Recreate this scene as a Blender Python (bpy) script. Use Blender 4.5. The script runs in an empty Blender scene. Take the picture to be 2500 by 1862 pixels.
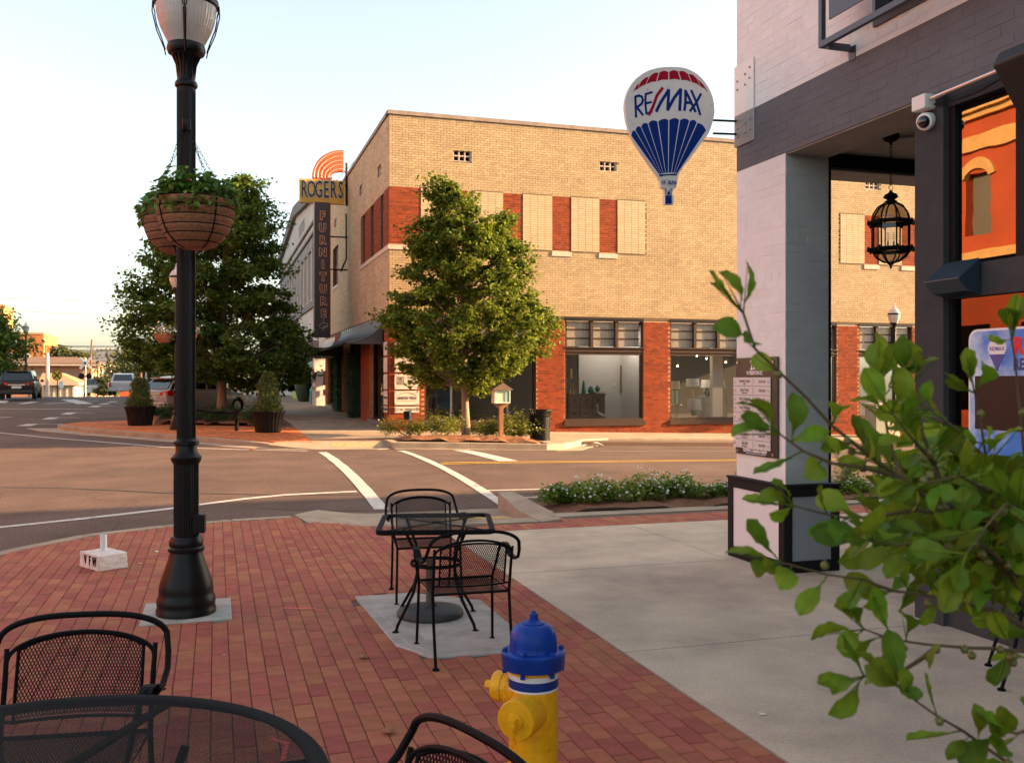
import bpy, bmesh, math, random
import numpy as np
from mathutils import Vector, Matrix
random.seed(7); RNG = np.random.RandomState(7)
R = math.radians
sc = bpy.context.scene
# ---------------------------------------------------------------- camera
cam_d = bpy.data.cameras.new('camera'); cam = bpy.data.objects.new('camera', cam_d)
sc.collection.objects.link(cam); sc.camera = cam
FPX = 2312.0; EYE = 1.7
cam.location = (0, 0, EYE); cam.rotation_euler = (R(90), 0, 0)
cam_d.sensor_width = 36; cam_d.lens = 36*FPX/2500; cam_d.shift_y = -6/2500
cam_d.clip_start = 0.05; cam_d.clip_end = 3000
cam_d.dof.use_dof = True; cam_d.dof.focus_distance = 5.5; cam_d.dof.aperture_fstop = 11.0
# ---------------------------------------------------------------- world, sun, exposure
SUN_EL = 16.5
w = bpy.data.worlds.new('World'); sc.world = w; w.use_nodes = True
nt = w.node_tree; bg = nt.nodes['Background']
sky = nt.nodes.new('ShaderNodeTexSky'); sky.sky_type = 'NISHITA'; sky.sun_disc = False
sky.sun_elevation = R(SUN_EL); sky.sun_rotation = R(84.6)
sky.air_density = 1.0; sky.dust_density = 2.2; sky.ozone_density = 1.5
hs = nt.nodes.new('ShaderNodeHueSaturation'); hs.inputs['Saturation'].default_value = .68; nt.links.new(sky.outputs[0], hs.inputs['Color'])
wb = nt.nodes.new('ShaderNodeMix'); wb.data_type = 'RGBA'; wb.blend_type = 'MULTIPLY'; wb.inputs[0].default_value = 1; wb.inputs[7].default_value = (1.06, 1.01, .89, 1)
nt.links.new(hs.outputs[0], wb.inputs[6]); nt.links.new(wb.outputs[2], bg.inputs[0]); bg.inputs[1].default_value = 0.106
sd = bpy.data.lights.new('sun', 'SUN'); sun = bpy.data.objects.new('sun', sd); sc.collection.objects.link(sun)
sd.energy = 5.0; sd.angle = R(0.6); sd.color = (1.0, 0.60, 0.29)
_d = Vector((.9955*math.cos(R(SUN_EL)), .0942*math.cos(R(SUN_EL)), math.sin(R(SUN_EL))))     # towards the sun
sun.rotation_euler = _d.to_track_quat('Z', 'Y').to_euler()
sun.location = (60, 0, 40)
vs = sc.view_settings; vs.view_transform = 'Standard'; vs.look = 'None'; vs.gamma = 1; vs.use_curve_mapping = False
vs.exposure = 2.13
sc.cycles.max_bounces = 6; sc.cycles.diffuse_bounces = 3; sc.cycles.glossy_bounces = 3
sc.cycles.transparent_max_bounces = 12; sc.cycles.transmission_bounces = 4
sc.cycles.use_denoising = True
# ---------------------------------------------------------------- frame of the streets: u along the cross street, v along the main street
CU, SU = 0.9542, 0.2992
TH = math.atan2(SU, CU)
def UV(u, v, z=0.0): return Vector((CU*u - SU*v, SU*u + CU*v, z))
def depth(u, v): return SU*u + CU*v
VK = [-60, 12, 20, 25, 29, 34, 40, 48, 56, 62, 68, 75, 84, 100, 125, 150, 200, 300, 900]
ZK = [0, 0, .0, .04, .115, .2, .3, .42, .50, .525, .53, .50, .40, .0, -.9, -2, -4.5, -9, -20]
def smooth(a, b, x):
    t = min(1, max(0, (x-a)/(b-a))); return t*t*(3-2*t)
def zw(u, v):                                   # pavement level
    z = float(np.interp(v, VK, ZK))
    z -= 0.025*min(40, max(0, u-5))*smooth(10, 24, v)
    return z
def zr(u, v):                                   # carriageway level
    z = zw(u, v) - 0.13
    if 12.5 < v < 23.8: z += 0.13*(1-((v-18.1)/5.6)**2)*smooth(-6, 0, u)
    return z
def unit_px(px, py): return (px-1250)/FPX, (925-py)/FPX
def ground(px, py, zf=zr, off=0.0):             # where the sight line through a photo point meets the ground
    k, t = unit_px(px, py); lo, hi = 1.5, 400.0; Y = lo
    while Y < hi:
        u = CU*k*Y + SU*Y; v = -SU*k*Y + CU*Y
        if EYE + t*Y <= zf(u, v)+off: break
        Y *= 1.003
    return u, v
def on_u(u0, px):                               # v on the plane u = u0
    k = (px-1250)/FPX; return u0*(CU-SU*k)/(SU+CU*k)
def on_v(v0, px):                               # u on the plane v = v0
    k = (px-1250)/FPX; return v0*(SU+CU*k)/(CU-SU*k)
def zat(u, v, py): return EYE + (925-py)*depth(u, v)/FPX
def XY(px, Y): return (px-1250)/FPX*Y
# ---------------------------------------------------------------- helpers
COL = sc.collection
def put(o, parent=None):
    COL.objects.link(o)
    if parent is not None: o.parent = parent
    return o
def tag(o, label=None, cat=None, group=None, kind=None):
    if label: o['label'] = label
    if cat: o['category'] = cat
    if group: o['group'] = group
    if kind: o['kind'] = kind
    return o
def thing(name, label, cat, loc=(0, 0, 0), rot=0.0, group=None):
    o = bpy.data.objects.new(name, None); put(o); o.location = loc; o.rotation_euler = (0, 0, rot)
    o.empty_display_size = 0.2
    return tag(o, label, cat, group)
def copy_tree(o, parent=None):
    c = o.copy(); COL.objects.link(c)
    if parent is not None: c.parent = parent
    for ch in [x for x in o.children]: copy_tree(ch, c)
    return c
class MB:
    def __init__(s): s.v = []; s.f = []; s.mi = []
    def add(s, vs_, fs, mi=0):
        n = len(s.v); s.v.extend([tuple(p) for p in vs_])
        s.f.extend([tuple(i+n for i in f) for f in fs]); s.mi.extend([mi]*len(fs)); return s
    def box(s, x0, x1, y0, y1, z0, z1, mi=0, M=None):
        p = [(x0,y0,z0),(x1,y0,z0),(x1,y1,z0),(x0,y1,z0),(x0,y0,z1),(x1,y0,z1),(x1,y1,z1),(x0,y1,z1)]
        if M is not None: p = [tuple(M @ Vector(q)) for q in p]
        return s.add(p, [(0,3,2,1),(4,5,6,7),(0,1,5,4),(1,2,6,5),(2,3,7,6),(3,0,4,7)], mi)
    def tube(s, pts, r, n=8, closed=False, mi=0, cap=True):
        pts = [Vector(p) for p in pts]; m = len(pts); rings = []
        rr = r if hasattr(r, '__len__') else [r]*m
        prev = None
        for i, p in enumerate(pts):
            a = pts[i-1] if (i > 0 or closed) else p
            b = pts[(i+1) % m] if (i < m-1 or closed) else p
            t = (b-a).normalized() if (b-a).length > 1e-9 else Vector((0,0,1))
            if prev is None:
                ref = Vector((0,0,1)) if abs(t.z) < .9 else Vector((1,0,0))
                x = t.cross(ref).normalized()
            else:
                x = (prev - t*prev.dot(t))
                x = x.normalized() if x.length > 1e-6 else t.orthogonal().normalized()
            prev = x; y = t.cross(x)
            rings.append([tuple(p + (x*math.cos(2*math.pi*k/n)+y*math.sin(2*math.pi*k/n))*rr[i]) for k in range(n)])
        vv = [q for ring in rings for q in ring]; ff = []
        for i in range(m if closed else m-1):
            j = (i+1) % m
            for k in range(n): ff.append((i*n+k, i*n+(k+1)%n, j*n+(k+1)%n, j*n+k))
        if cap and not closed: ff.append(tuple(range(n))[::-1]); ff.append(tuple((m-1)*n+k for k in range(n)))
        return s.add(vv, ff, mi)
    def lathe(s, prof, n=24, c=(0,0,0), mi=0, M=None, flute=0, fd=0.0):
        vv = []; ff = []
        for r, z in prof:
            for k in range(n):
                a = 2*math.pi*k/n; q = r*(1 - (fd if (flute and k % 2) else 0))
                p = Vector((q*math.cos(a), q*math.sin(a), z))
                if M is not None: p = M @ p
                vv.append((p.x+c[0], p.y+c[1], p.z+c[2]))
        for i in range(len(prof)-1):
            for k in range(n): ff.append((i*n+k, i*n+(k+1)%n, (i+1)*n+(k+1)%n, (i+1)*n+k))
        ring_ = tuple(prof[0]) == tuple(prof[-1])
        if prof[0][0] > 1e-6 and not ring_: ff.append(tuple(range(n))[::-1])
        if prof[-1][0] > 1e-6 and not ring_: ff.append(tuple((len(prof)-1)*n+k for k in range(n)))
        return s.add(vv, ff, mi)
    def prism(s, poly, a, b, fn=lambda x, y, t: (x, y, t), mi=0):
        n = len(poly); vv = [fn(x, y, a) for x, y in poly]+[fn(x, y, b) for x, y in poly]
        ff = [tuple(range(n))[::-1], tuple(range(n, 2*n))]
        for i in range(n): j = (i+1) % n; ff.append((i, j, n+j, n+i))
        return s.add(vv, ff, mi)
    def build(s, name, mat, parent=None, smooth=False, loc=None, rot=None, fix=False):
        me = bpy.data.meshes.new(name); me.from_pydata(s.v, [], s.f)
        for m_ in (mat if isinstance(mat, (list, tuple)) else [mat]): me.materials.append(m_)
        if any(s.mi): me.polygons.foreach_set('material_index', s.mi)
        if fix:
            b = bmesh.new(); b.from_mesh(me); bmesh.ops.recalc_face_normals(b, faces=b.faces); b.to_mesh(me); b.free()
        if smooth:
            me.polygons.foreach_set('use_smooth', [True]*len(me.polygons))
            me.set_sharp_from_angle(angle=R(38))
        me.update()
        o = bpy.data.objects.new(name, me); put(o, parent)
        if loc is not None: o.location = loc
        if rot is not None: o.rotation_euler = rot
        return o
def bevel(o, w_=0.005, seg=1):
    m_ = o.modifiers.new('bevel', 'BEVEL'); m_.width = w_; m_.segments = seg; m_.limit_method = 'ANGLE'; m_.angle_limit = R(40)
    return o
# ---------------------------------------------------------------- materials
def mat(name, col, rough=0.6, metal=0.0, var=0.0, vscale=3.0, rnd=0.0, bump=0.0, bscale=60.0, spec=0.5, col2=None,
        trans=0.0, emit=None, estr=0.0, stretch=None, coat=0.0, hue=0.0, blotch=0.0, bdist=0.01, sub=None, speck=0.0, crack=0.0):
    m_ = bpy.data.materials.new(name); m_.use_nodes = True; n = m_.node_tree.nodes; l = m_.node_tree.links
    b = n['Principled BSDF']; b.inputs['Roughness'].default_value = rough; b.inputs['Metallic'].default_value = metal
    b.inputs['Specular IOR Level'].default_value = spec; b.inputs['Coat Weight'].default_value = coat
    c = (*col, 1); out = None
    rgb = n.new('ShaderNodeRGB'); rgb.outputs[0].default_value = c; out = rgb.outputs[0]
    tc = n.new('ShaderNodeTexCoord'); vec = tc.outputs['Object']
    if stretch:
        mp = n.new('ShaderNodeMapping'); mp.inputs['Scale'].default_value = stretch; l.new(vec, mp.inputs[0]); vec = mp.outputs[0]
    def noise(scale, detail=6.0, rgh=.6):
        t = n.new('ShaderNodeTexNoise'); t.inputs['Scale'].default_value = scale; t.inputs['Detail'].default_value = detail
        t.inputs['Roughness'].default_value = rgh; l.new(vec, t.inputs[0]); return t.outputs[0]
    def rand():
        g = n.new('ShaderNodeNewGeometry'); oi = n.new('ShaderNodeObjectInfo'); a = n.new('ShaderNodeMath'); a.operation = 'ADD'
        l.new(g.outputs['Random Per Island'], a.inputs[0]); l.new(oi.outputs['Random'], a.inputs[1])
        f = n.new('ShaderNodeMath'); f.operation = 'FRACT'; l.new(a.outputs[0], f.inputs[0]); return f.outputs[0]
    def scaleval(out, fac, amt):                # multiply brightness by 1 +- amt
        mr = n.new('ShaderNodeMapRange'); mr.inputs['To Min'].default_value = 1-amt; mr.inputs['To Max'].default_value = 1+amt
        l.new(fac, mr.inputs[0]); h = n.new('ShaderNodeHueSaturation'); l.new(mr.outputs[0], h.inputs['Value']); l.new(out, h.inputs['Color'])
        return h
    rr = rand() if (rnd or hue) else None
    if col2 is not None:
        mx = n.new('ShaderNodeMix'); mx.data_type = 'RGBA'; mx.inputs[6].default_value = c; mx.inputs[7].default_value = (*col2, 1)
        if rr is not None and blotch == 0: l.new(rr, mx.inputs[0])
        else:
            mr = n.new('ShaderNodeMapRange'); mr.inputs['From Min'].default_value = .42; mr.inputs['From Max'].default_value = .62
            l.new(noise(blotch or vscale), mr.inputs[0]); l.new(mr.outputs[0], mx.inputs[0])
        out = mx.outputs[2]
    if rnd:
        m2 = n.new('ShaderNodeMath'); m2.operation = 'MULTIPLY'; m2.inputs[1].default_value = 7.31; l.new(rr, m2.inputs[0])
        f2 = n.new('ShaderNodeMath'); f2.operation = 'FRACT'; l.new(m2.outputs[0], f2.inputs[0])
        out = scaleval(out, f2.outputs[0], rnd).outputs[0]
    if var:
        mr = n.new('ShaderNodeMapRange'); mr.inputs['From Min'].default_value = .3; mr.inputs['From Max'].default_value = .7
        l.new(noise(vscale), mr.inputs[0]); out = scaleval(out, mr.outputs[0], var).outputs[0]
    if hue:
        m3 = n.new('ShaderNodeMapRange'); m3.inputs['To Min'].default_value = .5-hue; m3.inputs['To Max'].default_value = .5+hue
        l.new(rr, m3.inputs[0]); h = n.new('ShaderNodeHueSaturation'); l.new(m3.outputs[0], h.inputs['Hue']); l.new(out, h.inputs['Color']); out = h.outputs[0]
    if speck:
        t = n.new('ShaderNodeTexNoise'); t.inputs['Scale'].default_value = 55; t.inputs['Detail'].default_value = 2; l.new(vec, t.inputs[0])
        mr = n.new('ShaderNodeMapRange'); mr.inputs['From Min'].default_value = .3; mr.inputs['From Max'].default_value = .7; l.new(t.outputs[0], mr.inputs[0]); out = scaleval(out, mr.outputs[0], speck).outputs[0]
    if crack:
        vo = n.new('ShaderNodeTexVoronoi'); vo.feature = 'DISTANCE_TO_EDGE'; vo.inputs['Scale'].default_value = .16
        wn = n.new('ShaderNodeTexNoise'); wn.inputs['Scale'].default_value = .9; wn.inputs['Detail'].default_value = 6; l.new(vec, wn.inputs[0])
        ad = n.new('ShaderNodeVectorMath'); ad.operation = 'MULTIPLY_ADD'; ad.inputs[1].default_value = (1.6, 1.6, 1.6); l.new(wn.outputs[1], ad.inputs[0]); l.new(vec, ad.inputs[2]); l.new(ad.outputs[0], vo.inputs[0])
        mr = n.new('ShaderNodeMapRange'); mr.inputs['From Max'].default_value = .004; mr.inputs['To Min'].default_value = 1-crack; mr.inputs['To Max'].default_value = 1; l.new(vo.outputs[0], mr.inputs[0])
        h = n.new('ShaderNodeHueSaturation'); l.new(mr.outputs[0], h.inputs['Value']); l.new(out, h.inputs['Color']); out = h.outputs[0]
    l.new(out, b.inputs['Base Color'])
    if bump:
        bp = n.new('ShaderNodeBump'); bp.inputs['Strength'].default_value = bump; bp.inputs['Distance'].default_value = bdist
        l.new(noise(bscale, 5), bp.inputs['Height']); l.new(bp.outputs[0], b.inputs['Normal'])
    if trans:
        tr = n.new('ShaderNodeBsdfTranslucent'); l.new(out, tr.inputs[0]); ms = n.new('ShaderNodeMixShader'); ms.inputs[0].default_value = trans
        l.new(b.outputs[0], ms.inputs[1]); l.new(tr.outputs[0], ms.inputs[2]); l.new(ms.outputs[0], n['Material Output'].inputs[0])
    if emit: b.inputs['Emission Color'].default_value = (*emit, 1); b.inputs['Emission Strength'].default_value = estr
    return m_
def glass_mat(name, tint=(1, 1, 1), refl=1.0, rough=0.0, warp=0.0):
    m_ = bpy.data.materials.new(name); m_.use_nodes = True; n = m_.node_tree.nodes; l = m_.node_tree.links
    for q in list(n):
        if q.type == 'BSDF_PRINCIPLED': n.remove(q)
    t = n.new('ShaderNodeBsdfTransparent'); t.inputs[0].default_value = (*tint, 1)
    g = n.new('ShaderNodeBsdfGlossy'); g.inputs['Roughness'].default_value = rough
    if warp:
        tc = n.new('ShaderNodeTexCoord'); no = n.new('ShaderNodeTexNoise'); no.inputs['Scale'].default_value = 3.5; no.inputs['Detail'].default_value = 1; l.new(tc.outputs['Object'], no.inputs[0])
        bp = n.new('ShaderNodeBump'); bp.inputs['Strength'].default_value = 1; bp.inputs['Distance'].default_value = warp*.1; l.new(no.outputs[0], bp.inputs['Height']); l.new(bp.outputs[0], g.inputs['Normal'])
    f = n.new('ShaderNodeFresnel'); f.inputs[0].default_value = 1.5
    mu = n.new('ShaderNodeMath'); mu.operation = 'MULTIPLY'; mu.inputs[1].default_value = refl; mu.use_clamp = True
    ge = n.new('ShaderNodeNewGeometry'); iv = n.new('ShaderNodeMath'); iv.operation = 'SUBTRACT'; iv.inputs[0].default_value = 1; l.new(ge.outputs['Backfacing'], iv.inputs[1])
    m9 = n.new('ShaderNodeMath'); m9.operation = 'MULTIPLY'; l.new(f.outputs[0], m9.inputs[0]); l.new(iv.outputs[0], m9.inputs[1]); l.new(m9.outputs[0], mu.inputs[0]); ms = n.new('ShaderNodeMixShader')
    (l.new(mu.outputs[0], ms.inputs[0]) if not warp else setattr(ms.inputs[0], 'default_value', .05*refl)); l.new(t.outputs[0], ms.inputs[1]); l.new(g.outputs[0], ms.inputs[2])
    l.new(ms.outputs[0], n['Material Output'].inputs[0]); return m_
M = {}
M['asphalt'] = mat('asphalt', (.1, .069, .058), .9, spec=.2, var=.2, vscale=.9, bump=.9, bscale=110, col2=(.125, .086, .072), blotch=.3, bdist=.008, speck=.45, crack=.35)
M['far_asphalt'] = mat('worn_asphalt', (.085, .083, .082), .85, var=.12, vscale=.5, bump=.3, bscale=60)
M['concrete_far'] = mat('far_concrete', (.36, .285, .21), .92, spec=.2, var=.18, vscale=2, bump=.3, col2=(.3, .23, .165), blotch=.8)
M['paint_white'] = mat('road_paint_white', (.5, .47, .44), .7, speck=.2, crack=.4, var=.22, vscale=9, bump=.2, bscale=120)
M['paint_yellow'] = mat('road_paint_yellow', (.62, .36, .05), .7, var=.12, vscale=9)
M['concrete'] = mat('pavement_concrete', (.56, .455, .34), .92, spec=.2, var=.14, vscale=2.2, bump=.6, bscale=120, col2=(.42, .34, .262), blotch=.7, bdist=.004, speck=.1, crack=.25)
M['kerb'] = mat('kerb_concrete', (.34, .275, .205), .9, spec=.2, var=.2, vscale=2.4, bump=.3, bscale=110, bdist=.004)
M['pad'] = mat('pad_concrete', (.4, .37, .33), .9, var=.25, vscale=5, bump=.3, bscale=140, bdist=.003)
M['paver'] = mat('clay_paver', (.33, .098, .066), .85, spec=.25, rnd=.10, col2=(.37, .125, .07), var=.16, vscale=9, bump=.35, bscale=170, hue=.008, bdist=.004)
M['joint'] = mat('sand_joint', (.12, .075, .055), .95, var=.3, vscale=25, bump=.4, bscale=120)
M['paver_far'] = mat('far_clay_paving', (.5, .13, .035), .85, var=.2, vscale=6, rnd=.0)
M['mulch'] = mat('pine_straw', (.19, .075, .03), .95, var=.4, vscale=22, bump=.8, bscale=45, rnd=.3)
M['cream'] = mat('buff_brick', (.42, .315, .185), .8, spec=.25, rnd=.10, col2=(.375, .275, .158), var=.12, vscale=.8, bump=.3, bscale=55, bdist=.005)
M['cream_dark'] = mat('buff_brick_side', (.52, .39, .25), .8, spec=.25, rnd=.14, col2=(.44, .32, .19), var=.1, vscale=.8)  # same brick as the sunny face, colour lifted to offset its shade
M['cream_stack'] = mat('buff_infill_brick', (.46, .345, .21), .8, rnd=.07, var=.06, vscale=2)
M['cream_mortar'] = mat('buff_mortar', (.13, .085, .05), .95, var=.2, vscale=3)
M['red'] = mat('red_brick', (.26, .048, .014), .85, spec=.2, rnd=.22, col2=(.17, .03, .012), var=.12, vscale=2, bump=.3, bscale=60, bdist=.005)
M['red_mortar'] = mat('light_mortar', (.36, .19, .09), .95, var=.2, vscale=5)
M['stone'] = mat('limestone', (.5, .42, .34), .8, var=.15, vscale=4)
M['coping'] = mat('coping_tile', (.26, .2, .165), .85, var=.25, vscale=5)
M['brown'] = mat('brown_frame_paint', (.05, .028, .02), .6, spec=.2, var=.1, vscale=5)
M['black'] = mat('black_paint', (.006, .0055, .006), .38, spec=.22, var=.15, vscale=20, bump=.06, bscale=90)
M['iron'] = mat('black_wrought_iron', (.006, .0055, .0065), .6, spec=.09, bump=.12, bscale=160, bdist=.002)
M['dark'] = mat('charcoal_paint', (.05, .049, .053), .75, spec=.15, var=.12, vscale=7, bump=.25, bscale=30)
M['darker'] = mat('black_trim', (.011, .01, .012), .6, spec=.15, var=.1, vscale=9, bump=.2, bscale=50)
M['white_brick'] = mat('white_painted_brick', (.77, .76, .75), .7, rnd=.03, var=.05, vscale=3, bump=.6, bscale=28, bdist=.008)
M['grey_brick'] = mat('charcoal_painted_brick', (.135, .135, .15), .75, spec=.2, rnd=.03, var=.08, vscale=3, bump=.5, bscale=28, bdist=.008)
M['grey_side'] = mat('grey_painted_brick', (.37, .38, .38), .7, rnd=.04, var=.07, vscale=3, bump=.5, bscale=28, bdist=.008)
M['panel_white'] = mat('white_panel_paint', (.7, .68, .69), .6, var=.03, vscale=3)
M['panel_grey'] = mat('grey_panel_paint', (.24, .25, .27), .6, var=.03, vscale=3)
M['soffit'] = mat('soffit_paint', (.3, .26, .23), .8, var=.12, vscale=4)
M['glass'] = glass_mat('window_glass', (.82, .84, .84), 1.6)
M['glass_m'] = glass_mat('mirror_like_glass', (.25, .27, .28), 5.0, 0.0, .004)
M['glass_d'] = glass_mat('dark_glass', (.12, .14, .15), 1.6)
M['steel'] = mat('brushed_steel', (.55, .53, .52), .3, metal=1)
M['galv'] = mat('galvanised_steel', (.42, .43, .44), .5, metal=.7, var=.15, vscale=12)
M['white'] = mat('white_paint', (.78, .75, .72), .5, var=.04, vscale=8)
M['bark'] = mat('pale_bark', (.24, .18, .13), .9, var=.3, vscale=14, bump=.6, bscale=30, stretch=(1, 1, .25))
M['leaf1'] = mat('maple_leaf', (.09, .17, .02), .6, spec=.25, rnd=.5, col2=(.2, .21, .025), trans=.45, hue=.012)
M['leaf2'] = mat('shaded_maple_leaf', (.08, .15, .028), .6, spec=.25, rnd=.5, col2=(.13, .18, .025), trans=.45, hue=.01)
M['shrubleaf'] = mat('glossy_shrub_leaf', (.09, .24, .015), .5, spec=.3, rnd=.38, col2=(.23, .27, .015), trans=.42, hue=.015, var=.25, vscale=45, bump=.3, bscale=120, bdist=.002)
M['tar'] = mat('tar_seam', (.05, .045, .044), .8, speck=.3)  # serves a painted cast shadow as well as tar marks
M['bedleaf'] = mat('bedding_leaf', (.12, .23, .03), .55, spec=.2, rnd=.4, col2=(.2, .27, .03), trans=.35)
M['basketleaf'] = mat('basket_leaf', (.09, .2, .03), .5, rnd=.4, col2=(.15, .24, .03), trans=.35)
M['ivy'] = mat('ivy_leaf', (.02, .09, .03), .55, rnd=.4, trans=.2)
M['petal_w'] = mat('white_petal', (.8, .78, .74), .6)
M['petal_r'] = mat('red_petal', (.5, .06, .06), .6, col2=(.75, .3, .25), rnd=.2)
M['stem'] = mat('shrub_stem', (.11, .075, .035), .8, var=.3, vscale=30)
M['coir'] = mat('coir_fibre', (.3, .135, .07), .95, var=.3, vscale=45, bump=1.0, bscale=140, bdist=.006)
M['yellow'] = mat('hydrant_yellow', (.85, .44, .004), .45, spec=.35, var=.1, vscale=9, col2=(.74, .35, .006), blotch=18, bump=.4, bscale=75, bdist=.003, speck=.08)
M['blue'] = mat('hydrant_blue', (.002, .04, .27), .4, spec=.25, var=.25, vscale=9, bump=.4, bscale=60, bdist=.003)
M['red_wood'] = mat('maroon_window_paint', (.11, .018, .018), .5)
M['interior'] = mat('shop_wall', (.62, .6, .58), .9)
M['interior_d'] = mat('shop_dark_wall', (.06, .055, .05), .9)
M['blind'] = mat('ribbed_glass_pane', (.25, .22, .18), .35, var=.3, vscale=3, stretch=(8, 8, .3))
M['wood'] = mat('oak', (.2, .12, .065), .6, var=.2, vscale=8, stretch=(1, 1, 6))
# ================================================================ ground
def sheet(poly, zf, off, name, mat_, thick=0.0, step=2.0, kind='structure', parent=None, sides=True):
    """flat polygon (in u, v) laid over the terrain, with real thickness below it"""
    b = bmesh.new(); vs_ = [b.verts.new((p[0], p[1], 0)) for p in poly]; b.faces.new(vs_)
    us = [p[0] for p in poly]; vv = [p[1] for p in poly]
    for ax, lo, hi in ((0, min(us), max(us)), (1, min(vv), max(vv))):
        t = math.ceil(lo/step)*step
        while t < hi:
            co = (t, 0, 0) if ax == 0 else (0, t, 0); no = (1, 0, 0) if ax == 0 else (0, 1, 0)
            bmesh.ops.bisect_plane(b, geom=b.verts[:]+b.edges[:]+b.faces[:], plane_co=co, plane_no=no, dist=1e-5); t += step
    bmesh.ops.triangulate(b, faces=b.faces[:])
    if thick:
        r = bmesh.ops.extrude_face_region(b, geom=b.faces[:])
        new = set(e for e in r['geom'] if isinstance(e, bmesh.types.BMVert))
        for q in b.verts:
            q.co.z = 0 if q in new else -thick
    for q in b.verts:
        u, v, z = q.co; q.co = UV(u, v, zf(u, v)+off+z)
    bmesh.ops.recalc_face_normals(b, faces=b.faces[:])
    if not thick:
        b.normal_update()
        for f in b.faces:
            if f.normal.z < 0: f.normal_flip()
    me = bpy.data.meshes.new(name); b.to_mesh(me); b.free(); me.materials.append(mat_)
    o = bpy.data.objects.new(name, me); put(o, parent)
    if kind: o['kind'] = kind
    return o
def gridsheet(us, vs_, zf, off, name, mat_):
    m = MB(); n = len(vs_)
    m.v = [tuple(UV(u, v, zf(u, v)+off)) for u in us for v in vs_]
    m.f = [(i*n+j, (i+1)*n+j, (i+1)*n+j+1, i*n+j+1) for i in range(len(us)-1) for j in range(n-1)]
    o = m.build(name, mat_, smooth=False); o['kind'] = 'structure'; return o
us = sorted(set([-700, -400, -250, -150, -100, -70, -50, -40, -30, -25] + list(np.arange(-20, 34, 1.5)) + [36, 40, 50, 70, 100, 160, 260, 400, 700]))
vv = sorted(set([-80, -40, -20, -8, 0, 6] + list(np.arange(9, 32, .75)) + list(np.arange(32, 110, 3.0)) + [115, 125, 150, 180, 220, 300, 450, 700, 1000]))
gridsheet(us, vv, zr, 0, 'road', M['asphalt'])
# --- pavement polygons, near corner
KERB = [(-2.75, -8), (-2.75, 8.2), (-2.5, 9.5), (-2.03, 10.44), (-1.39, 11.27), (-.57, 11.72), (.17, 11.96), (.9, 12.06)]
def inset(pl, d):
    out = []
    for i, p in enumerate(pl):
        a = pl[max(0, i-1)]; b = pl[min(len(pl)-1, i+1)]; t = Vector((b[0]-a[0], b[1]-a[1])).normalized(); out.append((p[0]+t.y*d, p[1]-t.x*d))
    return out
KIN = inset(KERB, .15)
PLAZA = KIN + [(1.05, 11.45), (1.7, 10.95), (2.42, 10.75), (2.42, -8)]
sheet(PLAZA, zw, -.009, 'plaza_bed', M['joint'], .12)
def kerb_run(name, outer, inner, zf=zw, off=0.004, drop=.2, label=None, ztaper=None, seg=2.4):
    m = MB(); n = len(outer); s = 0
    zt = lambda i: (ztaper[i] if ztaper else 0)
    for i in range(n-1):
        o0, o1, i0, i1 = outer[i], outer[i+1], inner[i], inner[i+1]
        L = math.dist(o0, o1); k = max(1, int(round(L/seg)))
        for j in range(k):
            a, b = j/k, (j+1)/k; g = .006/max(L, .1)
            a += g if (k > 1 or i % 3 == 0) else 0
            lp = lambda p, q, t: (p[0]+(q[0]-p[0])*t, p[1]+(q[1]-p[1])*t)
            q = [lp(o0, o1, a), lp(o0, o1, b), lp(i0, i1, b), lp(i0, i1, a)]
            ts = [a, b, b, a]; top = []; bot = []; top2 = []
            c = [(sum(x[0] for x in q)/4), (sum(x[1] for x in q)/4)]
            for idx, (p, t) in enumerate(zip(q, ts)):
                zz = zf(*p)+off+zt(i)*(1-t)+zt(i+1)*t
                ins = .02 if idx < 2 else .004; dv = Vector((c[0]-p[0], c[1]-p[1])); dv = dv.normalized()*ins
                top.append(UV(p[0]+dv.x, p[1]+dv.y, zz)); top2.append(UV(p[0], p[1], zz-.02)); bot.append(UV(p[0], p[1], zf(*p)-drop))
            nn = [(0,1,2,3)]+[(4+x, 4+(x+1) % 4, (x+1) % 4, x) for x in range(4)]+[(8+x, 8+(x+1) % 4, 4+(x+1) % 4, 4+x) for x in range(4)]
            m.add(top+top2+bot, nn)
    o = m.build(name, M['kerb'], fix=True); o['kind'] = 'structure'
    if label: o['label'] = label
    return o
kerb_run('kerb', KERB, KIN)
# --- clay pavers laid in long running rows, each one real
def in_poly(x, y, pl):
    c = False; j = len(pl)-1
    for i in range(len(pl)):
        if (pl[i][1] > y) != (pl[j][1] > y) and x < (pl[j][0]-pl[i][0])*(y-pl[i][1])/(pl[j][1]-pl[i][1])+pl[i][0]: c = not c
        j = i
    return c
def paver_geo(w_=.0972, l_=.1985):
    x, y = w_/2, l_/2; c = .004
    v = [(-x+c, -y+c, 0), (x-c, -y+c, 0), (x-c, y-c, 0), (-x+c, y-c, 0), (-x, -y, -.003), (x, -y, -.003), (x, y, -.003), (-x, y, -.003), (-x, -y, -.02), (x, -y, -.02), (x, y, -.02), (-x, y, -.02)]
    f = [(0,1,2,3)]+[(4+i, 4+(i+1) % 4, (i+1) % 4, i) for i in range(4)]+[(8+i, 8+(i+1) % 4, 4+(i+1) % 4, 4+i) for i in range(4)]
    return v, f
PV, PF = paver_geo()
pav = bpy.data.meshes.new('brick'); pav.from_pydata(PV, [], PF); pav.materials.append(M['paver']); pav.update()
plaza = thing('plaza_paving', None, None, (0, 0, 0), TH); plaza['kind'] = 'structure'
spots = []
nrow = 0
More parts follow.
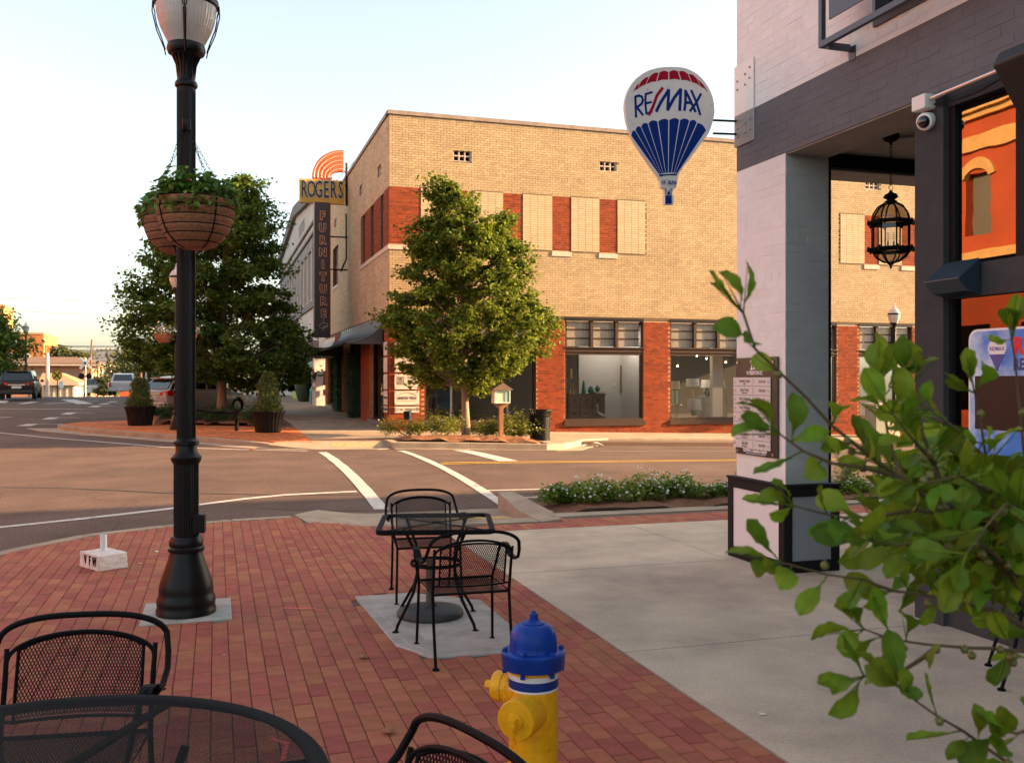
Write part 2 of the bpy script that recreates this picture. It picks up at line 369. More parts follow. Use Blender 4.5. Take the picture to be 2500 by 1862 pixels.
for i in range(int((2.42+2.9)/.1016)+1):
    uc = 2.42-.0508-.1016*i; offv = (random.random()*.06 + (.1 if i % 2 else 0))
    vv_ = 2.0+offv
    drift = 0
    while vv_ < 12.1:
        if in_poly(uc, vv_, PLAZA): spots.append((uc, vv_, random.gauss(0, .0008)))
        vv_ += .2032
PAD = (-.5, .115, 6.98, 7.64)
PLATE = [(1.04, 7.42), (1.10, 5.98), (1.26, 5.66), (1.95, 5.6), (1.95, 7.0), (1.5, 7.42)]
spots = [s for s in spots if not (PAD[0]+.03 < s[0] < PAD[1]-.03 and PAD[2]+.05 < s[1] < PAD[3]-.05) and not in_poly(s[0], s[1], PLATE)]
def area(s):
    Y = depth(s[0], s[1]); X = CU*s[0]-SU*s[1]; px = 1250+FPX*X/Y; py = 925+FPX*EYE/Y
    return (1/Y**3) if (-30 < px < 2500 and py < 1900) else 0
order = sorted(spots, key=area, reverse=True)
for s in order[:298]:
    o = bpy.data.objects.new('brick', pav); put(o, plaza); o.location = (s[0], s[1], s[2]); o.rotation_euler = (random.gauss(0, .004), random.gauss(0, .004), random.gauss(0, .006))
m = MB()
for s in order[298:]:
    a = random.gauss(0, .006); ca, sa = math.cos(a), math.sin(a); t1, t2 = random.gauss(0, .004), random.gauss(0, .004)
    m.add([(s[0]+x*ca-y*sa, s[1]+x*sa+y*ca, s[2]+z+x*t1+y*t2) for x, y, z in PV], PF)
m.build('brick', M['paver'], plaza)['kind'] = 'stuff'
tag(plaza, 'red clay brick paving of the street corner')
# --- concrete slabs with open joints
walk = thing('pavement', 'broad concrete pavement slabs beside the brick plaza', None); walk['kind'] = 'structure'
def slab(u0, u1, v0, v1, g=.006, off=.0, name='slab', mat_=None, par=None):
    return sheet([(u0+g, v0+g), (u1-g, v0+g), (u1-g, v1-g), (u0+g, v1-g)], zw, off, name, mat_ or M['concrete'], .1, 2.0, None, par or walk)
vb = [-8, -2.1, .4, 2.9, 5.42, 7.9]
for i in range(len(vb)-1): slab(2.425, 4.9, vb[i], vb[i+1])
slab(2.425, 4.62, 7.9, 10.16)
for i in range(12): slab(4.62+2.4*i, 4.62+2.4*(i+1), 7.9, 10.16)
slab(4.9, 9.2, 5.42, 7.9)
sheet([(2.3, -8), (34, -8), (34, 10.3), (2.3, 10.3)], zw, -.03, 'pavement_bed', M['joint'], .06)
# brick band in soldier rows along the pavement edge
m = MB(); un = 2.45
while un < 30:
    for r_ in range(3 if un > 4.0 else 5):
        vc = 10.27+.2032*r_ + (.0)
        if un < 3.9 and vc > 10.62: continue
        m.add([(un+.0508+x+random.gauss(0,.001), vc+y, zw(un, vc)+z+.001+random.gauss(0, .0008)) for x, y, z in PV], PF)
    un += .1016
bb = m.build('brick_band', M['paver'], rot=(0, 0, TH)); bb['kind'] = 'structure'
sheet([(2.42, 10.15), (34, 10.15), (34, 10.95), (2.42, 10.95)], zw, -.008, 'brick_band_bed', M['joint'], .1)
# kerb ramp with its wing and tactile plate
ramp = [(.95, 12.08), (1.05, 11.45), (1.7, 10.95), (2.43, 10.7), (3.98, 10.66), (3.98, 12.25)]
def zramp(u, v):
    base = zw(u, v); t = smooth(10.8, 12.0, v)*smooth(.9, 2.0, u); return base - .115*t
sheet([(.95, 12.12), (1.05, 11.45), (1.7, 10.95), (2.43, 10.7), (3.7, 10.68), (3.78, 12.25), (3.85, 12.75), (1.3, 12.75)], zramp, .003, 'kerb_ramp', M['kerb'], .2, .25)
m = MB()                                       # tactile plate with truncated domes
for i in range(15):
    for j in range(9):
        u = 2.72+i*.06; v = 11.45+j*.06; z = zramp(u, v)+.012
        m.lathe([(.016, -.004), (.011, .005)], 6, (u, v, z))
m.prism([(2.66, 11.4), (3.62, 11.4), (3.62, 11.98), (2.66, 11.98)], 0, 1, lambda x, y, t: (x, y, zramp(x, y)+.003+.006*t))
tp = m.build('tactile_plate', mat('tactile_yellow', (.5, .33, .12), .7, var=.25, vscale=12), rot=(0, 0, TH)); tp['kind'] = 'structure'
m = MB()                                       # sloping wing beside the ramp
wv = [(3.78, 12.72), (4.02, 12.72), (4.02, 11.3), (3.98, 10.7), (3.72, 10.68), (3.74, 11.6)]
m.prism(wv, 0, 1, lambda x, y, t: (x, y, (zramp(x, y)-.05) if t == 0 else zw(x, y)+.02+(0.10*smooth(10.7, 12.4, y) if x > 3.9 or y > 12.5 else -.02)))
m.build('kerb_wing', M['kerb'], rot=(0, 0, TH), fix=True)['kind'] = 'structure'
# planting bed on the kerb side
kerb_run('kerb', [(4.0, 12.86), (30, 12.86)], [(4.0, 12.7), (30, 12.7)], off=.02)
kerb_run('kerb', [(4.02, 11.28), (30, 11.28)], [(4.02, 10.96), (30, 10.96)], off=.006)
kerb_run('kerb', [(3.95, 12.86), (3.95, 11.28)], [(4.1, 12.86), (4.1, 11.28)], off=.02)
def mound(poly, name, hz, n=26, base=-.05, label=None, m_='mulch'):
    us_ = [p[0] for p in poly]; vs2 = [p[1] for p in poly]; g = MB(); ku = max(2, int((max(us_)-min(us_))/.22)); kv = max(2, int((max(vs2)-min(vs2))/.22)); idx = {}
    for i in range(ku+1):
        for j in range(kv+1):
            u = min(us_)+(max(us_)-min(us_))*i/ku; v = min(vs2)+(max(vs2)-min(vs2))*j/kv
            if not in_poly(u, v, poly): continue
            idx[(i, j)] = len(g.v); e = min(math.dist((u, v), (q[0], q[1])) for q in [((poly[a][0]*(1-t)+poly[(a+1) % len(poly)][0]*t), (poly[a][1]*(1-t)+poly[(a+1) % len(poly)][1]*t)) for a in range(len(poly)) for t in (0, .2, .4, .6, .8)])
            g.v.append(tuple(UV(u, v, zw(u, v)+base+hz*min(1, e/.5)+random.gauss(0, .012))))
    for i in range(ku):
        for j in range(kv):
            q = [(i, j), (i+1, j), (i+1, j+1), (i, j+1)]
            if all(x in idx for x in q): g.f.append(tuple(idx[x] for x in q)); g.mi.append(0)
    # loose straw lying on it
    pts = list(g.v)
    for _ in range(int(len(pts)*14)):
        p = Vector(random.choice(pts)) + Vector((random.uniform(-.12, .12), random.uniform(-.12, .12), random.uniform(.0, .03))); a = random.uniform(0, 6.28); L = random.uniform(.05, .11)
        d = Vector((math.cos(a), math.sin(a), random.gauss(0, .25)))*L; s_ = Vector((-math.sin(a), math.cos(a), 0))*.0035
        g.add([p-s_, p+s_, p+d], [(0, 1, 2)])
    o = g.build(name, M[m_], smooth=False); return tag(o, label, None, None, 'stuff')
mound([(4.08, 11.26), (4.08, 12.72), (14, 12.72), (14, 11.26)], 'mulch', .09, label='brown pine straw mulch around the white flowers')
# --- pads
def plate(poly, name, z=.007, mat_=None):
    m = MB(); m.prism(poly, -.03, z); o = m.build(name, mat_ or M['pad'], rot=(0, 0, TH), fix=True); bevel(o, .006); o['kind'] = 'structure'; return o
plate([(PAD[0], PAD[2]), (PAD[1], PAD[2]), (PAD[1], PAD[3]), (PAD[0], PAD[3])], 'lamp_footing', .012)
plate(PLATE, 'concrete_plate', .007)
plate([(1.12, 7.35), (1.17, 6.0), (1.3, 5.73), (1.88, 5.68), (1.88, 6.96), (1.46, 7.35)], 'concrete_plate_cover', .010)
m = MB()
for (a, b, c, d) in ((1.30, 1.38, 6.02, 6.2), (1.33, 1.41, 6.98, 7.1)): m.box(a, b, c, d, .010, .013)
m.build('paint_patch', mat('pale_patch', (.5, .48, .44), .8), rot=(0, 0, TH))['kind'] = 'structure'
# ---------------------------------------------------------------- far side pavements
FK = [(-4.95, 34.2), (-4.62, 33.2), (-3.6, 31.6), (-1.45, 28.9), (.75, 26.1), (1.6, 25.3), (2.4, 24.95), (3.2, 24.75), (4.25, 24.55)]
FKI = [(p[0]+.14, p[1]+.22) for p in FK[:5]]+[(1.7, 25.6), (2.45, 25.3), (3.25, 25.1), (4.25, 24.9)]
BULB_BACK = [(-4.3, 35.6), (-3.0, 36.2), (-2.6, 37.5), (-2.0, 39.6), (1.9, 39.9)]
sheet(FKI[:7]+[(2.45, 26.2), (2.45, 31.2), (2.0, 31.4), (2.0, 39.9)]+BULB_BACK[::-1], zw, -.004, 'far_plaza', M['paver_far'], .15, 1.5)
m = MB(); FP = FKI[:7]+[(2.45, 26.2), (2.45, 31.2), (-1.9, 33.6)]+[(-4.3, 35.6)]
for i in range(int(7.2/.1016)):                # far pavers are real bricks too
    u = 2.45-.0508-.1016*i; v = 24.6+(.1 if i % 2 else 0)
    while v < 36:
        if in_poly(u, v, FP): 
            z0 = zw(u, v)+.003+random.gauss(0, .001)
            m.add([(u+x, v+y, z0+z) for x, y, z in PV[:8]], PF[:5])
        v += .2032
m.build('brick', mat('far_clay_paver', (.52, .13, .03), .8, rnd=.25, col2=(.55, .18, .05)), rot=(0, 0, TH)).__setitem__('kind', 'stuff')
bpy.context.scene.collection.objects[-1]['label'] = 'red clay pavers of the corner across the street'
kerb_run('kerb', FK, FKI, off=.0, drop=.3, ztaper=[0, 0, 0, 0, -.01, -.05, -.1, -.1, -.1])
GUT = [(p[0]-.28, p[1]-.5) for p in FK]; GUT[0] = (-5.9, 34.4); GUT[1] = (-5.3, 32.9)
sheet(GUT[:]+[(4.4, 24.3)]+FK[::-1], zr, .012, 'gutter', M['kerb'], .05, 1.0)
fw = thing('far_pavement', 'sunlit concrete pavement in front of the buff brick building', None); fw['kind'] = 'structure'
def fslab(pl, off=.0): return sheet([(p[0], p[1]) for p in pl], zw, off, 'slab', M['concrete_far'], .12, 1.5, None, fw)
vb = [25.95, 28.0, 30.6, 33.2, 35.8, 38.4, 41, 44, 47, 50, 53, 57, 61, 66, 72, 80, 90]
for a, b in zip(vb[:-1], vb[1:]): fslab([(2.46, a+.01), (5.3, a+.01), (5.3, b-.01), (2.46, b-.01)])
for i in range(16):
    u0 = 5.31+2.1*i; fslab([(u0, 26.6), (u0+2.09, 26.6), (u0+2.09, 29.3), (u0, 29.3)])
sheet([(1.9, 25.4), (60, 25.0), (60, 31), (5.2, 31), (5.2, 92), (1.9, 92)], zw, -.02, 'pavement_bed', M['joint'], .2, 3)
# brick strip and ramp at the corner, island planter, kerb on to the right
sheet([(2.46, 25.62), (4.7, 25.3), (4.7, 25.65), (2.46, 25.95)], zw, .003, 'brick_strip', M['paver_far'], .1)
zr2 = lambda u, v: zw(u, v)-.12*(1-smooth(24.4, 25.5, v))
sheet([(1.5, 25.5), (2.45, 25.62), (4.55, 25.32), (4.5, 24.3), (2.4, 24.5), (1.3, 25.1)], zr2, .006, 'kerb_ramp', M['kerb'], .15, .3)
m = MB(); m.prism([(2.9, 24.75), (4.2, 24.6), (4.2, 25.1), (2.9, 25.2)], 0, 1, lambda x, y, t: (x, y, zr2(x, y)+.004+.006*t))
m.build('tactile_plate', mat('tactile_worn', (.36, .3, .15), .8, var=.3, vscale=8), rot=(0, 0, TH))['kind'] = 'structure'
ISL = [(4.35, 24.2), (8.35, 23.55), (8.9, 23.8), (9.6, 24.7), (10.2, 25.6), (11.2, 26.1), (14, 26.15), (34, 26.2)]
ISLI = [(4.5, 24.42), (8.3, 23.78), (8.75, 23.98), (9.4, 24.85), (10.0, 25.8), (11.1, 26.3), (14, 26.4), (34, 26.4)]
kerb_run('kerb', ISL, ISLI, off=.035, drop=.35)
kerb_run('kerb', [(4.35, 24.2), (4.35, 25.35)], [(4.55, 24.4), (4.55, 25.35)], off=.03, drop=.3)
sheet([(4.4, 24.3), (4.4, 23.95), (8.5, 23.2), (9.3, 23.5), (9.9, 24.5), (10.6, 25.4), (34, 25.6), (34, 26.25)]+ISL[:-1][::-1], zr, .012, 'gutter', M['kerb'], .05, 1.0)
sheet([(8.7, 24.0)]+ISLI[3:]+[(34, 26.6), (8.7, 26.6)], zw, .0, 'slab', M['concrete_far'], .15, 1.5, None, fw)
sheet([(4.6, 25.9), (8.75, 25.9), (8.75, 26.6), (4.6, 26.6)], zw, .0, 'slab', M['concrete_far'], .15, 1.5, None, fw)
mound([(4.55, 24.45), (8.3, 23.85), (8.62, 24.2), (8.62, 25.85), (4.6, 25.85)], 'mulch', .13, base=.0, label='pine straw mulch under the street tree')
mound([(-1.9, 33.2), (1.9, 31.4), (1.9, 38.6), (-1.9, 38.6)], 'mulch', .16, base=.0, label='dark mulch behind the rope rail')
# ---------------------------------------------------------------- painted markings
def stripe(pts, w_, name='road_marking', m_='paint_white', off=.006, zf=zr):
    L = []; Rr = []
    d = []
    for i in range(len(pts)-1):
        n = max(1, int(math.dist(pts[i], pts[i+1])/.6))
        d += [(pts[i][0]+(pts[i+1][0]-pts[i][0])*j/n, pts[i][1]+(pts[i+1][1]-pts[i][1])*j/n) for j in range(n)]
    d.append(pts[-1])
    for i, p in enumerate(d):
        a = d[max(0, i-1)]; b = d[min(len(d)-1, i+1)]; t = Vector((b[0]-a[0], b[1]-a[1])).normalized(); j = random.gauss(0, .004)
        ww = w_/2+j; L.append(UV(p[0]-t.y*ww, p[1]+t.x*ww, zf(p[0]-t.y*ww, p[1]+t.x*ww)+off)); Rr.append(UV(p[0]+t.y*ww, p[1]-t.x*ww, zf(p[0]+t.y*ww, p[1]-t.x*ww)+off))
    n = len(d); m = MB(); m.add(L+Rr, [(i, n+i, n+i+1, i+1) for i in range(n-1)])
    o = m.build(name, M[m_]); o['kind'] = 'structure'; return o
stripe([(2.2, 13.05), (2.5, 23.5)], .2)
stripe([(3.95, 12.95), (4.42, 23.4)], .17)
stripe([(5.85, 18.9), (5.95, 23.4)], .42)
stripe([(4.36, 18.74), (30, 18.5)], .1, m_='paint_yellow'); stripe([(4.3, 18.42), (30, 18.2)], .1, m_='paint_yellow')
stripe([(-9, 8.5), (-5.5, 11.3), (-4.2, 12.2), (-2.5, 12.95), (-1.63, 13.3), (-.66, 13.75), (.4, 14.4), (1.0, 14.65), (2.1, 14.75)], .12)
stripe([(4.0, 14.35), (10.6, 13.9), (30, 13.8)], .1)
stripe([ground(px, py) for px, py in ((-60, 1051), (0, 1057), (120, 1069), (300, 1083), (400, 1092))]+[(.4, 25.1), (2.2, 24.05)], .11)
stripe([(9.6, 22.9), (34, 24.9)], .1)
# crossing lines, arrows and bay ticks on the main street
def pstripe(a, b, w_=.18): return stripe([ground(*a), ground(*b)], w_)
pstripe((-40, 998), (205, 999), .3); pstripe((205, 999), (258, 999), .12)
for a, b, c in (((57, 1040), (80, 1035), (155, 1035)), ((115, 1024), (133, 1019), (195, 1020)), ((160, 1012), (177, 1007), (230, 1009)), ((226, 994), (240, 990.5), (280, 991.5)), ((250, 987), (262, 984.5), (296, 985)), ((270, 981.5), (280, 979.5), (315, 980))):
    pstripe(a, b, .42); pstripe(b, c, .13)
pstripe((-20, 1020), (30, 1018), .3)
for a, b, w_ in (((110, 986), (165, 983), .35), ((165, 983), (200, 981), .5), ((165, 975.5), (208, 986), .8), ((196, 979.5), (240, 978), .35), ((52, 986), (85, 981), .4), ((145, 973.5), (300, 974), .2), ((0, 983.5), (10, 978), .6), ((0, 975), (20, 972), .3)): pstripe(a, b, w_)
stripe([ground(px, py) for px, py in ((-40, 1189), (120, 1191), (400, 1203), (640, 1207), (900, 1209))], .07, 'tar_seam', 'tar', .005)  # dark strip paints a long cast shadow onto the asphalt
stripe([ground(px, py) for px, py in ((272, 1148), (305, 1144))], .14, 'tar_patch', 'tar', .005)
stripe([ground(px, py) for px, py in ((1420, 1150), (1560, 1159), (1800, 1164))], .03, 'tar_seam', 'tar', .005)
stripe([ground(px, py) for px, py in ((620, 1240), (760, 1246), (900, 1247))], .03, 'tar_seam', 'tar', .005)
# spray marks, scraps, leaves lying about
def flake(px, py, s_, m_, name, label, cat, zf=zw, off=.004, lift=.004):
    u, v = ground(px, py, zf); m = MB(); n = 7; a0 = random.random()*6
    pl = [(s_*random.uniform(.45, 1)*math.cos(a0+6.283*i/n), s_*random.uniform(.45, 1)*math.sin(a0+6.283*i/n), random.uniform(0, lift)) for i in range(n)]
    m.add([(0, 0, lift)]+pl, [(0, 1+i, 1+(i+1) % n) for i in range(n)])
    o = m.build(name, m_); o.location = UV(u, v, zf(u, v)+off); return tag(o, label, cat)
# ================================================================ buff brick corner building
class Frame:
    """a thing whose parts are built in (u, v, z) and hang from an Empty at its base"""
    def __init__(s, name, label, cat, u0, v0, z0, group=None):
        s.o = thing(name, label, cat, UV(u0, v0, z0), TH, group); s.b = (u0, v0, z0)
    def build(s, mb, name, mt, parent=None, smooth=False, fix=False, kind=None, label=None):
        b = s.b; mb.v = [(x-b[0], y-b[1], z-b[2]) for x, y, z in mb.v]
        o = mb.build(name, mt, parent or s.o, smooth=smooth, fix=fix)
        if kind: o['kind'] = kind
        if label: o['label'] = label
        return o
FBRICK = None
def PR(s_, z, d): return (s_, 29.1-d, z)          # right facade: s = u, outward -v
def PL(s_, z, d): return (5.14-d, s_, z)          # left facade: s = v, outward -u
def bricks(m, P, s0, s1, z0, z1, holes=(), c=.0737, L=.203, j=.009, d0=0.0, d1=.006, stack=False, rnd=.0012, full=None, flip=False, zoff=0):
    k0 = int(math.floor((z0-zoff)/c+.5)); k = k0
    while (k+1)*c+zoff <= z1+c*.3:
        za = max(z0, k*c+zoff+j/2); zb = min(z1, (k+1)*c+zoff-j/2)
        if zb-za < .012: k += 1; continue
        s_ = s0 - (L/2 if (k % 2 and not stack) else 0)
        if k % 7 == 6 and not stack: LL = L/2
        else: LL = L
        while s_ < s1-.01:
            a = max(s_, s0)+j/2; b = min(s_+LL, s1)-j/2; s_ += LL
            if b-a < .02: continue
            sm = (a+b)/2; zm = (za+zb)/2
            cut = False
            for h in holes:
                if h[0] < sm < h[1] and h[2] < zm < h[3]: cut = True; break
                if zm > h[2] and zm < h[3]:
                    if a < h[0] < b: b = h[0]
                    if a < h[1] < b: a = h[1]
            if cut or b-a < .015: continue
            d = d1+random.uniform(-rnd, rnd)
            if full is not None and abs((b-a)-(L-j)) < 1e-4:
                full.append((sm, zm, d)); continue
            m.add([P(a, za, d), P(b, za, d), P(b, zb, d), P(a, zb, d), P(a, za, d0), P(b, za, d0), P(b, zb, d0), P(a, zb, d0)],
                  [(0,1,2,3), (4,5,1,0), (5,6,2,1), (6,7,3,2), (7,4,0,3)])
        k += 1
def wall_cells(m, P, s0, s1, z0, z1, holes, t=.3, d=0.0, mi=0):
    ss = sorted(set([s0, s1]+[min(max(x, s0), s1) for h in holes for x in h[:2]])); zs = sorted(set([z0, z1]+[min(max(x, z0), z1) for h in holes for x in h[2:]]))
    for a, b in zip(ss[:-1], ss[1:]):
        run = None
        for c, e in list(zip(zs[:-1], zs[1:]))+[(None, None)]:
            solid = c is not None and not any(h[0] < (a+b)/2 < h[1] and h[2] < (c+e)/2 < h[3] for h in holes)
            if solid: run = (run[0], e) if run else (c, e)
            elif run:
                p = [P(a, run[0], d), P(b, run[0], d), P(b, run[1], d), P(a, run[1], d), P(a, run[0], d-t), P(b, run[0], d-t), P(b, run[1], d-t), P(a, run[1], d-t)]
                m.add(p, [(0,1,2,3), (7,6,5,4), (4,5,1,0), (5,6,2,1), (6,7,3,2), (7,4,0,3)], mi); run = None
def pbox(m, P, s0, s1, z0, z1, d0, d1, mi=0):
    p = [P(s0, z0, d1), P(s1, z0, d1), P(s1, z1, d1), P(s0, z1, d1), P(s0, z0, d0), P(s1, z0, d0), P(s1, z1, d0), P(s0, z1, d0)]
    m.add(p, [(0,1,2,3), (7,6,5,4), (4,5,1,0), (5,6,2,1), (6,7,3,2), (7,4,0,3)], mi)
U0, V0 = 5.14, 29.1
cb = Frame('corner_building', 'two storey buff brick building with red brick window piers on the far corner', 'building', U0, V0, .1)
ru = lambda px: on_v(V0, px)
lv = lambda px: on_u(U0, px)
ZT, ZH, ZP0, ZP1 = 10.02, 3.67, 5.86, 7.7
UE, VE = 27.0, 46.8
reds = [(U0, ru(1027)), (ru(1112), ru(1154)), (ru(1228), ru(1276)), (ru(1348), ru(1394)), (ru(1463), ru(1507))]
infs = [(ru(1027), ru(1112)), (ru(1154), ru(1228)), (ru(1276), ru(1348)), (ru(1394), ru(1463)), (ru(1507), ru(1575))]
r2 = [(ru(2110), ru(2145)), (ru(2201), ru(2236))]; i2 = [(ru(2051), ru(2110)), (ru(2145), ru(2201)), (ru(2236), ru(2290))]
reds += r2; infs += i2
vents = [(ru(1106), ru(1151), zat(ru(1128), V0, 395), zat(ru(1128), V0, 366)), (ru(1463), ru(1505), zat(ru(1484), V0, 419), zat(ru(1484), V0, 393)), (ru(2112), ru(2146), zat(ru(2129), V0, 463), zat(ru(2129), V0, 443))]
lred = (V0, lv(881)); lwin = [(lv(936.5), lv(928.5)), (lv(912.5), lv(905)), (lv(891.5), lv(884.5))]
lwin2 = (lv(826), lv(813.5))
lvents = [(lv(931), lv(922.5), 8.3, 8.72), (lv(885), lv(878.5), 8.45, 8.85), (lv(822), lv(817), 8.5, 8.85)]
# mortar bodies
m = MB()
holesR = [(a, b, ZP0, ZP1) for a, b in reds+infs]+vents
wall_cells(m, PR, U0, UE, ZH, ZT, [h for h in vents], .3)
wall_cells(m, PL, V0+.3, VE, ZH, ZT, [(a, b, ZP0+.02, ZP1-.06) for a, b in lwin]+[(lwin2[0], lwin2[1], ZP0, ZP1-.1)]+lvents, .3)
m.box(U0+.3, UE, V0+.3, VE, ZT-.7, ZT-.4)
cb.build(m, 'wall', M['cream_mortar'])
m = MB(); full = []
bricks(m, PR, U0, UE, ZH+.06, ZT-.12, [(a, b, ZP0-.14 if (a, b) in reds[:1] else ZP0, ZP1) for a, b in reds+infs]+vents, full=full)
full.sort(key=lambda q: depth(q[0], V0)+.35*abs(q[1]-4.5))
bme = bpy.data.meshes.new('brick'); hl, hz = (.203-.009)/2, (.0737-.009)/2
bme.from_pydata([(-hl, 0, -hz), (hl, 0, -hz), (hl, 0, hz), (-hl, 0, hz), (-hl, .007, -hz), (hl, .007, -hz), (hl, .007, hz), (-hl, .007, hz)], [], [(0,1,2,3), (4,5,1,0), (5,6,2,1), (6,7,3,2), (7,4,0,3)])
bme.materials.append(M['cream']); bme.update()
for q in full[:280]:
    o = bpy.data.objects.new('brick', bme); put(o, cb.o); o.location = (q[0]-U0, 29.1-q[2]-V0, q[1]-.1)
for q in full[280:]:
    a, b, za, zb, d, d0 = q[0]-hl, q[0]+hl, q[1]-hz, q[1]+hz, q[2], 0
    P = PR; m.add([P(a, za, d), P(b, za, d), P(b, zb, d), P(a, zb, d), P(a, za, d0), P(b, za, d0), P(b, zb, d0), P(a, zb, d0)], [(0,1,2,3), (4,5,1,0), (5,6,2,1), (6,7,3,2), (7,4,0,3)])
cb.build(m, 'brick', M['cream'], kind='stuff')
m = MB()
bricks(m, PL, V0, VE, ZH+.06, ZT-.12, [(lred[0], lred[1], ZP0-.14, ZP1), (lwin2[0]-.02, lwin2[1]+.02, ZP0-.1, ZP1-.1)]+lvents)
cb.build(m, 'brick', M['cream_dark'], kind='stuff')
m = MB()
for a, b in infs: bricks(m, PR, a, b, ZP0, ZP1, d0=0, d1=.022, stack=True, L=(b-a)/round((b-a)/.235), c=.0737)
cb.build(m, 'infill_panel', M['cream_stack'], kind='stuff')
for a, b in infs: m = MB(); pbox(m, PR, a, b, ZP0, ZP1, 0.001, .017); cb.build(m, 'infill_mortar', M['cream_mortar'])
m = MB(); mm = MB()
for a, b in reds: bricks(m, PR, a, b, ZP0, ZP1, d1=.006); q = MB(); pbox(q, PR, a, b, ZP0, ZP1, -.01, .0015); cb.build(q, 'band_wall', M['red_mortar'])
bricks(m, PL, lred[0], lred[1], ZP0, ZP1, [(a-.01, b+.01, ZP0, ZP1-.06) for a, b in lwin])
q = MB(); wall_cells(q, PL, lred[0], lred[1], ZP0, ZP1, [(a, b, ZP0-1, ZP1-.06) for a, b in lwin], .01, .0015); cb.build(q, 'band_wall', M['red_mortar'])
# lower storey: red brick piers and base
wA = (ru(1036), ru(1309)); wB = (ru(1379), ru(1571)); wC = (ru(1636), ru(1636)+wB[1]-wB[0])
wE = (ru(2097), ru(2097)+2.35); wD = (ru(2043)-2.35, ru(2043)); wF = (wE[1]+.8, wE[1]+3.1)
wins = [wA, wB, wC, wD, wE]
if wD[0] < wC[1]+.3: wins = [wA, wB, wC, wE]; wins.insert(3, (wC[1]+.8, ru(2043)))
wins.append((wins[-1][1]+.8, UE-.4))
GB = -.45
holesL = [(a, b, .15, ZH) for a, b in wins]
wall_cells(mm, PR, U0, UE, GB, ZH-.03, holesL, .3)
bricks(m, PR, U0, UE, GB, ZH-.04, [(a, b, .13, ZH) for a, b in wins])
LH = [(lv(938), lv(903.5), .34, 3.3), (lv(881), lv(838), -1, 3.3), (lv(829), lv(800), .5, 3.3)]
wall_cells(mm, PL, V0+.301, VE, GB, ZH-.03, LH, .3)
bricks(m, PL, V0, VE, GB, ZH-.04, LH)
cb.build(mm, 'lower_wall', M['red_mortar']); cb.build(m, 'brick', M['red'], kind='stuff', label='red bricks of piers and window band')
# stone: sills, coping
def stone_run(P, s0, s1, z0, z1, d0, d1, n, name='sill'):
    for i in range(n):
        a = s0+(s1-s0)*i/n; b = s0+(s1-s0)*(i+1)/n-.006; q = MB(); pbox(q, P, a, b, z0, z1, d0, d1); cb.build(q, name, M['stone' if name == 'sill' else 'coping'])
stone_run(PR, U0-.035, reds[0][1]+.05, ZP0-.14, ZP0, 0, .035, 2)
for a, b in reds[1:]: stone_run(PR, a-.02, b+.02, ZP0-.15, ZP0-.004, 0, .035, 1)
stone_run(PL, V0, lred[1]+.1, ZP0-.14, ZP0, 0, .035, 4); stone_run(PL, lwin2[0]-.05, lwin2[1]+.05, ZP0-.14, ZP0, 0, .035, 1)
stone_run(PR, U0-.05, UE, ZT-.12, ZT, -.36, .05, 18, 'coping'); stone_run(PL, V0, VE, ZT-.12, ZT+.005, -.36, .05, 15, 'coping')
# vents with six stone cells
for P, L_ in ((PR, vents), (PL, lvents)):
    for a, b, z0, z1 in L_:
        q = MB(); pbox(q, P, a, b, z0, z1, -.28, -.2, 1)
        n = 3 if P is PR else 2
        for i in range(n+1): s_ = a+(b-a-.035)*i/n; pbox(q, P, s_, s_+.035, z0, z1, -.2, -.03)
        for i in range(3): zz = z0+(z1-z0-.035)*i/2; pbox(q, P, a, b, zz, zz+.035, -.2, -.035)
        cb.build(q, 'vent', [M['stone'], M['darker']])
# upper sash windows of the side
for a, b in lwin+[lwin2]:
    q = MB(); t = .05; za, zb = ZP0, ZP1-.06
    if (a, b) == lwin2: zb -= .04
    for s0, s1, z0, z1 in ((a, a+t, za, zb), (b-t, b, za, zb), (a, b, za, za+t), (a, b, zb-t, zb), (a, b, (za+zb)/2-.03, (za+zb)/2+.03)): pbox(q, PL, s0, s1, z0, z1, -.2, -.1)
    if (a, b) == lwin2:
        for i in range(16): zz = za+.06+i*.105; pbox(q, PL, a+t, b-t, zz, zz+.07, -.19, -.13)
    w_ = cb.build(q, 'window', M['red_wood']); g = MB(); pbox(g, PL, a+t, b-t, za+t, zb-t, -.21, -.2); cb.build(g, 'pane', M['red_wood'], w_)
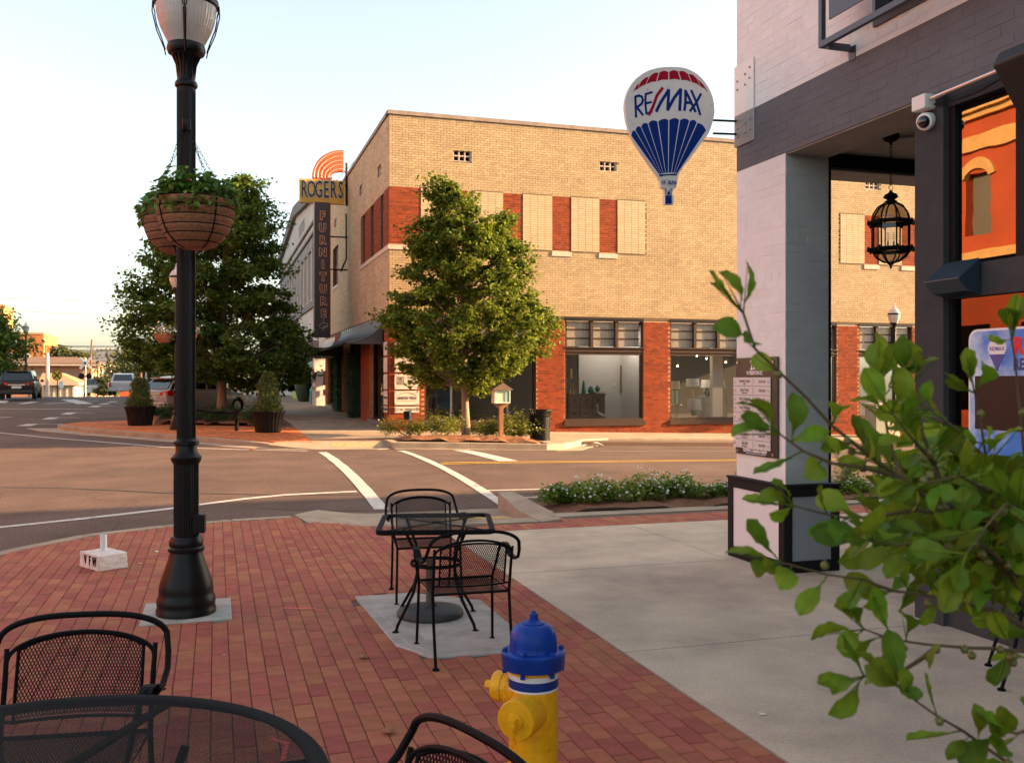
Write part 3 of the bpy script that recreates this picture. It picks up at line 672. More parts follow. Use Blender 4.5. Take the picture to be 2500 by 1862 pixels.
# shop windows on the sunny side
def shopwin(a, b, nsec, glass=M['glass']):
    q = MB()
    pbox(q, PR, a, b, ZH-.05, ZH+.055, -.2, .012, 1)
    z1, z2, z3, z4 = 3.62, 2.76, 2.5, .38
    pbox(q, PR, a, b, z3, z2, -.2, -.02); pbox(q, PR, a, b, z3+.09, z3+.12, -.02, .015); pbox(q, PR, a, b, z2-.04, z2, -.02, .025)
    pbox(q, PR, a+.001, a+.07, z4, z1, -.2, -.06); pbox(q, PR, b-.07, b-.001, z4, z1, -.2, -.06)
    fr = cb.build(q, 'window', [M['brown'], M['darker']])
    sw = (b-a-.14)/nsec
    for i in range(nsec):
        s0 = a+.07+sw*i
        if i: q = MB(); pbox(q, PR, s0-.05, s0+.05, z2, z1, -.2, -.02); cb.build(q, 'mullion', M['brown'], fr)
        for r_ in range(3):
            zz = z2+(z1-z2)*r_/3; q = MB(); pbox(q, PR, s0+.04, s0+sw-.04, zz+.02, zz+(z1-z2)/3-.02, -.15, -.13); cb.build(q, 'pane', M['blind'], fr)
        for r_ in (1, 2): zz = z2+(z1-z2)*r_/3; q = MB(); pbox(q, PR, s0+.04, s0+sw-.04, zz-.022, zz+.022, -.16, -.11); cb.build(q, 'glazing_bar', M['brown'], fr)
    q = MB(); pbox(q, PR, a+.05, b-.05, z4-.02, z3+.01, -.135, -.128); cb.build(q, 'glass', glass, fr)
    q = MB(); pbox(q, PR, a-.04, b+.04, .15, .3, -.2, .07); pbox(q, PR, a, b, .3, .385, -.2, .02); cb.build(q, 'window_sill', M['brown'], fr)
for i, (a, b) in enumerate(wins): shopwin(a, b, 5 if i == 0 else 3, M['glass'])
# shop interior
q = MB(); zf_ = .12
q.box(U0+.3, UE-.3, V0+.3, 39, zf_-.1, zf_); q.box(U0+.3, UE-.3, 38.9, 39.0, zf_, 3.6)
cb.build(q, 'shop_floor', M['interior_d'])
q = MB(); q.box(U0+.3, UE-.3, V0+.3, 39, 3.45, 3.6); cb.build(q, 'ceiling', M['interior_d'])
q = MB()
q.box(ru(1466)+.25, wB[1]+.55, V0+2.6, V0+2.75, zf_, 3.4)        # pale partition
q.box(wB[1]+.35, wB[1]+.5, V0+.35, V0+2.6, zf_, 3.4)
q.box(wC[1]-.75, wC[1]-.35, V0+.8, V0+1.0, zf_, 3.4)
cb.build(q, 'partition', M['interior'])
# awning, canopy, storefront of the side street face
def ribbed(m, v0, v1, zt, zb, out, n, thick=.012):
    pts = [(0, zt)]+[(out*(t**1.7 if False else 1-math.cos(t*math.pi/2)), zt-(zt-zb)*math.sin(t*math.pi/2)) for t in [i/9 for i in range(1, 10)]]
    for a, b in zip(pts[:-1], pts[1:]):
        m.add([PL(v0, a[1], a[0]), PL(v1, a[1], a[0]), PL(v1, b[1], b[0]), PL(v0, b[1], b[0])], [(0, 1, 2, 3)])
        m.add([PL(v0, a[1]-thick, a[0]), PL(v1, a[1]-thick, a[0]), PL(v1, b[1]-thick, b[0]), PL(v0, b[1]-thick, b[0])], [(3, 2, 1, 0)])
    for e in (v0, v1):
        for i in range(len(pts)-1):
            m.add([PL(e, pts[i][1], pts[i][0]), PL(e, pts[i+1][1], pts[i+1][0]), PL(e, zb-.04, pts[i+1][0]), PL(e, zb-.04, pts[i][0])], [(0, 1, 2, 3)])
    for i in range(n+1):
        s_ = v0+(v1-v0)*i/n
        m.tube([PL(s_, z+.012, d) for d, z in pts], .018, 4)
q = MB(); ribbed(q, 30.3, lv(834), 3.72, 2.86, 1.15, 18)
cb.build(q, 'awning', mat('awning_metal', (.1, .1, .105), .4, metal=.4), label='dark curved standing seam awning')
q = MB(); ribbed(q, lv(818), lv(796), 3.6, 2.9, .8, 14); cb.build(q, 'awning', M['galv'])
q = MB(); q.box(U0-1.5, U0, lv(836), 45.2, 2.72, 3.02); q.box(U0-1.62, U0, lv(836)-.1, 45.3, 2.66, 2.72); cb.build(q, 'canopy', mat('canopy_metal', (.045, .035, .034), .5))
for (a, b, z0, z1) in (LH[0], LH[2]):
    q = MB(); t = .07
    for s0, s1, y0, y1 in ((a, a+t, z0, z1), (b-t, b, z0, z1), (a, b, z0, z0+t), (a, b, z1-.3, z1)): pbox(q, PL, s0, s1, y0, y1, -.25, -.12)
    f_ = cb.build(q, 'window', M['darker']); g = MB(); pbox(g, PL, a+t, b-t, z0+t, z1-.3, -.2, -.19); cb.build(g, 'pane', M['glass_m'], f_)
    g = MB(); pbox(g, PL, a-.05, b+.05, z0-.16, z0, -.2, .1); cb.build(g, 'window_sill', mat('slate_sill', (.12, .125, .14), .6), f_)
q = MB(); a, b = LH[1][:2]; q.box(U0+1.4, U0+1.45, a, b, .1, 3.3); q.box(U0+.3, U0+1.4, a-.05, a, .1, 3.3); q.box(U0+.3, U0+1.4, b, b+.05, .1, 3.3); cb.build(q, 'doorway', M['darker'])
def leafcloud(m, pts, size, n=None, up=None, asp=.6, fold=.25, shape='leaf', droop=0.0):
    """leaf shaped faces: a folded kite of four triangles or a lobed maple leaf"""
    for p in pts:
        s_ = size*random.uniform(.65, 1.25); a = random.uniform(0, 6.283)
        el = random.uniform(-.9, .5)-droop
        d = Vector((math.cos(a)*math.cos(el), math.sin(a)*math.cos(el), math.sin(el)))
        sd_ = d.cross(Vector((random.gauss(0, .5), random.gauss(0, .5), 1))).normalized(); nn = sd_.cross(d)
        if shape == 'leaf':
            b = p+d*s_*.45+sd_*s_*asp*.5+nn*s_*fold*.3; c = p+d*s_*.45-sd_*s_*asp*.5+nn*s_*fold*.3
            m.add([p, b, p+d*s_, c], [(0, 1, 2), (0, 2, 3)])
        else:
            q = [(0, 0), (.28, .42), (.12, .5), (.5, .62), (.62, .3), (1.0, 0), (.62, -.3), (.5, -.62), (.12, -.5), (.28, -.42)]
            P_ = [p+d*s_*x+sd_*s_*y*.75+nn*s_*abs(y)*fold for x, y in ((0, 0), (.15, .5), (.55, .55), (1, 0), (.55, -.55), (.15, -.5))]
            m.add(P_, [(0, 1, 2), (0, 2, 3), (0, 3, 4), (0, 4, 5)])
for px0, px1 in ((876, 864), (840, 824)):
    s0, s1 = lv(px0), lv(px1); q = MB()
    leafcloud(q, [Vector(PL(random.uniform(s0, s1)*.5+random.uniform(s0, s1)*.5, random.uniform(.1, 2.7), random.uniform(.02, .32))) for _ in range(2600)], .09)
    q.box(U0-.2, U0, (s0+s1)/2-.15, (s0+s1)/2+.15, .1, 2.6)
    cb.build(q, 'ivy_column', M['ivy'], kind=None)
# sign plates on the corner pier (both faces)
pw = mat('sign_plate', (.62, .55, .5), .5, var=.04, vscale=3)
def text(s_, name, size, M4, mt, parent=None, ext=.003, align='CENTER', sx=1.0, spacing=1.0, bold=0.0, shear=0.0):
    c = bpy.data.curves.new(name, 'FONT'); c.body = s_; c.size = size; c.extrude = ext; c.align_x = align; c.align_y = 'CENTER'; c.space_character = spacing
    c.offset = bold; c.shear = shear; c.resolution_u = 2
    o = bpy.data.objects.new(name, c); COL.objects.link(o)
    dg = bpy.context.evaluated_depsgraph_get(); me = bpy.data.meshes.new_from_object(o.evaluated_get(dg)); bpy.data.objects.remove(o)
    me.transform(Matrix.Diagonal((sx, 1, 1, 1))); me.transform(M4); me.name = name; me.materials.clear(); me.materials.append(mt)
    o = bpy.data.objects.new(name, me); put(o, parent); return o
def face_mat(origin, xa, za):                    # text x along xa, text up along za
    xa = Vector(xa).normalized(); za = Vector(za).normalized(); n = xa.cross(za)
    m4 = Matrix((xa, za, n)).transposed().to_4x4(); m4.translation = Vector(origin); return m4
ink = mat('sign_ink', (.03, .03, .035), .6); inkr = mat('sign_ink_red', (.5, .05, .02), .6)
u0_, u1_ = ru(963), ru(1023); v0_, v1_ = V0+.12, lv(939.5)
Yc = depth(6, V0); zz_ = lambda py: EYE+(925-py)*depth((u0_+u1_)/2, V0)/FPX
rows = [(834, 867), (872, 908), (913, 950), (954, 988), (992, 1007)]
for k, (ya, yb) in enumerate(rows):
    q = MB(); pbox(q, PR, u0_, u1_, zz_(yb), zz_(ya), .03, .042); pl_ = cb.build(q, 'sign_plate', pw)
    q = MB(); pbox(q, PL, v0_, v1_, zz_(yb), zz_(ya), .03, .042); pl2 = cb.build(q, 'sign_plate', pw)
    for s_ in (u0_+.05, u1_-.05):
        for zq in (zz_(yb)+.04, zz_(ya)-.04): q = MB(); pbox(q, PR, s_-.012, s_+.012, zq-.012, zq+.012, .0, .052); cb.build(q, 'stud', M['steel'], pl_)
    cu = (u0_+u1_)/2; zm = (zz_(ya)+zz_(yb))/2
    def T(s_, x, dz, size, mt=ink, sx=1.0, **kw): return text(s_, 'lettering', size, face_mat(Vector(PR(x, zm+dz, .044))-Vector((U0, V0, .1)), (1, 0, 0), (0, 0, 1)), mt, pl_, sx=sx, **kw)
    if k == 3:
        T('UNITED TITLE', cu, -.01, .115, sx=.85, bold=.002)
        q = MB(); q.tube([PR(cu-.3+.6*t, zm+.07+.1*math.sin(math.pi*t), .046) for t in [i/12 for i in range(13)]], .006, 4, mi=0); pbox(q, PR, cu-.32, cu+.3, zm-.095, zm-.087, .04, .047); cb.build(q, 'emblem', inkr, pl_)
        text('UNITED TITLE', 'lettering', .1, face_mat(Vector(PL((v0_+v1_)/2, zm, .044))-Vector((U0, V0, .1)), (0, -1, 0), (0, 0, 1)), ink, pl2, sx=.85)
    if k == 4:
        T('111 N. TRENTON', cu, 0, .125, mt=mat('sign_grey', (.12, .11, .11), .6), sx=.8)
        text('111 N. TRENTON', 'lettering', .11, face_mat(Vector(PL((v0_+v1_)/2, zm, .044))-Vector((U0, V0, .1)), (0, -1, 0), (0, 0, 1)), ink, pl2, sx=.8)
    if k == 2:
        T('David', cu+.02, .12, .11, mt=ink, align='LEFT'); T('Hedgepeth', cu+.02, -.02, .1, mt=ink, align='LEFT', sx=.7); T('Insurance', cu+.12, -.14, .06, mt=ink)
        q = MB(); pbox(q, PR, u0_+.06, u0_+.3, zm-.1, zm+.16, .04, .045); cb.build(q, 'emblem', mat('sign_photo', (.22, .2, .19), .6, var=.6, vscale=14), pl_)
    if k == 1: T('Suites', cu, 0, .1)
# utilities at the end wall
q = MB(); q.box(U0-.12, U0+.0, 46.8, 47.1, 1.4, 2.1); q.box(U0-.1, U0, 46.85, 47.05, .9, 1.2); q.tube([(U0-.08, 47, 1.4), (U0-.08, 47, .2)], .03, 6); q.tube([(U0-.06, 46.9, 3.2), (U0-.06, 46.9, 2.1)], .025, 6)
cb.build(q, 'meter_box', M['galv'])
# ================================================================ near building with the corner porch
nb = Frame('porch_building', 'white and charcoal painted brick building with an open corner porch', 'building', 4.8, 8.06, 0)
def PA(s_, z, d): return (4.8-d, s_, z)           # street face, s = v, outward -u
def PC(s_, z, d): return (s_, 7.245-d, z)         # column face towards us, s = u
def PE(s_, z, d): return (s_, 8.06+d, z)          # far face
ZB0, ZB1, ZTOP = 3.69, 4.225, 8.6
BAL = (2.2, 6.05, 4.42, 6.6)                       # upper window opening
m = MB(); wall_cells(m, PA, -14, 7.65, ZB0, ZTOP, [BAL], .44); wall_cells(m, PE, 4.8, 40, ZB0, ZTOP, [], .41)
m.box(8.5, 40, -14, 7.64, 3.84, ZTOP-.1); m.box(5.24, 8.5, -14, 7.64, ZTOP-.3, ZTOP-.1)
m.box(8.5, 40, -14, 8.05, -.6, 3.6); m.box(5.25, 8.5, -14, 2, 3.9, 8)
nb.build(m, 'wall', M['grey_brick'])
BKW = dict(c=.0762, L=.215, j=.005, d0=0.0005, d1=.0042, rnd=.0012)
def painted(P, s0, s1, z0, z1, holes, mt, nmax, key, name='brick'):
    m = MB(); full = []; bricks(m, P, s0, s1, z0, z1, holes, full=full, **BKW)
    h = (BKW['L']-BKW['j'])/2; z_ = (BKW['c']-BKW['j'])/2
    full.sort(key=key)
    for i, q in enumerate(full):
        a, b, za, zb, d, d0 = q[0]-h, q[0]+h, q[1]-z_, q[1]+z_, q[2], .0005; g = .003
        t = [random.uniform(-.0012, .0012) for _ in range(4)]
        vs_ = [P(a+g, za+g, d+t[0]), P(b-g, za+g, d+t[1]), P(b-g, zb-g, d+t[2]), P(a+g, zb-g, d+t[3]), P(a, za, d0), P(b, za, d0), P(b, zb, d0), P(a, zb, d0)]
        fs = [(0,1,2,3), (4,5,1,0), (5,6,2,1), (6,7,3,2), (7,4,0,3)]
        if i < nmax: k = MB(); k.add(vs_, fs); nb.build(k, name, mt)
        else: m.add(vs_, fs)
    nb.build(m, name, mt, kind='stuff')
near = lambda q: abs(q[0]-6.2)+abs(q[1]-4.0)
painted(PA, 2.8, 8.06, ZB1, 6.0, [BAL], M['white_brick'], 80, near)
painted(PA, 2.8, 8.06, ZB0, ZB1, [], M['grey_brick'], 100, near)
m = MB(); m.box(4.8, 5.24, 7.245, 8.06, .6, ZB0); nb.build(m, 'column', M['grey_side'])
painted(PA, 7.245, 8.06, .76, ZB0, [], M['white_brick'], 60, near)
painted(PC, 4.8, 5.24, .76, ZB0-.002, [], M['grey_side'], 40, lambda q: q[1])
m = MB()                                          # white paint skin between bricks
pbox(m, PA, 7.245, 8.06, .76, ZB0, -.01, .0022); pbox(m, PA, -14, 8.06, ZB1, ZTOP, -.01, .004) if False else None
wall_cells(m, PA, -14, 8.06, ZB1, ZTOP, [BAL], .01, .0022); nb.build(m, 'paint', M['white_brick'])
m = MB(); pbox(m, PA, -14, 8.06, ZB0, ZB1, -.01, .0026); nb.build(m, 'paint', M['grey_brick']); m = MB(); pbox(m, PC, 4.8, 5.24, .76, ZB0, -.01, .0028); nb.build(m, 'paint', M['grey_side'])
m = MB(); m.box(5.24, 5.31, 7.3, 8.0, .76, 3.68); nb.build(m, 'corner_trim', M['darker'])
# pedestal
m = MB(); u0, u1, v0, v1, h = 4.735, 5.305, 7.17, 8.12, .75
m.box(u0+.02, u1-.02, v0+.02, v1-.02, 0, h-.02)
core = nb.build(m, 'pedestal', M['darker'])
def framed(P, s0, s1, z0, z1, w_, d, pm):
    for a, b, c, e in ((s0, s1, z1-w_, z1), (s0, s1, z0, z0+w_*1.2), (s0, s0+w_, z0+w_*1.2, z1-w_), (s1-w_, s1, z0+w_*1.2, z1-w_)):
        q = MB(); pbox(q, P, a, b, c, e, -.01, d); bevel(nb.build(q, 'pedestal_frame', M['darker'], core), .003)
    q = MB(); pbox(q, P, s0+w_, s1-w_, z0+w_*1.2, z1-w_, -.01, d*.3); nb.build(q, 'pedestal_panel', pm, core)
framed(lambda s_, z, d: (u0+.018-d, s_, z), v0, v1, 0, h, .085, .02, M['panel_white'])
framed(lambda s_, z, d: (s_, v0+.018-d, z), u0, u1, 0, h, .085, .02, M['panel_grey'])
framed(lambda s_, z, d: (u1-.018+d, s_, z), v0, v1, 0, h, .085, .02, M['panel_grey'])
q = MB(); q.box(u0-.012, u1+.012, v0-.012, v1+.012, h, h+.022); bevel(nb.build(q, 'pedestal_cap', M['darker'], core), .004)
# porch ceiling, inner beams, pilaster
m = MB(); m.box(5.24, 8.5, 5.62, 7.65, 3.83, 3.9); nb.build(m, 'porch_ceiling', M['soffit'])
m = MB(); m.box(4.805, 5.235, 5.6, 8.055, ZB0-.012, ZB0-.002); m.box(5.24, 8.5, 7.66, 8.055, 3.68, 3.688); nb.build(m, 'soffit_board', M['soffit'])
m = MB(); m.box(5.25, 8.5, 7.62, 7.65, 3.695, 3.83); m.box(8.44, 8.5, 5.6, 8.05, -.05, 3.83); m.box(4.9, 8.5, 5.46, 5.6, -.05, 3.83); m.box(5.24, 8.5, 2, 5.4, 3.7, 3.9); nb.build(m, 'inner_wall', M['darker'])
m = MB(); m.box(4.78, 4.9, 5.33, 5.61, -.02, ZB0-.002); bevel(nb.build(m, 'pilaster', M['dark']), .004)
# shopfront facing the main street
def AB(m, s0, s1, z0, z1, d0, d1): pbox(m, PA, s0, s1, z0, z1, d0, d1)
G = -.06
m = MB(); AB(m, -8, 5.33, 3.57, ZB0-.002, -.3, -.02); AB(m, -8, 5.33, 2.25, 2.47, -.3, -.015); AB(m, -8, 5.33, -.1, .5, -.3, -.02); m2 = MB()
for a in (5.275, 4.70, 4.15, 3.6, 3.0, 2.4): AB(m2, a-(.0 if a > 5 else .06), a+(.07 if a > 5 else .06), 2.47, 3.57, -.3, -.03)
for a in (5.30, 3.3, 1.5): AB(m2, a, a+.05, .5, 2.25, -.3, -.03)
AB(m2, -8, 5.36, 2.47, 2.50, -.2, -.1); AB(m2, -8, 5.36, 3.53, 3.57, -.2, -.1)
nb.build(m, 'shopfront', M['dark']); nb.build(m2, 'window_frame', M['darker'])
for a, b in ((4.76, 5.275), (4.21, 4.64), (3.64, 4.11), (3.04, 3.56), (2.44, 2.96)): q = MB(); AB(q, a, b, 2.5, 3.52, G-.005, G); nb.build(q, 'pane', M['glass_m'])
for a, b in ((3.37, 5.30), (1.57, 3.3)): q = MB(); AB(q, a, b, .5, 2.25, G-.005, G); nb.build(q, 'pane', glass_mat('display_glass', (.3, .31, .31), 2.4, 0.0, .004))
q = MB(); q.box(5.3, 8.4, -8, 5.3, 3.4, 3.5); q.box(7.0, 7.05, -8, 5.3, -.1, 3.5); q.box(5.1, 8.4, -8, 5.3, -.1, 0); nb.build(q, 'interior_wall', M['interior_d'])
# upper window and balcony screen
q = MB(); AB(q, BAL[0], BAL[1], BAL[2], BAL[3], -.43, -.38); nb.build(q, 'upper_window', M['glass_d'])
q = MB(); AB(q, BAL[0], BAL[1], BAL[2], BAL[2]+.06, -.3, -.1); AB(q, BAL[1]-.06, BAL[1], BAL[2], BAL[3], -.3, -.12); AB(q, BAL[0], BAL[1]+.0, BAL[2]-.05, BAL[2]-.001, -.2, .03)
nb.build(q, 'window_frame', mat('teal_black_frame', (.03, .04, .05), .4))
bb_ = mat('balcony_steel', (.07, .085, .11), .4, metal=.3)
bal = MB(); B0, B1, bz, bo = 2.0, 6.39, 4.30, .27
def bar(m, s0, s1, z0, z1, d0, d1): AB(m, s0, s1, z0, z1, d0, d1)
bar(bal, B1-.04, B1, bz, 5.7, bo-.04, bo); bar(bal, B0, B1-.04, bz, bz+.045, bo-.04, bo); bar(bal, B1-.04, B1, bz, bz+.045, 0, bo-.04)
bar(bal, B1-.04, B1, 5.66, 5.7, 0, bo-.04); bar(bal, B0, B1-.04, 5.66, 5.7, bo-.04, bo)
for s_ in (5.75, 4.85, 3.95, 3.05): bar(bal, s_-.015, s_+.015, bz+.045, 5.66, bo-.035, bo-.012)
bo_ = nb.build(bal, 'balcony_rail', bb_)
q = MB(); bar(q, B1-.11, B1-.03, bz-.09, bz+.02, .0, .012); q.box(4.8-bo+.03, 4.8, B1-.09, B1-.07, bz-.03, bz+.01); nb.build(q, 'bracket', bb_, bo_)
q = MB(); s0, s1, z0, z1 = 3.1, 6.24, 4.47, 5.6      # cut-out screen panel made of strips around slots
holes = []
for r_ in range(9):
    x = s1-.17; random.seed(40+r_); zc = z0+.12+r_*.062
    while x > s1-1.55:
        L = random.choice([.06, .1, .16, .22, .3]); holes.append((x-L, x, zc, zc+.034)); x -= L+random.choice([.03, .05, .08])
random.seed(11)
wall_cells(q, PA, s0, s1, z0, z1, holes, .012, bo+.012); nb.build(q, 'balcony_screen', bb_, bo_)
# steel plates of the hanging sign, column corner
for P, s0, s1, nm in ((PA, 7.74, 8.075, 'street'),):
    q = MB(); pbox(q, P, s0, s1, 3.93, 4.7, .009, .018); pt = nb.build(q, 'mounting_plate', M['white'])
    q = MB(); pbox(q, P, s0, s1, 3.925, 4.225, .0181, .0195); nb.build(q, 'plate_paint', mat('plate_grey', (.23, .22, .22), .6), pt)
    for a, z in ((7.80, 4.62), (7.88, 4.58), (7.80, 4.52), (7.88, 4.48), (8.02, 4.55), (8.02, 4.47), (7.8, 4.14), (7.88, 4.12), (7.8, 4.04), (7.88, 4.03), (8.02, 4.1), (8.02, 4.02)):
        q = MB(); q.lathe([(.011, 0), (.011, .008), (.004, .012)], 8, (4.779, a, z), 0, Matrix.Rotation(R(-90), 4, 'Y')); nb.build(q, 'bolt', M['galv'], pt)
q = MB(); q.box(4.785, 5.1, 8.07, 8.085, 3.93, 4.7); nb.build(q, 'mounting_plate', M['white'])
# ---------------------------------------------------------------- hanging balloon shaped sign
bs = Frame('balloon_sign', 'balloon shaped RE/MAX sign in red, white and blue hung off the building corner', 'sign', 4.8, 8.02, 4.0)
SC = .000927; bu = on_v(8.0, 1637)
def BP(x, y): return (bu+(x-650)*SC*1.0, 3.975-(y-840)*SC)
out = [(150,610),(153,545),(165,490),(187,430),(215,380),(250,333),(290,290),(340,250),(400,215),(460,190),(520,172),(580,160),(640,152),(740,144),(800,146),(850,155),(910,175),(960,200),(1010,238),(1050,280),(1085,325),(1110,370),(1130,420),(1142,475),(1150,560),(1143,610),(1130,660),(1110,720),(1080,790),(1000,890),(900,1020),(800,1140),(735,1240),(728,1300),(715,1365),(685,1382),(670,1430),(685,1450),(685,1530),(675,1538),(595,1542),(588,1535),(583,1380),(548,1372),(535,1300),(515,1265),(420,1150),(330,1040),(240,920),(195,820),(165,720)]
def BF(t): return lambda x, y, k: (BP(x, y)[0], 8.02-t[0]-(t[1]-t[0])*k, BP(x, y)[1])
q = MB(); q.prism(out, 0, 1, BF((-.02, .02))); body = bs.build(q, 'sign_board', mat('sign_white', (.72, .69, .67), .6, spec=.2, var=.04, vscale=3), fix=True)
bl, rd = mat('sign_blue', (.002, .028, .2), .6, spec=.12), mat('sign_red', (.34, .004, .025), .6, spec=.12)
def bpoly(m, pts, t=.0215): m.prism(pts, 0, 1, BF((.019, t)))
def rib(m, pts, w_, t=.0225):
    for a, b in zip(pts[:-1], pts[1:]):
        d = Vector((b[0]-a[0], b[1]-a[1])); n_ = Vector((-d.y, d.x)).normalized()*w_/2
        e = d.normalized()*w_*.18; a2 = (a[0]-e.x, a[1]-e.y); b2 = (b[0]+e.x, b[1]+e.y); t += .00006
        bpoly(m, [(a2[0]+n_.x, a2[1]+n_.y), (b2[0]+n_.x, b2[1]+n_.y), (b2[0]-n_.x, b2[1]-n_.y), (a2[0]-n_.x, a2[1]-n_.y)], t)
def lerp(a, b, t): return (a[0]+(b[0]-a[0])*t, a[1]+(b[1]-a[1])*t)
tops = [(232,447),(312,345),(415,272),(522,222),(630,205),(738,190),(848,203),(950,245),(1078,372)]
bots = [(232,447),(290,408),(375,354),(495,312),(630,282),(765,272),(885,282),(985,316),(1078,372)]
for i in range(8):
    a, b, c, d = lerp(tops[i], tops[i+1], .05), lerp(tops[i], tops[i+1], .95), lerp(bots[i+1], bots[i], .05), lerp(bots[i+1], bots[i], .95)
    q = MB(); cr = [(lerp(a, b, t)[0], lerp(a, b, t)[1]-16*math.sin(math.pi*t)) for t in (0, .25, .5, .75, 1)]; dn = [(lerp(c, d, t)[0], lerp(c, d, t)[1]-9*math.sin(math.pi*t)) for t in (0, .5, 1)]
    bpoly(q, cr+dn); bs.build(q, 'red_gore', rd, body, fix=True)
bt = [(216,880),(262,822),(322,782),(400,742),(508,712),(631,688),(752,678),(866,678),(948,690),(1056,762)]
bb2 = [(520,1240),(537,1236),(552,1232),(570,1228),(595,1222),(625,1218),(660,1215),(685,1215),(702,1216),(728,1216)]
for i in range(9):
    a, b = lerp(bt[i], bt[i+1], .05), lerp(bt[i], bt[i+1], .95); c, d = lerp(bb2[i+1], bb2[i], .1), lerp(bb2[i+1], bb2[i], .9)
    q = MB(); cr = [(lerp(a, b, t)[0]-(6 if i < 4 else -6)*math.sin(math.pi*t), lerp(a, b, t)[1]-20*math.sin(math.pi*t)) for t in (0, .2, .4, .6, .8, 1)]
    bpoly(q, cr+[c, d]); bs.build(q, 'blue_gore', bl, body, fix=True)
q = MB(); bpoly(q, [(520, 1243), (726, 1220), (714, 1243), (640, 1244), (580, 1252), (532, 1266)]); bs.build(q, 'blue_band', bl, body, fix=True)
LET = {'letter_r': ([[(262, 485), (266, 590), (270, 690)], [(262, 487), (300, 472), (333, 480), (345, 512), (332, 550), (300, 575), (272, 592)], [(278, 590), (345, 662)]], 24, bl),
       'letter_e': ([[(374, 455), (372, 550), (382, 640)], [(372, 452), (447, 424)], [(374, 545), (438, 524)], [(382, 648), (446, 618)]], 22, bl),
       'slash': ([[(562, 372), (500, 452), (455, 570), (410, 655)]], 30, rd),
       'letter_m': ([[(492, 612), (540, 520), (630, 385), (618, 590)], [(618, 585), (690, 460), (764, 366), (752, 580)]], 32, bl),
       'letter_a': ([[(806, 576), (818, 480), (816, 374), (860, 450), (930, 580)], [(826, 497), (880, 492)]], 28, bl),
       'letter_x': ([[(882, 368), (940, 480), (984, 606)], [(992, 394), (930, 500), (868, 578)]], 26, bl)}
for nm, (st, w_, mt) in LET.items():
    q = MB()
    for s_ in st: rib(q, s_, w_)
    bs.build(q, nm, mt, body, fix=True)
text('AX   RE/MA', 'lettering', .05, face_mat(Vector((bu-.028, 8.0-.0225, 3.975-(1322-840)*SC))-Vector((4.8, 8.02, 4.0)), (1, 0, 0), (0, 0, 1)), bl, body, sx=.62, shear=.2)
q = MB(); bpoly(q, [(592, 1455), (663, 1440), (663, 1530), (592, 1536)])
for a, b in (((585, 1380), (603, 1455)), ((662, 1375), (650, 1445)), ((595, 1378), (628, 1450)), ((655, 1376), (612, 1452))): rib(q, [a, b], 5)
for x, y in ((624, 1432), (640, 1428)): bpoly(q, [(x+9*math.cos(t), y+12*math.sin(t)) for t in [k*.9 for k in range(7)]])
rib(q, [(625, 1445), (622, 1420), (640, 1395)], 6); bs.build(q, 'basket', bl, body, fix=True)
for z in (4.17, 4.045):
    q = MB(); q.tube([(bu+.46, 8.02, z-.012), (4.86, 8.05, z+.012)], .011, 6); bs.build(q, 'sign_arm', M['darker'])
for x, y in ((222, 657), (230, 762), (395, 400), (624, 355), (915, 303), (1112, 497), (1101, 613), (610, 1290)):
    c = BP(x, y); q = MB(); q.box(c[0]-.004, c[0]+.004, 7.996, 8.001, c[1]-.004, c[1]+.004); bs.build(q, 'bolt', M['galv'], body)
# ---------------------------------------------------------------- directory sign on the column
ds = Frame('directory_sign', 'black and white tenant directory screwed to the white column', 'sign', 4.8, 7.7, 1.0)
def dtext(s_, v_, z, size, mt, par, d, sx=.6, **kw): return text(s_, 'lettering', size, face_mat(Vector((4.8-d, v_, z))-Vector((4.8, 7.7, 1.0)), (0, -1, 0), (0, 0, 1)), mt, par, sx=sx, ext=.001, **kw)
q = MB(); AB(q, 7.33, 8.035, .99, 1.9, .012, .028); bk = ds.build(q, 'back_board', mat('board_black', (.022, .017, .016), .35)); bevel(bk, .002)
wl = mat('letter_white', (.8, .78, .76), .5); ln = mat('letter_grey', (.10, .095, .09), .6)
dtext('201', 7.71, 1.825, .125, wl, bk, .0285, .75, bold=.003); dtext('N TRENTON ST.', 7.70, 1.755, .05, wl, bk, .0285, .75, bold=.0015)
dtext('RE/MAX Results Realty', 7.7, 1.035-.0, .05, wl, bk, .0285, .85, bold=.0015); dtext('Each office independently owned and operated', 7.69, 1.008, .018, wl, bk, .0285, .95)
names = [('Brandon Crume', 'Broker', '318.245.1108'), ('Jenny Crume', 'Sales Associate', '318.243.2258'), ('Bruce Siegmund', 'Associate Broker', '318.614.4533'), ('Tracee Bradshaw', 'Sales Associate', '318.243.3141'), ('Taylor Pyles', 'Sales Assistant & Project Manager', '318.245.0972'), ('Dawn L. Alexander', 'Associate Broker', '318.243.4180'), ('Lora Bullock', 'Sales Associate', '318.607.7795'), ('Kelly Ball', 'Sales Associate', '318.245.3620')]
pwm = mat('directory_plate', (.62, .58, .57), .4)
for i, (a, b, c) in enumerate(names):
    z1 = 1.715-.0835*i; z0 = z1-.08; q = MB(); AB(q, 7.43, 8.065, z0, z1, .03, .038); p_ = ds.build(q, 'name_plate', pwm); bevel(p_, .0015)
    dtext(a, 7.86, z1-.033, .045, ln, p_, .0385, .62); dtext(b, 7.86, z0+.018, .022, ln, p_, .0385, .7); dtext(c, 7.565, z1-.04, .034, ln, p_, .0385, .6)
    q = MB(); AB(q, 7.712, 7.716, z0+.012, z1-.012, .038, .0388); ds.build(q, 'divider', ln, p_)
    for s_ in (8.035, 7.46): q = MB(); AB(q, s_-.008, s_+.008, z0+.032, z0+.048, .038, .046); ds.build(q, 'stud', M['steel'], p_)
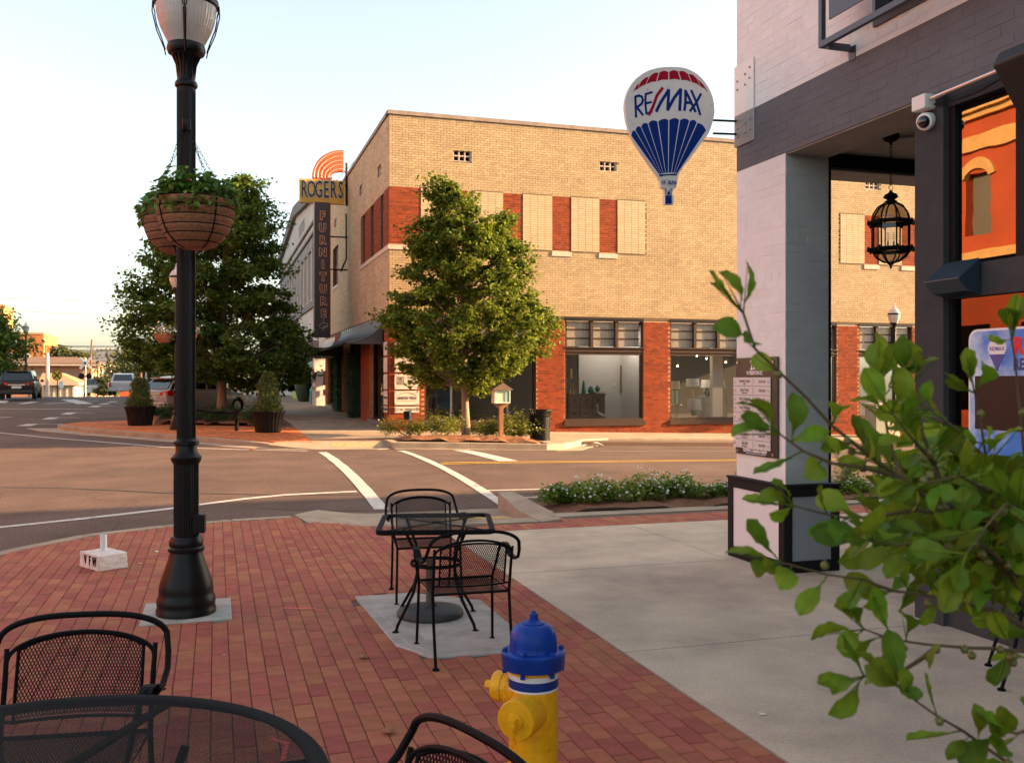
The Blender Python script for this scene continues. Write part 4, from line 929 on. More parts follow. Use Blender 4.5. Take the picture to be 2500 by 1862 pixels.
for s_, z in ((7.99, 1.855), (7.39, 1.85), (7.99, 1.02), (7.39, 1.02)): q = MB(); AB(q, s_-.011, s_+.011, z-.011, z+.011, .028, .04); ds.build(q, 'stud', M['steel'], bk)
# ---------------------------------------------------------------- porch lantern
lu, lvv = 5.63, 6.9
la = Frame('hanging_lantern', 'black caged glass lantern hanging on a chain in the corner porch', 'lantern', lu, lvv, 3.0)
zt_, zb_ = 3.33, 2.70
def ring8(r, z): return [(lu+r*math.cos(R(22.5+45*k)), lvv+r*math.sin(R(22.5+45*k)), z) for k in range(8)]
q = MB()
for r_, z, t in ((.185, 3.06, .014), (.165, 3.075, .01), (.185, 2.83, .014), (.165, 2.815, .01)): q.tube(ring8(r_, z), t, 6, closed=True)
for k in range(8):
    a = R(22.5+45*k); c, s_ = math.cos(a), math.sin(a); f = lambda r, z: (lu+r*c, lvv+r*s_, z)
    q.tube([f(.16, 2.83), f(.16, 3.06)], .007, 5)
    q.tube([f(.165, 3.07), f(.15, 3.14), f(.11, 3.2), f(.05, 3.235)], .007, 5)
    q.tube([f(.165, 2.82), f(.13, 2.765), f(.07, 2.725), f(.02, 2.715)], .007, 5)
    q.lathe([(.0, -.03), (.014, -.01), (.014, .01), (0, .03)], 6, f(.19, 3.06)); q.lathe([(.0, -.03), (.014, -.01), (.014, .01), (0, .03)], 6, f(.19, 2.83))
q.lathe([(.04, 3.23), (.055, 3.25), (.03, 3.262), (.065, 3.285), (.05, 3.31), (.02, 3.325), (.008, 3.345)], 12, (lu, lvv, 0)); q.lathe([(.0, 2.66), (.012, 2.675), (.008, 2.69), (.03, 2.705), (.03, 2.72)], 10, (lu, lvv, 0))
la.build(q, 'cage', M['iron'])
q = MB(); q.lathe([(.155, 2.83), (.155, 3.06)], 8, (lu, lvv, 0), M=Matrix.Rotation(R(22.5), 4, 'Z')); q.f = [f for f in q.f if len(f) == 4]; q.mi = [0]*len(q.f)
q2 = MB(); q2.lathe([(.16, 3.07), (.145, 3.14), (.105, 3.198), (.05, 3.23)], 8, (lu, lvv, 0), M=Matrix.Rotation(R(22.5), 4, 'Z')); q2.lathe([(.03, 2.72), (.07, 2.73), (.128, 2.77), (.16, 2.82)], 8, (lu, lvv, 0), M=Matrix.Rotation(R(22.5), 4, 'Z'))
lg = glass_mat('lantern_glass', (.8, .78, .74), 1.2); la.build(q, 'glass', lg); la.build(q2, 'glass', glass_mat('smoked_glass', (.5, .45, .4), 1.2))
q = MB()
for dx in (-.03, .03): q.lathe([(.008, 2.84), (.008, 2.9)], 6, (lu+dx, lvv, 0))
q.lathe([(.04, 2.835), (.04, 2.842)], 10, (lu, lvv, 0)); la.build(q, 'candle_holder', M['iron'])
q = MB()
bgm = glass_mat('bulb_glass', (.8, .8, .78), 2.0)
for dx in (-.03, .03): q = MB(); q.lathe([(.006, 2.9), (.013, 2.93), (.009, 2.965), (.001, 2.985)], 8, (lu+dx, lvv, 0)); la.build(q, 'bulb', bgm)
q = MB(); z = 3.345; k = 0
while z < 3.76:
    big = k in (0, 6); r_ = .022 if big else .011; hh = .05 if big else .034
    q.tube([((lu+r_*math.cos(t)*(1 if k % 2 == 0 else .0)), lvv+r_*math.cos(t)*(0 if k % 2 == 0 else 1), z+hh/2+hh/2*math.sin(t)) for t in [i*math.pi/4 for i in range(8)]], .0028, 4, closed=True); z += hh-.008; k += 1
q.lathe([(.07, 3.83), (.07, 3.80), (.05, 3.775), (.012, 3.76), (.012, 3.74)], 12, (lu, lvv, 0)); la.build(q, 'chain', M['iron'])
q = MB(); q.box(5.75, 5.95, 6.7, 6.74, 3.8, 3.829); q.tube([(5.7, 6.9, 3.81), (6.2, 6.5, 3.81), (7.4, 6.45, 3.81)], .014, 6); q.tube([(5.85, 6.72, 3.81), (5.4, 6.2, 3.81)], .016, 6)
nb.build(q, 'conduit', M['soffit'])
# ---------------------------------------------------------------- camera, speaker, floodlight, window poster
sc_ = Frame('security_camera', 'white dome security camera under a junction box on the charcoal wall', 'camera', 4.72, 5.66, 3.4)
q = MB(); q.box(4.69, 4.8, 5.62, 5.75, 3.56, 3.66); bevel(sc_.build(q, 'junction_box', M['white']), .004)
Mx = Matrix.Rotation(R(-68), 4, 'Y') @ Matrix.Rotation(0, 4, 'Z')
Mx = Matrix.Rotation(R(20), 4, 'Z') @ Matrix.Rotation(R(-105), 4, 'Y')
q = MB(); q.lathe([(.058, -.05), (.062, 0), (.058, .015), (.05, .02)], 22, (4.73, 5.66, 3.475), 0, Mx); sc_.build(q, 'housing', M['white'], smooth=True)
q = MB(); q.lathe([(.045, .017), (.041, .036), (.031, .05), (.015, .06), (.0, .062)], 22, (4.73, 5.66, 3.475), 0, Mx); sc_.build(q, 'lens_dome', mat('dome_black', (.01, .01, .012), .06, coat=1), smooth=True)
q = MB(); q.tube([(4.73, 5.6, 3.62), (4.71, 4.45, 3.63)], .017, 10); sc_.build(q, 'conduit', M['steel'], smooth=True)
q = MB(); q.tube([(4.75, 5.6, 3.58), (4.76, 5.4, 3.555), (4.75, 5.2, 3.55), (4.73, 5.0, 3.57), (4.72, 4.8, 3.62)], .006, 5); sc_.build(q, 'cable', M['darker'])
sc_.o.location = UV(4.72, 5.445, 3.42)
sp = Frame('loudspeaker', 'black wedge shaped loudspeaker mounted high on the shopfront', 'speaker', 4.6, 4.6, 3.6)
q = MB(); q.prism([(4.31, 3.52), (4.36, 3.60), (4.5, 3.64), (4.72, 3.60), (4.72, 3.28), (4.52, 3.22)], 3.8, 4.42, lambda x, y, t: (x, t, y)); bevel(sp.build(q, 'cabinet', mat('speaker_black', (.012, .009, .009), .5, bump=.2, bscale=200), fix=True), .012, 2)
q = MB(); q.box(4.70, 4.8, 4.36, 4.5, 3.56, 3.68); sp.build(q, 'bracket', M['white'])
fl = Frame('wall_light', 'dark blue wedge shaped light fixture on the shopfront transom', 'light', 4.75, 5.25, 2.35)
q = MB(); q.prism([(4.8, 2.50), (4.62, 2.36), (4.70, 2.28), (4.8, 2.255)], 5.02, 5.34, lambda x, y, t: (x, t, y)); bevel(fl.build(q, 'fixture', mat('blue_black_metal', (.018, .035, .055), .35), fix=True), .005)
q = MB(); q.box(4.8, 4.84, 5.05, 5.3, 2.27, 2.44); fl.build(q, 'back_plate', M['darker'])
po = Frame('window_poster', 'blue sky poster with balloon logo framed around a dark screen in the window', 'poster', 4.93, 4.6, 1.4)
def rrect(a, b, c, d, r_):
    return [(a+r_-r_*math.cos(t), c+r_-r_*math.sin(t)) for t in [k*math.pi/8 for k in range(5)]]+[(b-r_+r_*math.sin(t), c+r_-r_*math.cos(t)) for t in [k*math.pi/8 for k in range(5)]]+[(b-r_+r_*math.cos(t), d-r_+r_*math.sin(t)) for t in [k*math.pi/8 for k in range(5)]]+[(a+r_-r_*math.sin(t), d-r_+r_*math.cos(t)) for t in [k*math.pi/8 for k in range(5)]]
PP = lambda x, y, t: (4.93-t, x, y)
q = MB(); q.prism(rrect(3.95, 5.235, .85, 2.03, .07), .0, .012, PP); po.build(q, 'poster_edge', M['white'], fix=True)
skyp = mat('printed_sky', (.02, .2, .62), .35, col2=(.55, .68, .82), blotch=2.6)
q = MB(); q.prism(rrect(3.965, 5.22, .865, 2.015, .06), .0, .014, PP); pb_ = po.build(q, 'poster_print', skyp, fix=True)
q = MB(); q.box(4.908, 4.916, 4.1, 5.17, 1.37, 1.72); po.build(q, 'screen', mat('screen_black', (.02, .014, .012), .4, spec=.25), pb_)
def ptext(s_, v_, z, size, mt, **kw): return text(s_, 'lettering', size, face_mat(Vector((4.915, v_, z))-Vector((4.93, 4.6, 1.4)), (0, -1, 0), (0, 0, 1)), mt, pb_, ext=.001, **kw)
ptext('RE/MAX', 4.86, 1.905, .15, mat('poster_red', (.7, .01, .02), .5), align='LEFT', bold=.006, sx=.9); ptext('RESULTS', 4.86, 1.79, .1, mat('poster_navy', (.01, .05, .2), .5), align='LEFT', bold=.004, sx=.8)
q = MB(); PB = lambda x, y, t: (4.93-t, 4.99-x, 1.86+y)
q.prism([(.075*math.cos(t), .035+.075*math.sin(t)) for t in [k*math.pi/10 for k in range(11)]]+[(-.05, -.02), (0, -.10), (.05, -.02)], 0, .0155, PB); po.build(q, 'balloon_print', M['white'], pb_, fix=True)
q = MB(); q.prism([(.06*math.cos(t), .05+.055*math.sin(t)) for t in [R(35+11*k) for k in range(11)]], 0, .0162, PB); po.build(q, 'balloon_print', mat('poster_red2', (.5, .03, .05), .5), pb_, fix=True)
q = MB(); q.prism([(-.065, -.0), (.065, -.0), (.04, -.04), (.012, -.09), (.012, -.11), (-.012, -.11), (-.012, -.09), (-.04, -.04)], 0, .0162, PB); po.build(q, 'balloon_print', mat('poster_violet', (.06, .07, .3), .5), pb_, fix=True)
ptext('RE/MAX', 4.99, 1.895, .035, mat('poster_violet2', (.08, .08, .3), .5), bold=.001)
po.o.location = UV(4.852, 4.527, 1.4)
# ---------------------------------------------------------------- blade sign
SV = 38.7
bd = Frame('blade_sign', 'tall ROGERS FURNITURE blade sign with orange neon crest and yellow name panel', 'sign', U0, SV, 3.3)
su = lambda px: on_v(SV, px); SYa = depth(4.3, SV); sz = lambda py: EYE+(925-py)*SYa/FPX
def sbox(m, x0, x1, y0, y1, d0=0, d1=.3): m.box(su(x0), su(x1), SV-d1+.15, SV-d0+.15, sz(y1), sz(y0))
mar = mat('maroon_enamel', (.035, .012, .014), .35, var=.2, vscale=4); yel = mat('yellow_enamel', (.55, .3, .02), .4, var=.15, vscale=5, bump=.1); org = mat('orange_enamel', (.62, .1, .02), .4, var=.12, vscale=6)
tube_m = mat('unlit_neon_tube', (.6, .5, .42), .3, coat=.5); tube_o = mat('orange_neon_tube', (.85, .36, .13), .3)
q = MB(); sbox(q, 766, 804, 496, 824, 0, .3); sh = bd.build(q, 'shaft', mar)
q = MB()
q.tube([(su(765.3), SV-.155, sz(497)), (su(765.3), SV-.155, sz(822))], .025, 5); bd.build(q, 'neon_tube', mat('pink_white_tube', (.75, .6, .55), .3), sh)
q = MB(); q.tube([(su(804.5), SV-.12, sz(497)), (su(804.5), SV-.12, sz(822))], .03, 5); bd.build(q, 'neon_tube', mat('red_tube', (.4, .02, .02), .3), sh)
q = MB(); sbox(q, 731, 841, 441, 498, .02, .28); yp = bd.build(q, 'name_panel', yel); 
q = MB(); q.prism([(su(786)+.28*math.cos(t), sz(498)-.28*math.sin(t)) for t in [k*math.pi/10 for k in range(11)]], SV-.135, SV+.1, lambda x, y, t: (x, t, y)); bd.build(q, 'name_panel', yel, fix=True)
def letter(s_, px, py, hpx, mt, back, par, sx, bold):
    o1 = Vector((su(px), SV-.152, sz(py)))-Vector((U0, SV, 3.3)); h = hpx*SYa/FPX*1.38
    text(s_, 'lettering', h, face_mat(o1, (1, 0, 0), (0, 0, 1)), back, par, sx=sx, bold=bold+.024, ext=.004)
    text(s_, 'lettering', h, face_mat(o1+Vector((0, -.012, 0)), (1, 0, 0), (0, 0, 1)), mt, par, sx=sx, bold=bold, ext=.006)
blk = mat('letter_rim', (.6, .56, .48), .4)
for i, ch in enumerate('ROGERS'): letter(ch, 742+i*17.6+(.5 if i > 2 else 0), 467-.4*i+1, 42, mat('letter_black', (.015, .015, .018), .5) if i == 0 else bpy.data.materials['letter_black'], blk, yp, .46, .012)
for i, ch in enumerate('FURNITURE'): letter(ch, 786+.35*i, 529.5+i*29.6, 18.5, mar, tube_o, sh, .9, .012)
q = MB(); y0 = 794; zz = lambda dy: sz(y0+dy); xx = lambda dx: su(789+dx)
q.tube([(xx(0), SV-.16, zz(-14)), (xx(0), SV-.16, zz(-9)), (xx(-2), SV-.16, zz(-6)), (xx(8), SV-.16, zz(-4)), (xx(11), SV-.16, zz(2)), (xx(0), SV-.16, zz(3)), (xx(0), SV-.16, zz(12)), (xx(-3), SV-.16, zz(12))], .012, 5)
q.tube([(xx(-2), SV-.16, zz(-6)), (xx(-12), SV-.16, zz(2)), (xx(-6), SV-.16, zz(8)), (xx(4), SV-.16, zz(6)), (xx(11), SV-.16, zz(2))], .012, 5); bd.build(q, 'neon_tube', tube_m, sh)
cx_, cy_ = su(838), sz(440)                      # crest: quarter arch of neon bands
Ro, Ri = su(838)-su(762), su(838)-su(806)
arc = [(cx_-Ro*math.sin(t)-.0, cy_+.12+(sz(365)-cy_-.12)*math.cos(t)) for t in [k*math.pi/2/14 for k in range(15)]]
arci = [(cx_-.0-Ri*math.sin(t), cy_+.12+(sz(417)-cy_-.12)*math.cos(t)) for t in [k*math.pi/2/10 for k in range(11)]]
q = MB(); q.prism(arc+[(cx_-Ro, cy_-.02), (cx_-Ri, cy_-.02)]+arci[::-1], SV-.1, SV+.15, lambda x, y, t: (x, t, y)); cr = bd.build(q, 'crest', org, fix=True)
for k in range(5):
    f = .1+.2*k; Rk = Ro+(Ri-Ro)*f; hk = (sz(365)-cy_-.12)+((sz(417)-cy_-.12)-(sz(365)-cy_-.12))*f
    q = MB(); q.tube([(cx_-.06, SV-.13, cy_+.12+hk)]+[(cx_-Rk*math.sin(t), SV-.13, cy_+.12+hk*math.cos(t)) for t in [.03+j*(math.pi/2-.03)/10 for j in range(11)]]+[(cx_-Rk, SV-.13, cy_+.06)], .014, 5); bd.build(q, 'neon_tube', tube_m, cr)
q = MB()
for py in (577.5, 657.5, 450): q.tube([(su(803), SV, sz(py)), (U0, SV, sz(py))], .03, 5)
q.tube([(U0-.05, 38.7, sz(395)), (U0-.05, 38.7, sz(500))], .05, 6)
q.tube([(U0-.04, 38.9, sz(517)), (U0-.04, 38.85, sz(630)), (U0-.04, 39.8, sz(638)), (U0-.04, 40.6, sz(648))], .03, 5)
q.tube([(su(838), SV, sz(414)), (U0, SV+.2, sz(421))], .015, 4); q.tube([(su(820), SV, sz(440)), (U0, 36.5, sz(418))], .012, 4)
bd.build(q, 'bracket', M['darker'])
# ---------------------------------------------------------------- gabled white building beyond
gb = Frame('gabled_building', 'white gabled hall beyond the blade sign with a row of tall upper panels', 'building', U0, 47.1, .4)
gz = lambda px, py: EYE+(925-py)*depth(U0, on_u(U0, px))/FPX
ve = 81.0; zg = lambda v: 11.5+1.45*(1-abs(v-64)/17)
def PG(s_, z, d): return (U0-d, s_, z)
wp = mat('weathered_white_render', (.48, .43, .4), .8, var=.15, vscale=.8); gt = mat('weathered_grey_trim', (.16, .14, .135), .8, var=.2, vscale=2)
q = MB(); q.prism([(47.1, -.2), (ve, -.2), (ve, zg(ve)), (64, zg(64)), (47.1, zg(47.1))], 0, 1, lambda x, y, t: (U0+22*t, x, y)); gb.build(q, 'wall', wp, fix=True)
q = MB(); q.prism([(47.0, zg(47.1)-.55), (64, zg(64)-.55), (ve+.1, zg(ve)-.55), (ve+.1, zg(ve)+.1), (64, zg(64)+.1), (47.0, zg(47.1)+.1)], 0, 1, lambda x, y, t: (U0-.25+.6*t, x, y)); gb.build(q, 'roof_edge', gt, fix=True)
for z0, z1 in ((10.15, 10.28), (9.55, 9.7), (8.75, 8.9), (5.6, 5.95)): q = MB(); pbox(q, PG, 47.3, ve-.3, z0, z1, 0, .12); gb.build(q, 'moulding', gt)
for i in range(14):
    s0 = 48.2+i*2.35
    q = MB(); pbox(q, PG, s0, s0+1.7, 6.2, 8.7, 0, .03); pbox(q, PG, s0, s0+1.7, 8.95, 9.5, 0, .03, 1); w_ = gb.build(q, 'window', [mat('grey_panel', (.2, .18, .18), .7) if i == 0 else bpy.data.materials['grey_panel'], bpy.data.materials['grey_panel']])
    q = MB(); pbox(q, PG, s0+1.75, s0+1.98, 6.0, 8.75, 0, .14); gb.build(q, 'pilaster', wp)
text('RUSTON', 'lettering', 1.1, face_mat(Vector(PG(60, 11.0, .02))-Vector((U0, 47.1, .4)), (0, -1, 0), (0, 0, 1)), mat('faded_letter', (.3, .26, .24), .8), gb.o, sx=.9)
q = MB(); q.box(U0-1.6, U0, 50, 74, 3.2, 3.7); gb.build(q, 'marquee', mat('marquee_grey', (.25, .22, .2), .7))
q = MB(); pbox(q, PG, 52, 60, .8, 3.0, 0, .02); pbox(q, PG, 62, 72, .8, 3.0, 0, .02); gb.build(q, 'shop_window', M['glass_d'])
q = MB(); pbox(q, PG, 53, 61, .42, .95, .02, .5); gb.build(q, 'planter_wall', mat('lime_paint', (.3, .38, .05), .6))
q = MB(); q.box(U0-.5, U0-.02, 47.1, 47.7, .2, 3.0); gb.build(q, 'corner_pier', M['white'])
q = MB(); q.box(U0-.62, U0-.5, 47.2, 47.45, 1.5, 2.2); q.box(U0-.6, U0-.5, 47.2, 47.6, 1.15, 1.35); q.tube([(U0-.55, 47.3, 1.2), (U0-.55, 47.3, .3)], .03, 5); q.tube([(U0-.55, 47.5, 3), (U0-.55, 47.5, .3)], .03, 5); gb.build(q, 'meter_box', M['galv'])
sb = Frame('shop_row', 'low brown shopfront row at the far end of the street', 'building', U0, 81.2, .3)
q = MB(); q.box(U0, U0+20, 81.1, 96, -.5, 9.0); sb.build(q, 'wall', mat('brown_render', (.25, .17, .12), .8, var=.2))
q = MB(); q.box(U0-.1, U0, 82, 95, 6.0, 6.2); q.box(U0-1.2, U0, 82, 95, 3.2, 3.4); sb.build(q, 'moulding', gt)
q = MB(); [pbox(q, PG, 82.5+2.6*i, 84+2.6*i, 4.2, 5.8, 0, .02) for i in range(5)]; sb.build(q, 'window', M['glass_d'])
rw = Frame('stucco_row', 'pale stucco shop row further along the main street', 'building', -16.5, 47, .3)  # added out of view to bounce sun onto the corner building's side
q = MB(); q.box(-28, -16.5, 33.6, 61, -.5, 8.2); rw.build(q, 'wall', mat('pale_stucco', (.62, .5, .36), .85, var=.1)); q = MB(); [q.box(-16.5, -16.45, 35+4.3*i, 37.8+4.3*i, .9, 3.2) for i in range(6)]; rw.build(q, 'window', M['glass_d'])  # wall and windows of the added out-of-view bounce row
# brick hall across the main street (seen mirrored in the shop windows)
hb = Frame('brick_hall', 'orange red brick hall with buff cornice across the main street', 'building', -16, 20, 0)
def PH(s_, z, d): return (-16+d, s_, z)
q = MB(); ar = [(v_-.55, v_+.55, 6.8, 9.0) for v_ in (16.5, 20, 23.5, 27.0, 30.5)]; wall_cells(q, PH, 8, 33, -.2, 11.3, ar, .4); q.box(-30, -16.4, 8, 33, -.2, 11.2); hb.build(q, 'wall', mat('orange_brick', (.34, .05, .008), .8, var=.12, vscale=.8))
hc = mat('buff_trim', (.5, .27, .08), .7, var=.1)
q = MB(); pbox(q, PH, 8, 33, 11.1, 11.45, 0, .4); pbox(q, PH, 8, 33, 9.75, 10.25, 0, .15); pbox(q, PH, 8, 33, 10.9, 11.1, 0, .2); pbox(q, PH, 8, 33, 5.6, 6.2, 0, .2); hb.build(q, 'cornice', hc)
for a, b, c, d in ar:
    mid = (a+b)/2; q = MB()
    o_ = [(mid+.85*math.cos(t), 8.75+.75*math.sin(t)) for t in [R(10+16*k) for k in range(11)]]; i_ = [(mid+.55*math.cos(t), 8.75+.4*math.sin(t)) for t in [R(10+16*k) for k in range(11)]]
    for k in range(10): q.prism([o_[k], o_[k+1], i_[k+1], i_[k]], -.1, .12, lambda x, y, t: PH(x, y, t))
    ww = hb.build(q, 'arch', hc, fix=True); q = MB(); pbox(q, PH, a, b, c, d, -.35, -.3); hb.build(q, 'window', mat('hall_window', (.12, .1, .07), .4) if a < 16 else bpy.data.materials['hall_window'])
for k in range(5):
    v0_ = 14.5+4*k; q = MB(); pbox(q, PH, v0_, v0_+2.6, .6, 3.6, -.2, .02); hb.build(q, 'shop_window', M['glass_d'])
# neighbours outside the frame, mirrored in the shop windows
# ================================================================ street lamps
def lamp_parts(root, hi=True, sc_=1.0, n=32):
    B = lambda m, nm, mt, par=None, sm=True: m.build(nm, mt, par or root, smooth=sm)
    m = MB(); m.lathe([(.208, 0), (.208, .035), (.2, .05), (.204, .075), (.205, .1), (.194, .13), (.188, .15), (.19, .17), (.183, .22), (.168, .27), (.148, .33), (.13, .38), (.117, .42), (.112, .445), (.126, .452), (.128, .475), (.116, .487), (.119, .5), (.121, .52), (.112, .54), (.105, .56), (.088, .565)], n)
    base = B(m, 'base', M['black'])
    m = MB(); m.lathe([(.087, .56), (.087, 1.09)], n*2 if hi else n, flute=1, fd=.05); B(m, 'lower_shaft', M['black'], sm=False)
    m = MB(); m.lathe([(.09, 1.085), (.104, 1.11), (.107, 1.135), (.096, 1.15), (.078, 1.17), (.074, 1.22), (.09, 1.228), (.09, 1.25), (.074, 1.26), (.068, 1.27)], n); B(m, 'collar', M['black'])
    m = MB(); m.lathe([(.066, 1.26), (.066, 3.83)], n*2 if hi else n, flute=1, fd=.06); B(m, 'shaft', M['black'], sm=False)
    m = MB(); m.lathe([(.064, 3.8), (.064, 3.83), (.078, 3.84), (.081, 3.855), (.074, 3.875), (.062, 3.885), (.062, 3.95), (.066, 4.0), (.078, 4.04), (.094, 4.065), (.1, 4.07), (.1, 4.075), (.126, 4.08), (.134, 4.1), (.134, 4.12), (.128, 4.145)], n, flute=0); B(m, 'capital', M['black'])
    if hi:
        m = MB()
        for k in range(16): a = 2*math.pi*k/16; m.tube([(.055*math.cos(a), .055*math.sin(a), 3.88), (.068*math.cos(a), .068*math.sin(a), 4.0), (.094*math.cos(a), .094*math.sin(a), 4.062)], .007, 4)
        B(m, 'capital_rib', M['black'])
    m = MB(); prof = [(.122, 4.14), (.13, 4.16), (.155, 4.21), (.178, 4.26), (.196, 4.32), (.207, 4.38), (.212, 4.44)]
    m.lathe(prof, 96 if hi else 24, flute=1 if hi else 0, fd=.012); g = B(m, 'globe', LGL, sm=not hi)
    m = MB(); m.lathe([(.1, 4.15), (.15, 4.3), (.17, 4.42)], 20); B(m, 'reflector', LIN, g)
    m = MB(); m.lathe([(.214, 4.425), (.226, 4.435), (.228, 4.465), (.222, 4.48), (.205, 4.485)], n*2, flute=1, fd=.02); ring = B(m, 'ring', M['black'])
    m = MB(); m.lathe([(.205, 4.485), (.195, 4.53), (.16, 4.6), (.11, 4.65), (.07, 4.675), (.06, 4.69), (.065, 4.72), (.045, 4.75), (.03, 4.77), (.045, 4.8), (.03, 4.84), (.0, 4.86)], n); B(m, 'cap', LGL)
    m = MB()
    for k in range(4):
        a = math.pi/2*k+R(98); c, s = math.cos(a), math.sin(a); tx, ty = -s, c
        f = lambda r, z, t=0.0: (r*c+tx*t, r*s+ty*t, z)
        if hi:
            m.tube([f(.222, 4.44, -.012), f(.222, 4.40, -.018), f(.215, 4.37, -.012), f(.212, 4.355, 0), f(.213, 4.34, -.009), f(.2, 4.27, -.007), f(.17, 4.19, -.006), f(.142, 4.1, -.004)], .0042, 5)
            m.tube([f(.222, 4.44, .012), f(.222, 4.40, .018), f(.215, 4.37, .012), f(.212, 4.355, 0), f(.213, 4.34, .009), f(.2, 4.27, .007), f(.17, 4.19, .006), f(.142, 4.1, .004)], .0042, 5)
        m.tube([f(.228, 4.45), f(.232, 4.37), f(.2, 4.23), f(.15, 4.11), f(.14, 4.06)], .0045, 5)
    B(m, 'strap', M['black'])
LGL = mat('prismatic_globe', (.75, .68, .64), .25, trans=.35, coat=.3, var=.06, vscale=9)
LIN = mat('lamp_reflector', (.8, .74, .7), .4)
LP = (-2.36, 6.86)
l1 = thing('street_lamp', 'tall black fluted street lamp standing on its own concrete footing', 'street lamp', (LP[0], LP[1], .012), R(8), 'black street lamps')
lamp_parts(l1, True); l1.scale = (1, 1, .99)
m = MB(); m.box(.06, .14, -.07, .005, .585, .72); bevel(m.build('outlet_box', M['black'], l1), .008, 2)
for bx9 in ((-.012, .045, -.095, -.06, 3.5, 3.59), (-.03, .02, .06, .1, 3.5, 3.6)): m = MB(); m.box(*bx9); bevel(m.build('hanger_bracket', M['black'], l1), .006)
m = MB(); m.box(-.035, .035, -.085, -.05, 2.95, 3.25); bevel(m.build('access_cover', M['black'], l1), .006)
# ---------------------------------------------------------------- hanging baskets
def basket(loc, r, rot, label, seed, flowers='petal_r'):
    random.seed(seed)
    t = thing('hanging_basket', label, 'hanging basket', loc, rot, 'coir lined hanging baskets')
    H = .34; prof = [(0.0, -H), (.30*r, -H+.004), (.55*r, -H*.9), (.76*r, -H*.72), (.89*r, -H*.5), (.96*r, -H*.27), (1.0*r, 0), (.93*r, .0), (.8*r, -.06), (0, -.07)]
    m = MB(); n = 40
    P2 = []
    for rr, z in prof: P2.append((rr, z))
    m.lathe(P2, n)
    # bulge between wires
    m2 = MB(); pr = []
    zs = [-.3, -.245, -.19, -.13, -.07, -.005]
    def rad(z): return float(np.interp(z, [-H, -H*.9, -H*.72, -H*.5, -H*.27, 0], [.3*r, .55*r, .76*r, .89*r, .96*r, r]))
    zz = np.linspace(-H, 0, 40); pr = [(0, -H)]+[(rad(z)+.010*abs(math.sin(math.pi*(z+.005)/.0575)), z) for z in zz]+[(.92*r, .004), (.85*r, -.05), (0, -.06)]
    m2.lathe(pr, n); lin = m2.build('coir_liner', M['coir'], t, smooth=True)
    m = MB()
    for z in zs: rr = rad(z)+.006; m.tube([(rr*math.cos(a), rr*math.sin(a), z) for a in [2*math.pi*k/32 for k in range(32)]], .0042, 5, closed=True)
    for k in range(4):
        a = math.pi/2*k+.55+math.pi; m.tube([((rad(z)+.010)*math.cos(a), (rad(z)+.010)*math.sin(a), z) for z in np.linspace(.01, -H, 12)], .0052, 5)
    m.build('wire_frame', M['iron'], t)
    m = MB()                                    # stray fibres
    for _ in range(900):
        a = random.uniform(0, 6.283); z = random.uniform(-H, 0); rr = rad(z)+.005; p = Vector((rr*math.cos(a), rr*math.sin(a), z)); d = Vector((math.cos(a)+random.gauss(0, .6), math.sin(a)+random.gauss(0, .6), random.gauss(-.2, .7))).normalized()*random.uniform(.01, .03)
        s_ = Vector((0, 0, .0012)); m.add([p-s_, p+s_, p+d], [(0, 1, 2)])
    m.build('fibre', M['coir'], t)['kind'] = 'stuff'
    m = MB(); pts = []
    for _ in range(1500):
        a = random.uniform(0, 6.283); q = math.sqrt(random.random()); h = .13*(1-q*q*.6)*random.random()**.5+.03*math.sin(3*a+seed)
        over = q > .85
        pts.append(Vector((q*r*1.08*math.cos(a), q*r*1.08*math.sin(a), h-(random.random()*.13 if over else 0)+.01)))
    for k in range(5):                          # taller sprigs and trailers
        a = random.uniform(0, 6.283); q = random.uniform(.2, .7)*r; hh = random.uniform(.05, .13)
        for i in range(30): pts.append(Vector((q*math.cos(a)+random.gauss(0, .03), q*math.sin(a)+random.gauss(0, .03), .1+hh*i/30)))
    leafcloud(m, pts, .06, droop=.3); m.build('foliage', M['basketleaf'], t)['kind'] = 'stuff'
    m = MB()
    for _ in range(7):
        a = random.uniform(0, 6.283); q = random.uniform(.3, 1.12)*r; c = Vector((q*math.cos(a), q*math.sin(a), .09+random.random()*.05-(.12 if q > r*.95 else 0)))
        for k in range(5): leafcloud(m, [c], .035)
    m.build('blossom', M[flowers], t)['kind'] = 'stuff'
    return t
def chain(m, a, b, L=.042, w_=.0085, r_=.0019):
    a, b = Vector(a), Vector(b); n = int((b-a).length/(L*.78)); d = (b-a).normalized(); x = d.orthogonal().normalized(); y = d.cross(x)
    for i in range(n):
        c = a+(b-a)*(i+.5)/n; s = x if i % 2 else y
        m.tube([c+d*L/2*math.sin(t)+s*w_*math.cos(t) for t in [k*math.pi/3 for k in range(6)]], r_, 3, closed=True)
for (px, Y, rad_, hook, lab, sd_) in ((478, 6.5, .262, (.0, -.1), 'nearer coir lined flower basket in front of the tall lamp post', 5), (438, 7.2, .268, (-.02, .1), 'farther coir lined flower basket behind the tall lamp post', 9)):
    x = XY(px, Y); z = EYE+(925-487)*6.5/FPX if Y < 7 else EYE+(925-512)*7.2/FPX
    t = basket((x, Y, z), rad_, sd_, lab, sd_)
    hk = Vector((LP[0]+hook[0]+.02, LP[1]+hook[1], 3.52))-Vector((x, Y, z)); hk = Matrix.Rotation(-sd_, 3, 'Z') @ hk
    for k in range(4):
        a = math.pi/2*k+.55; m = MB(); chain(m, (rad_*math.cos(a), rad_*math.sin(a), .0), hk); m.build('chain', M['iron'], t)
random.seed(21)
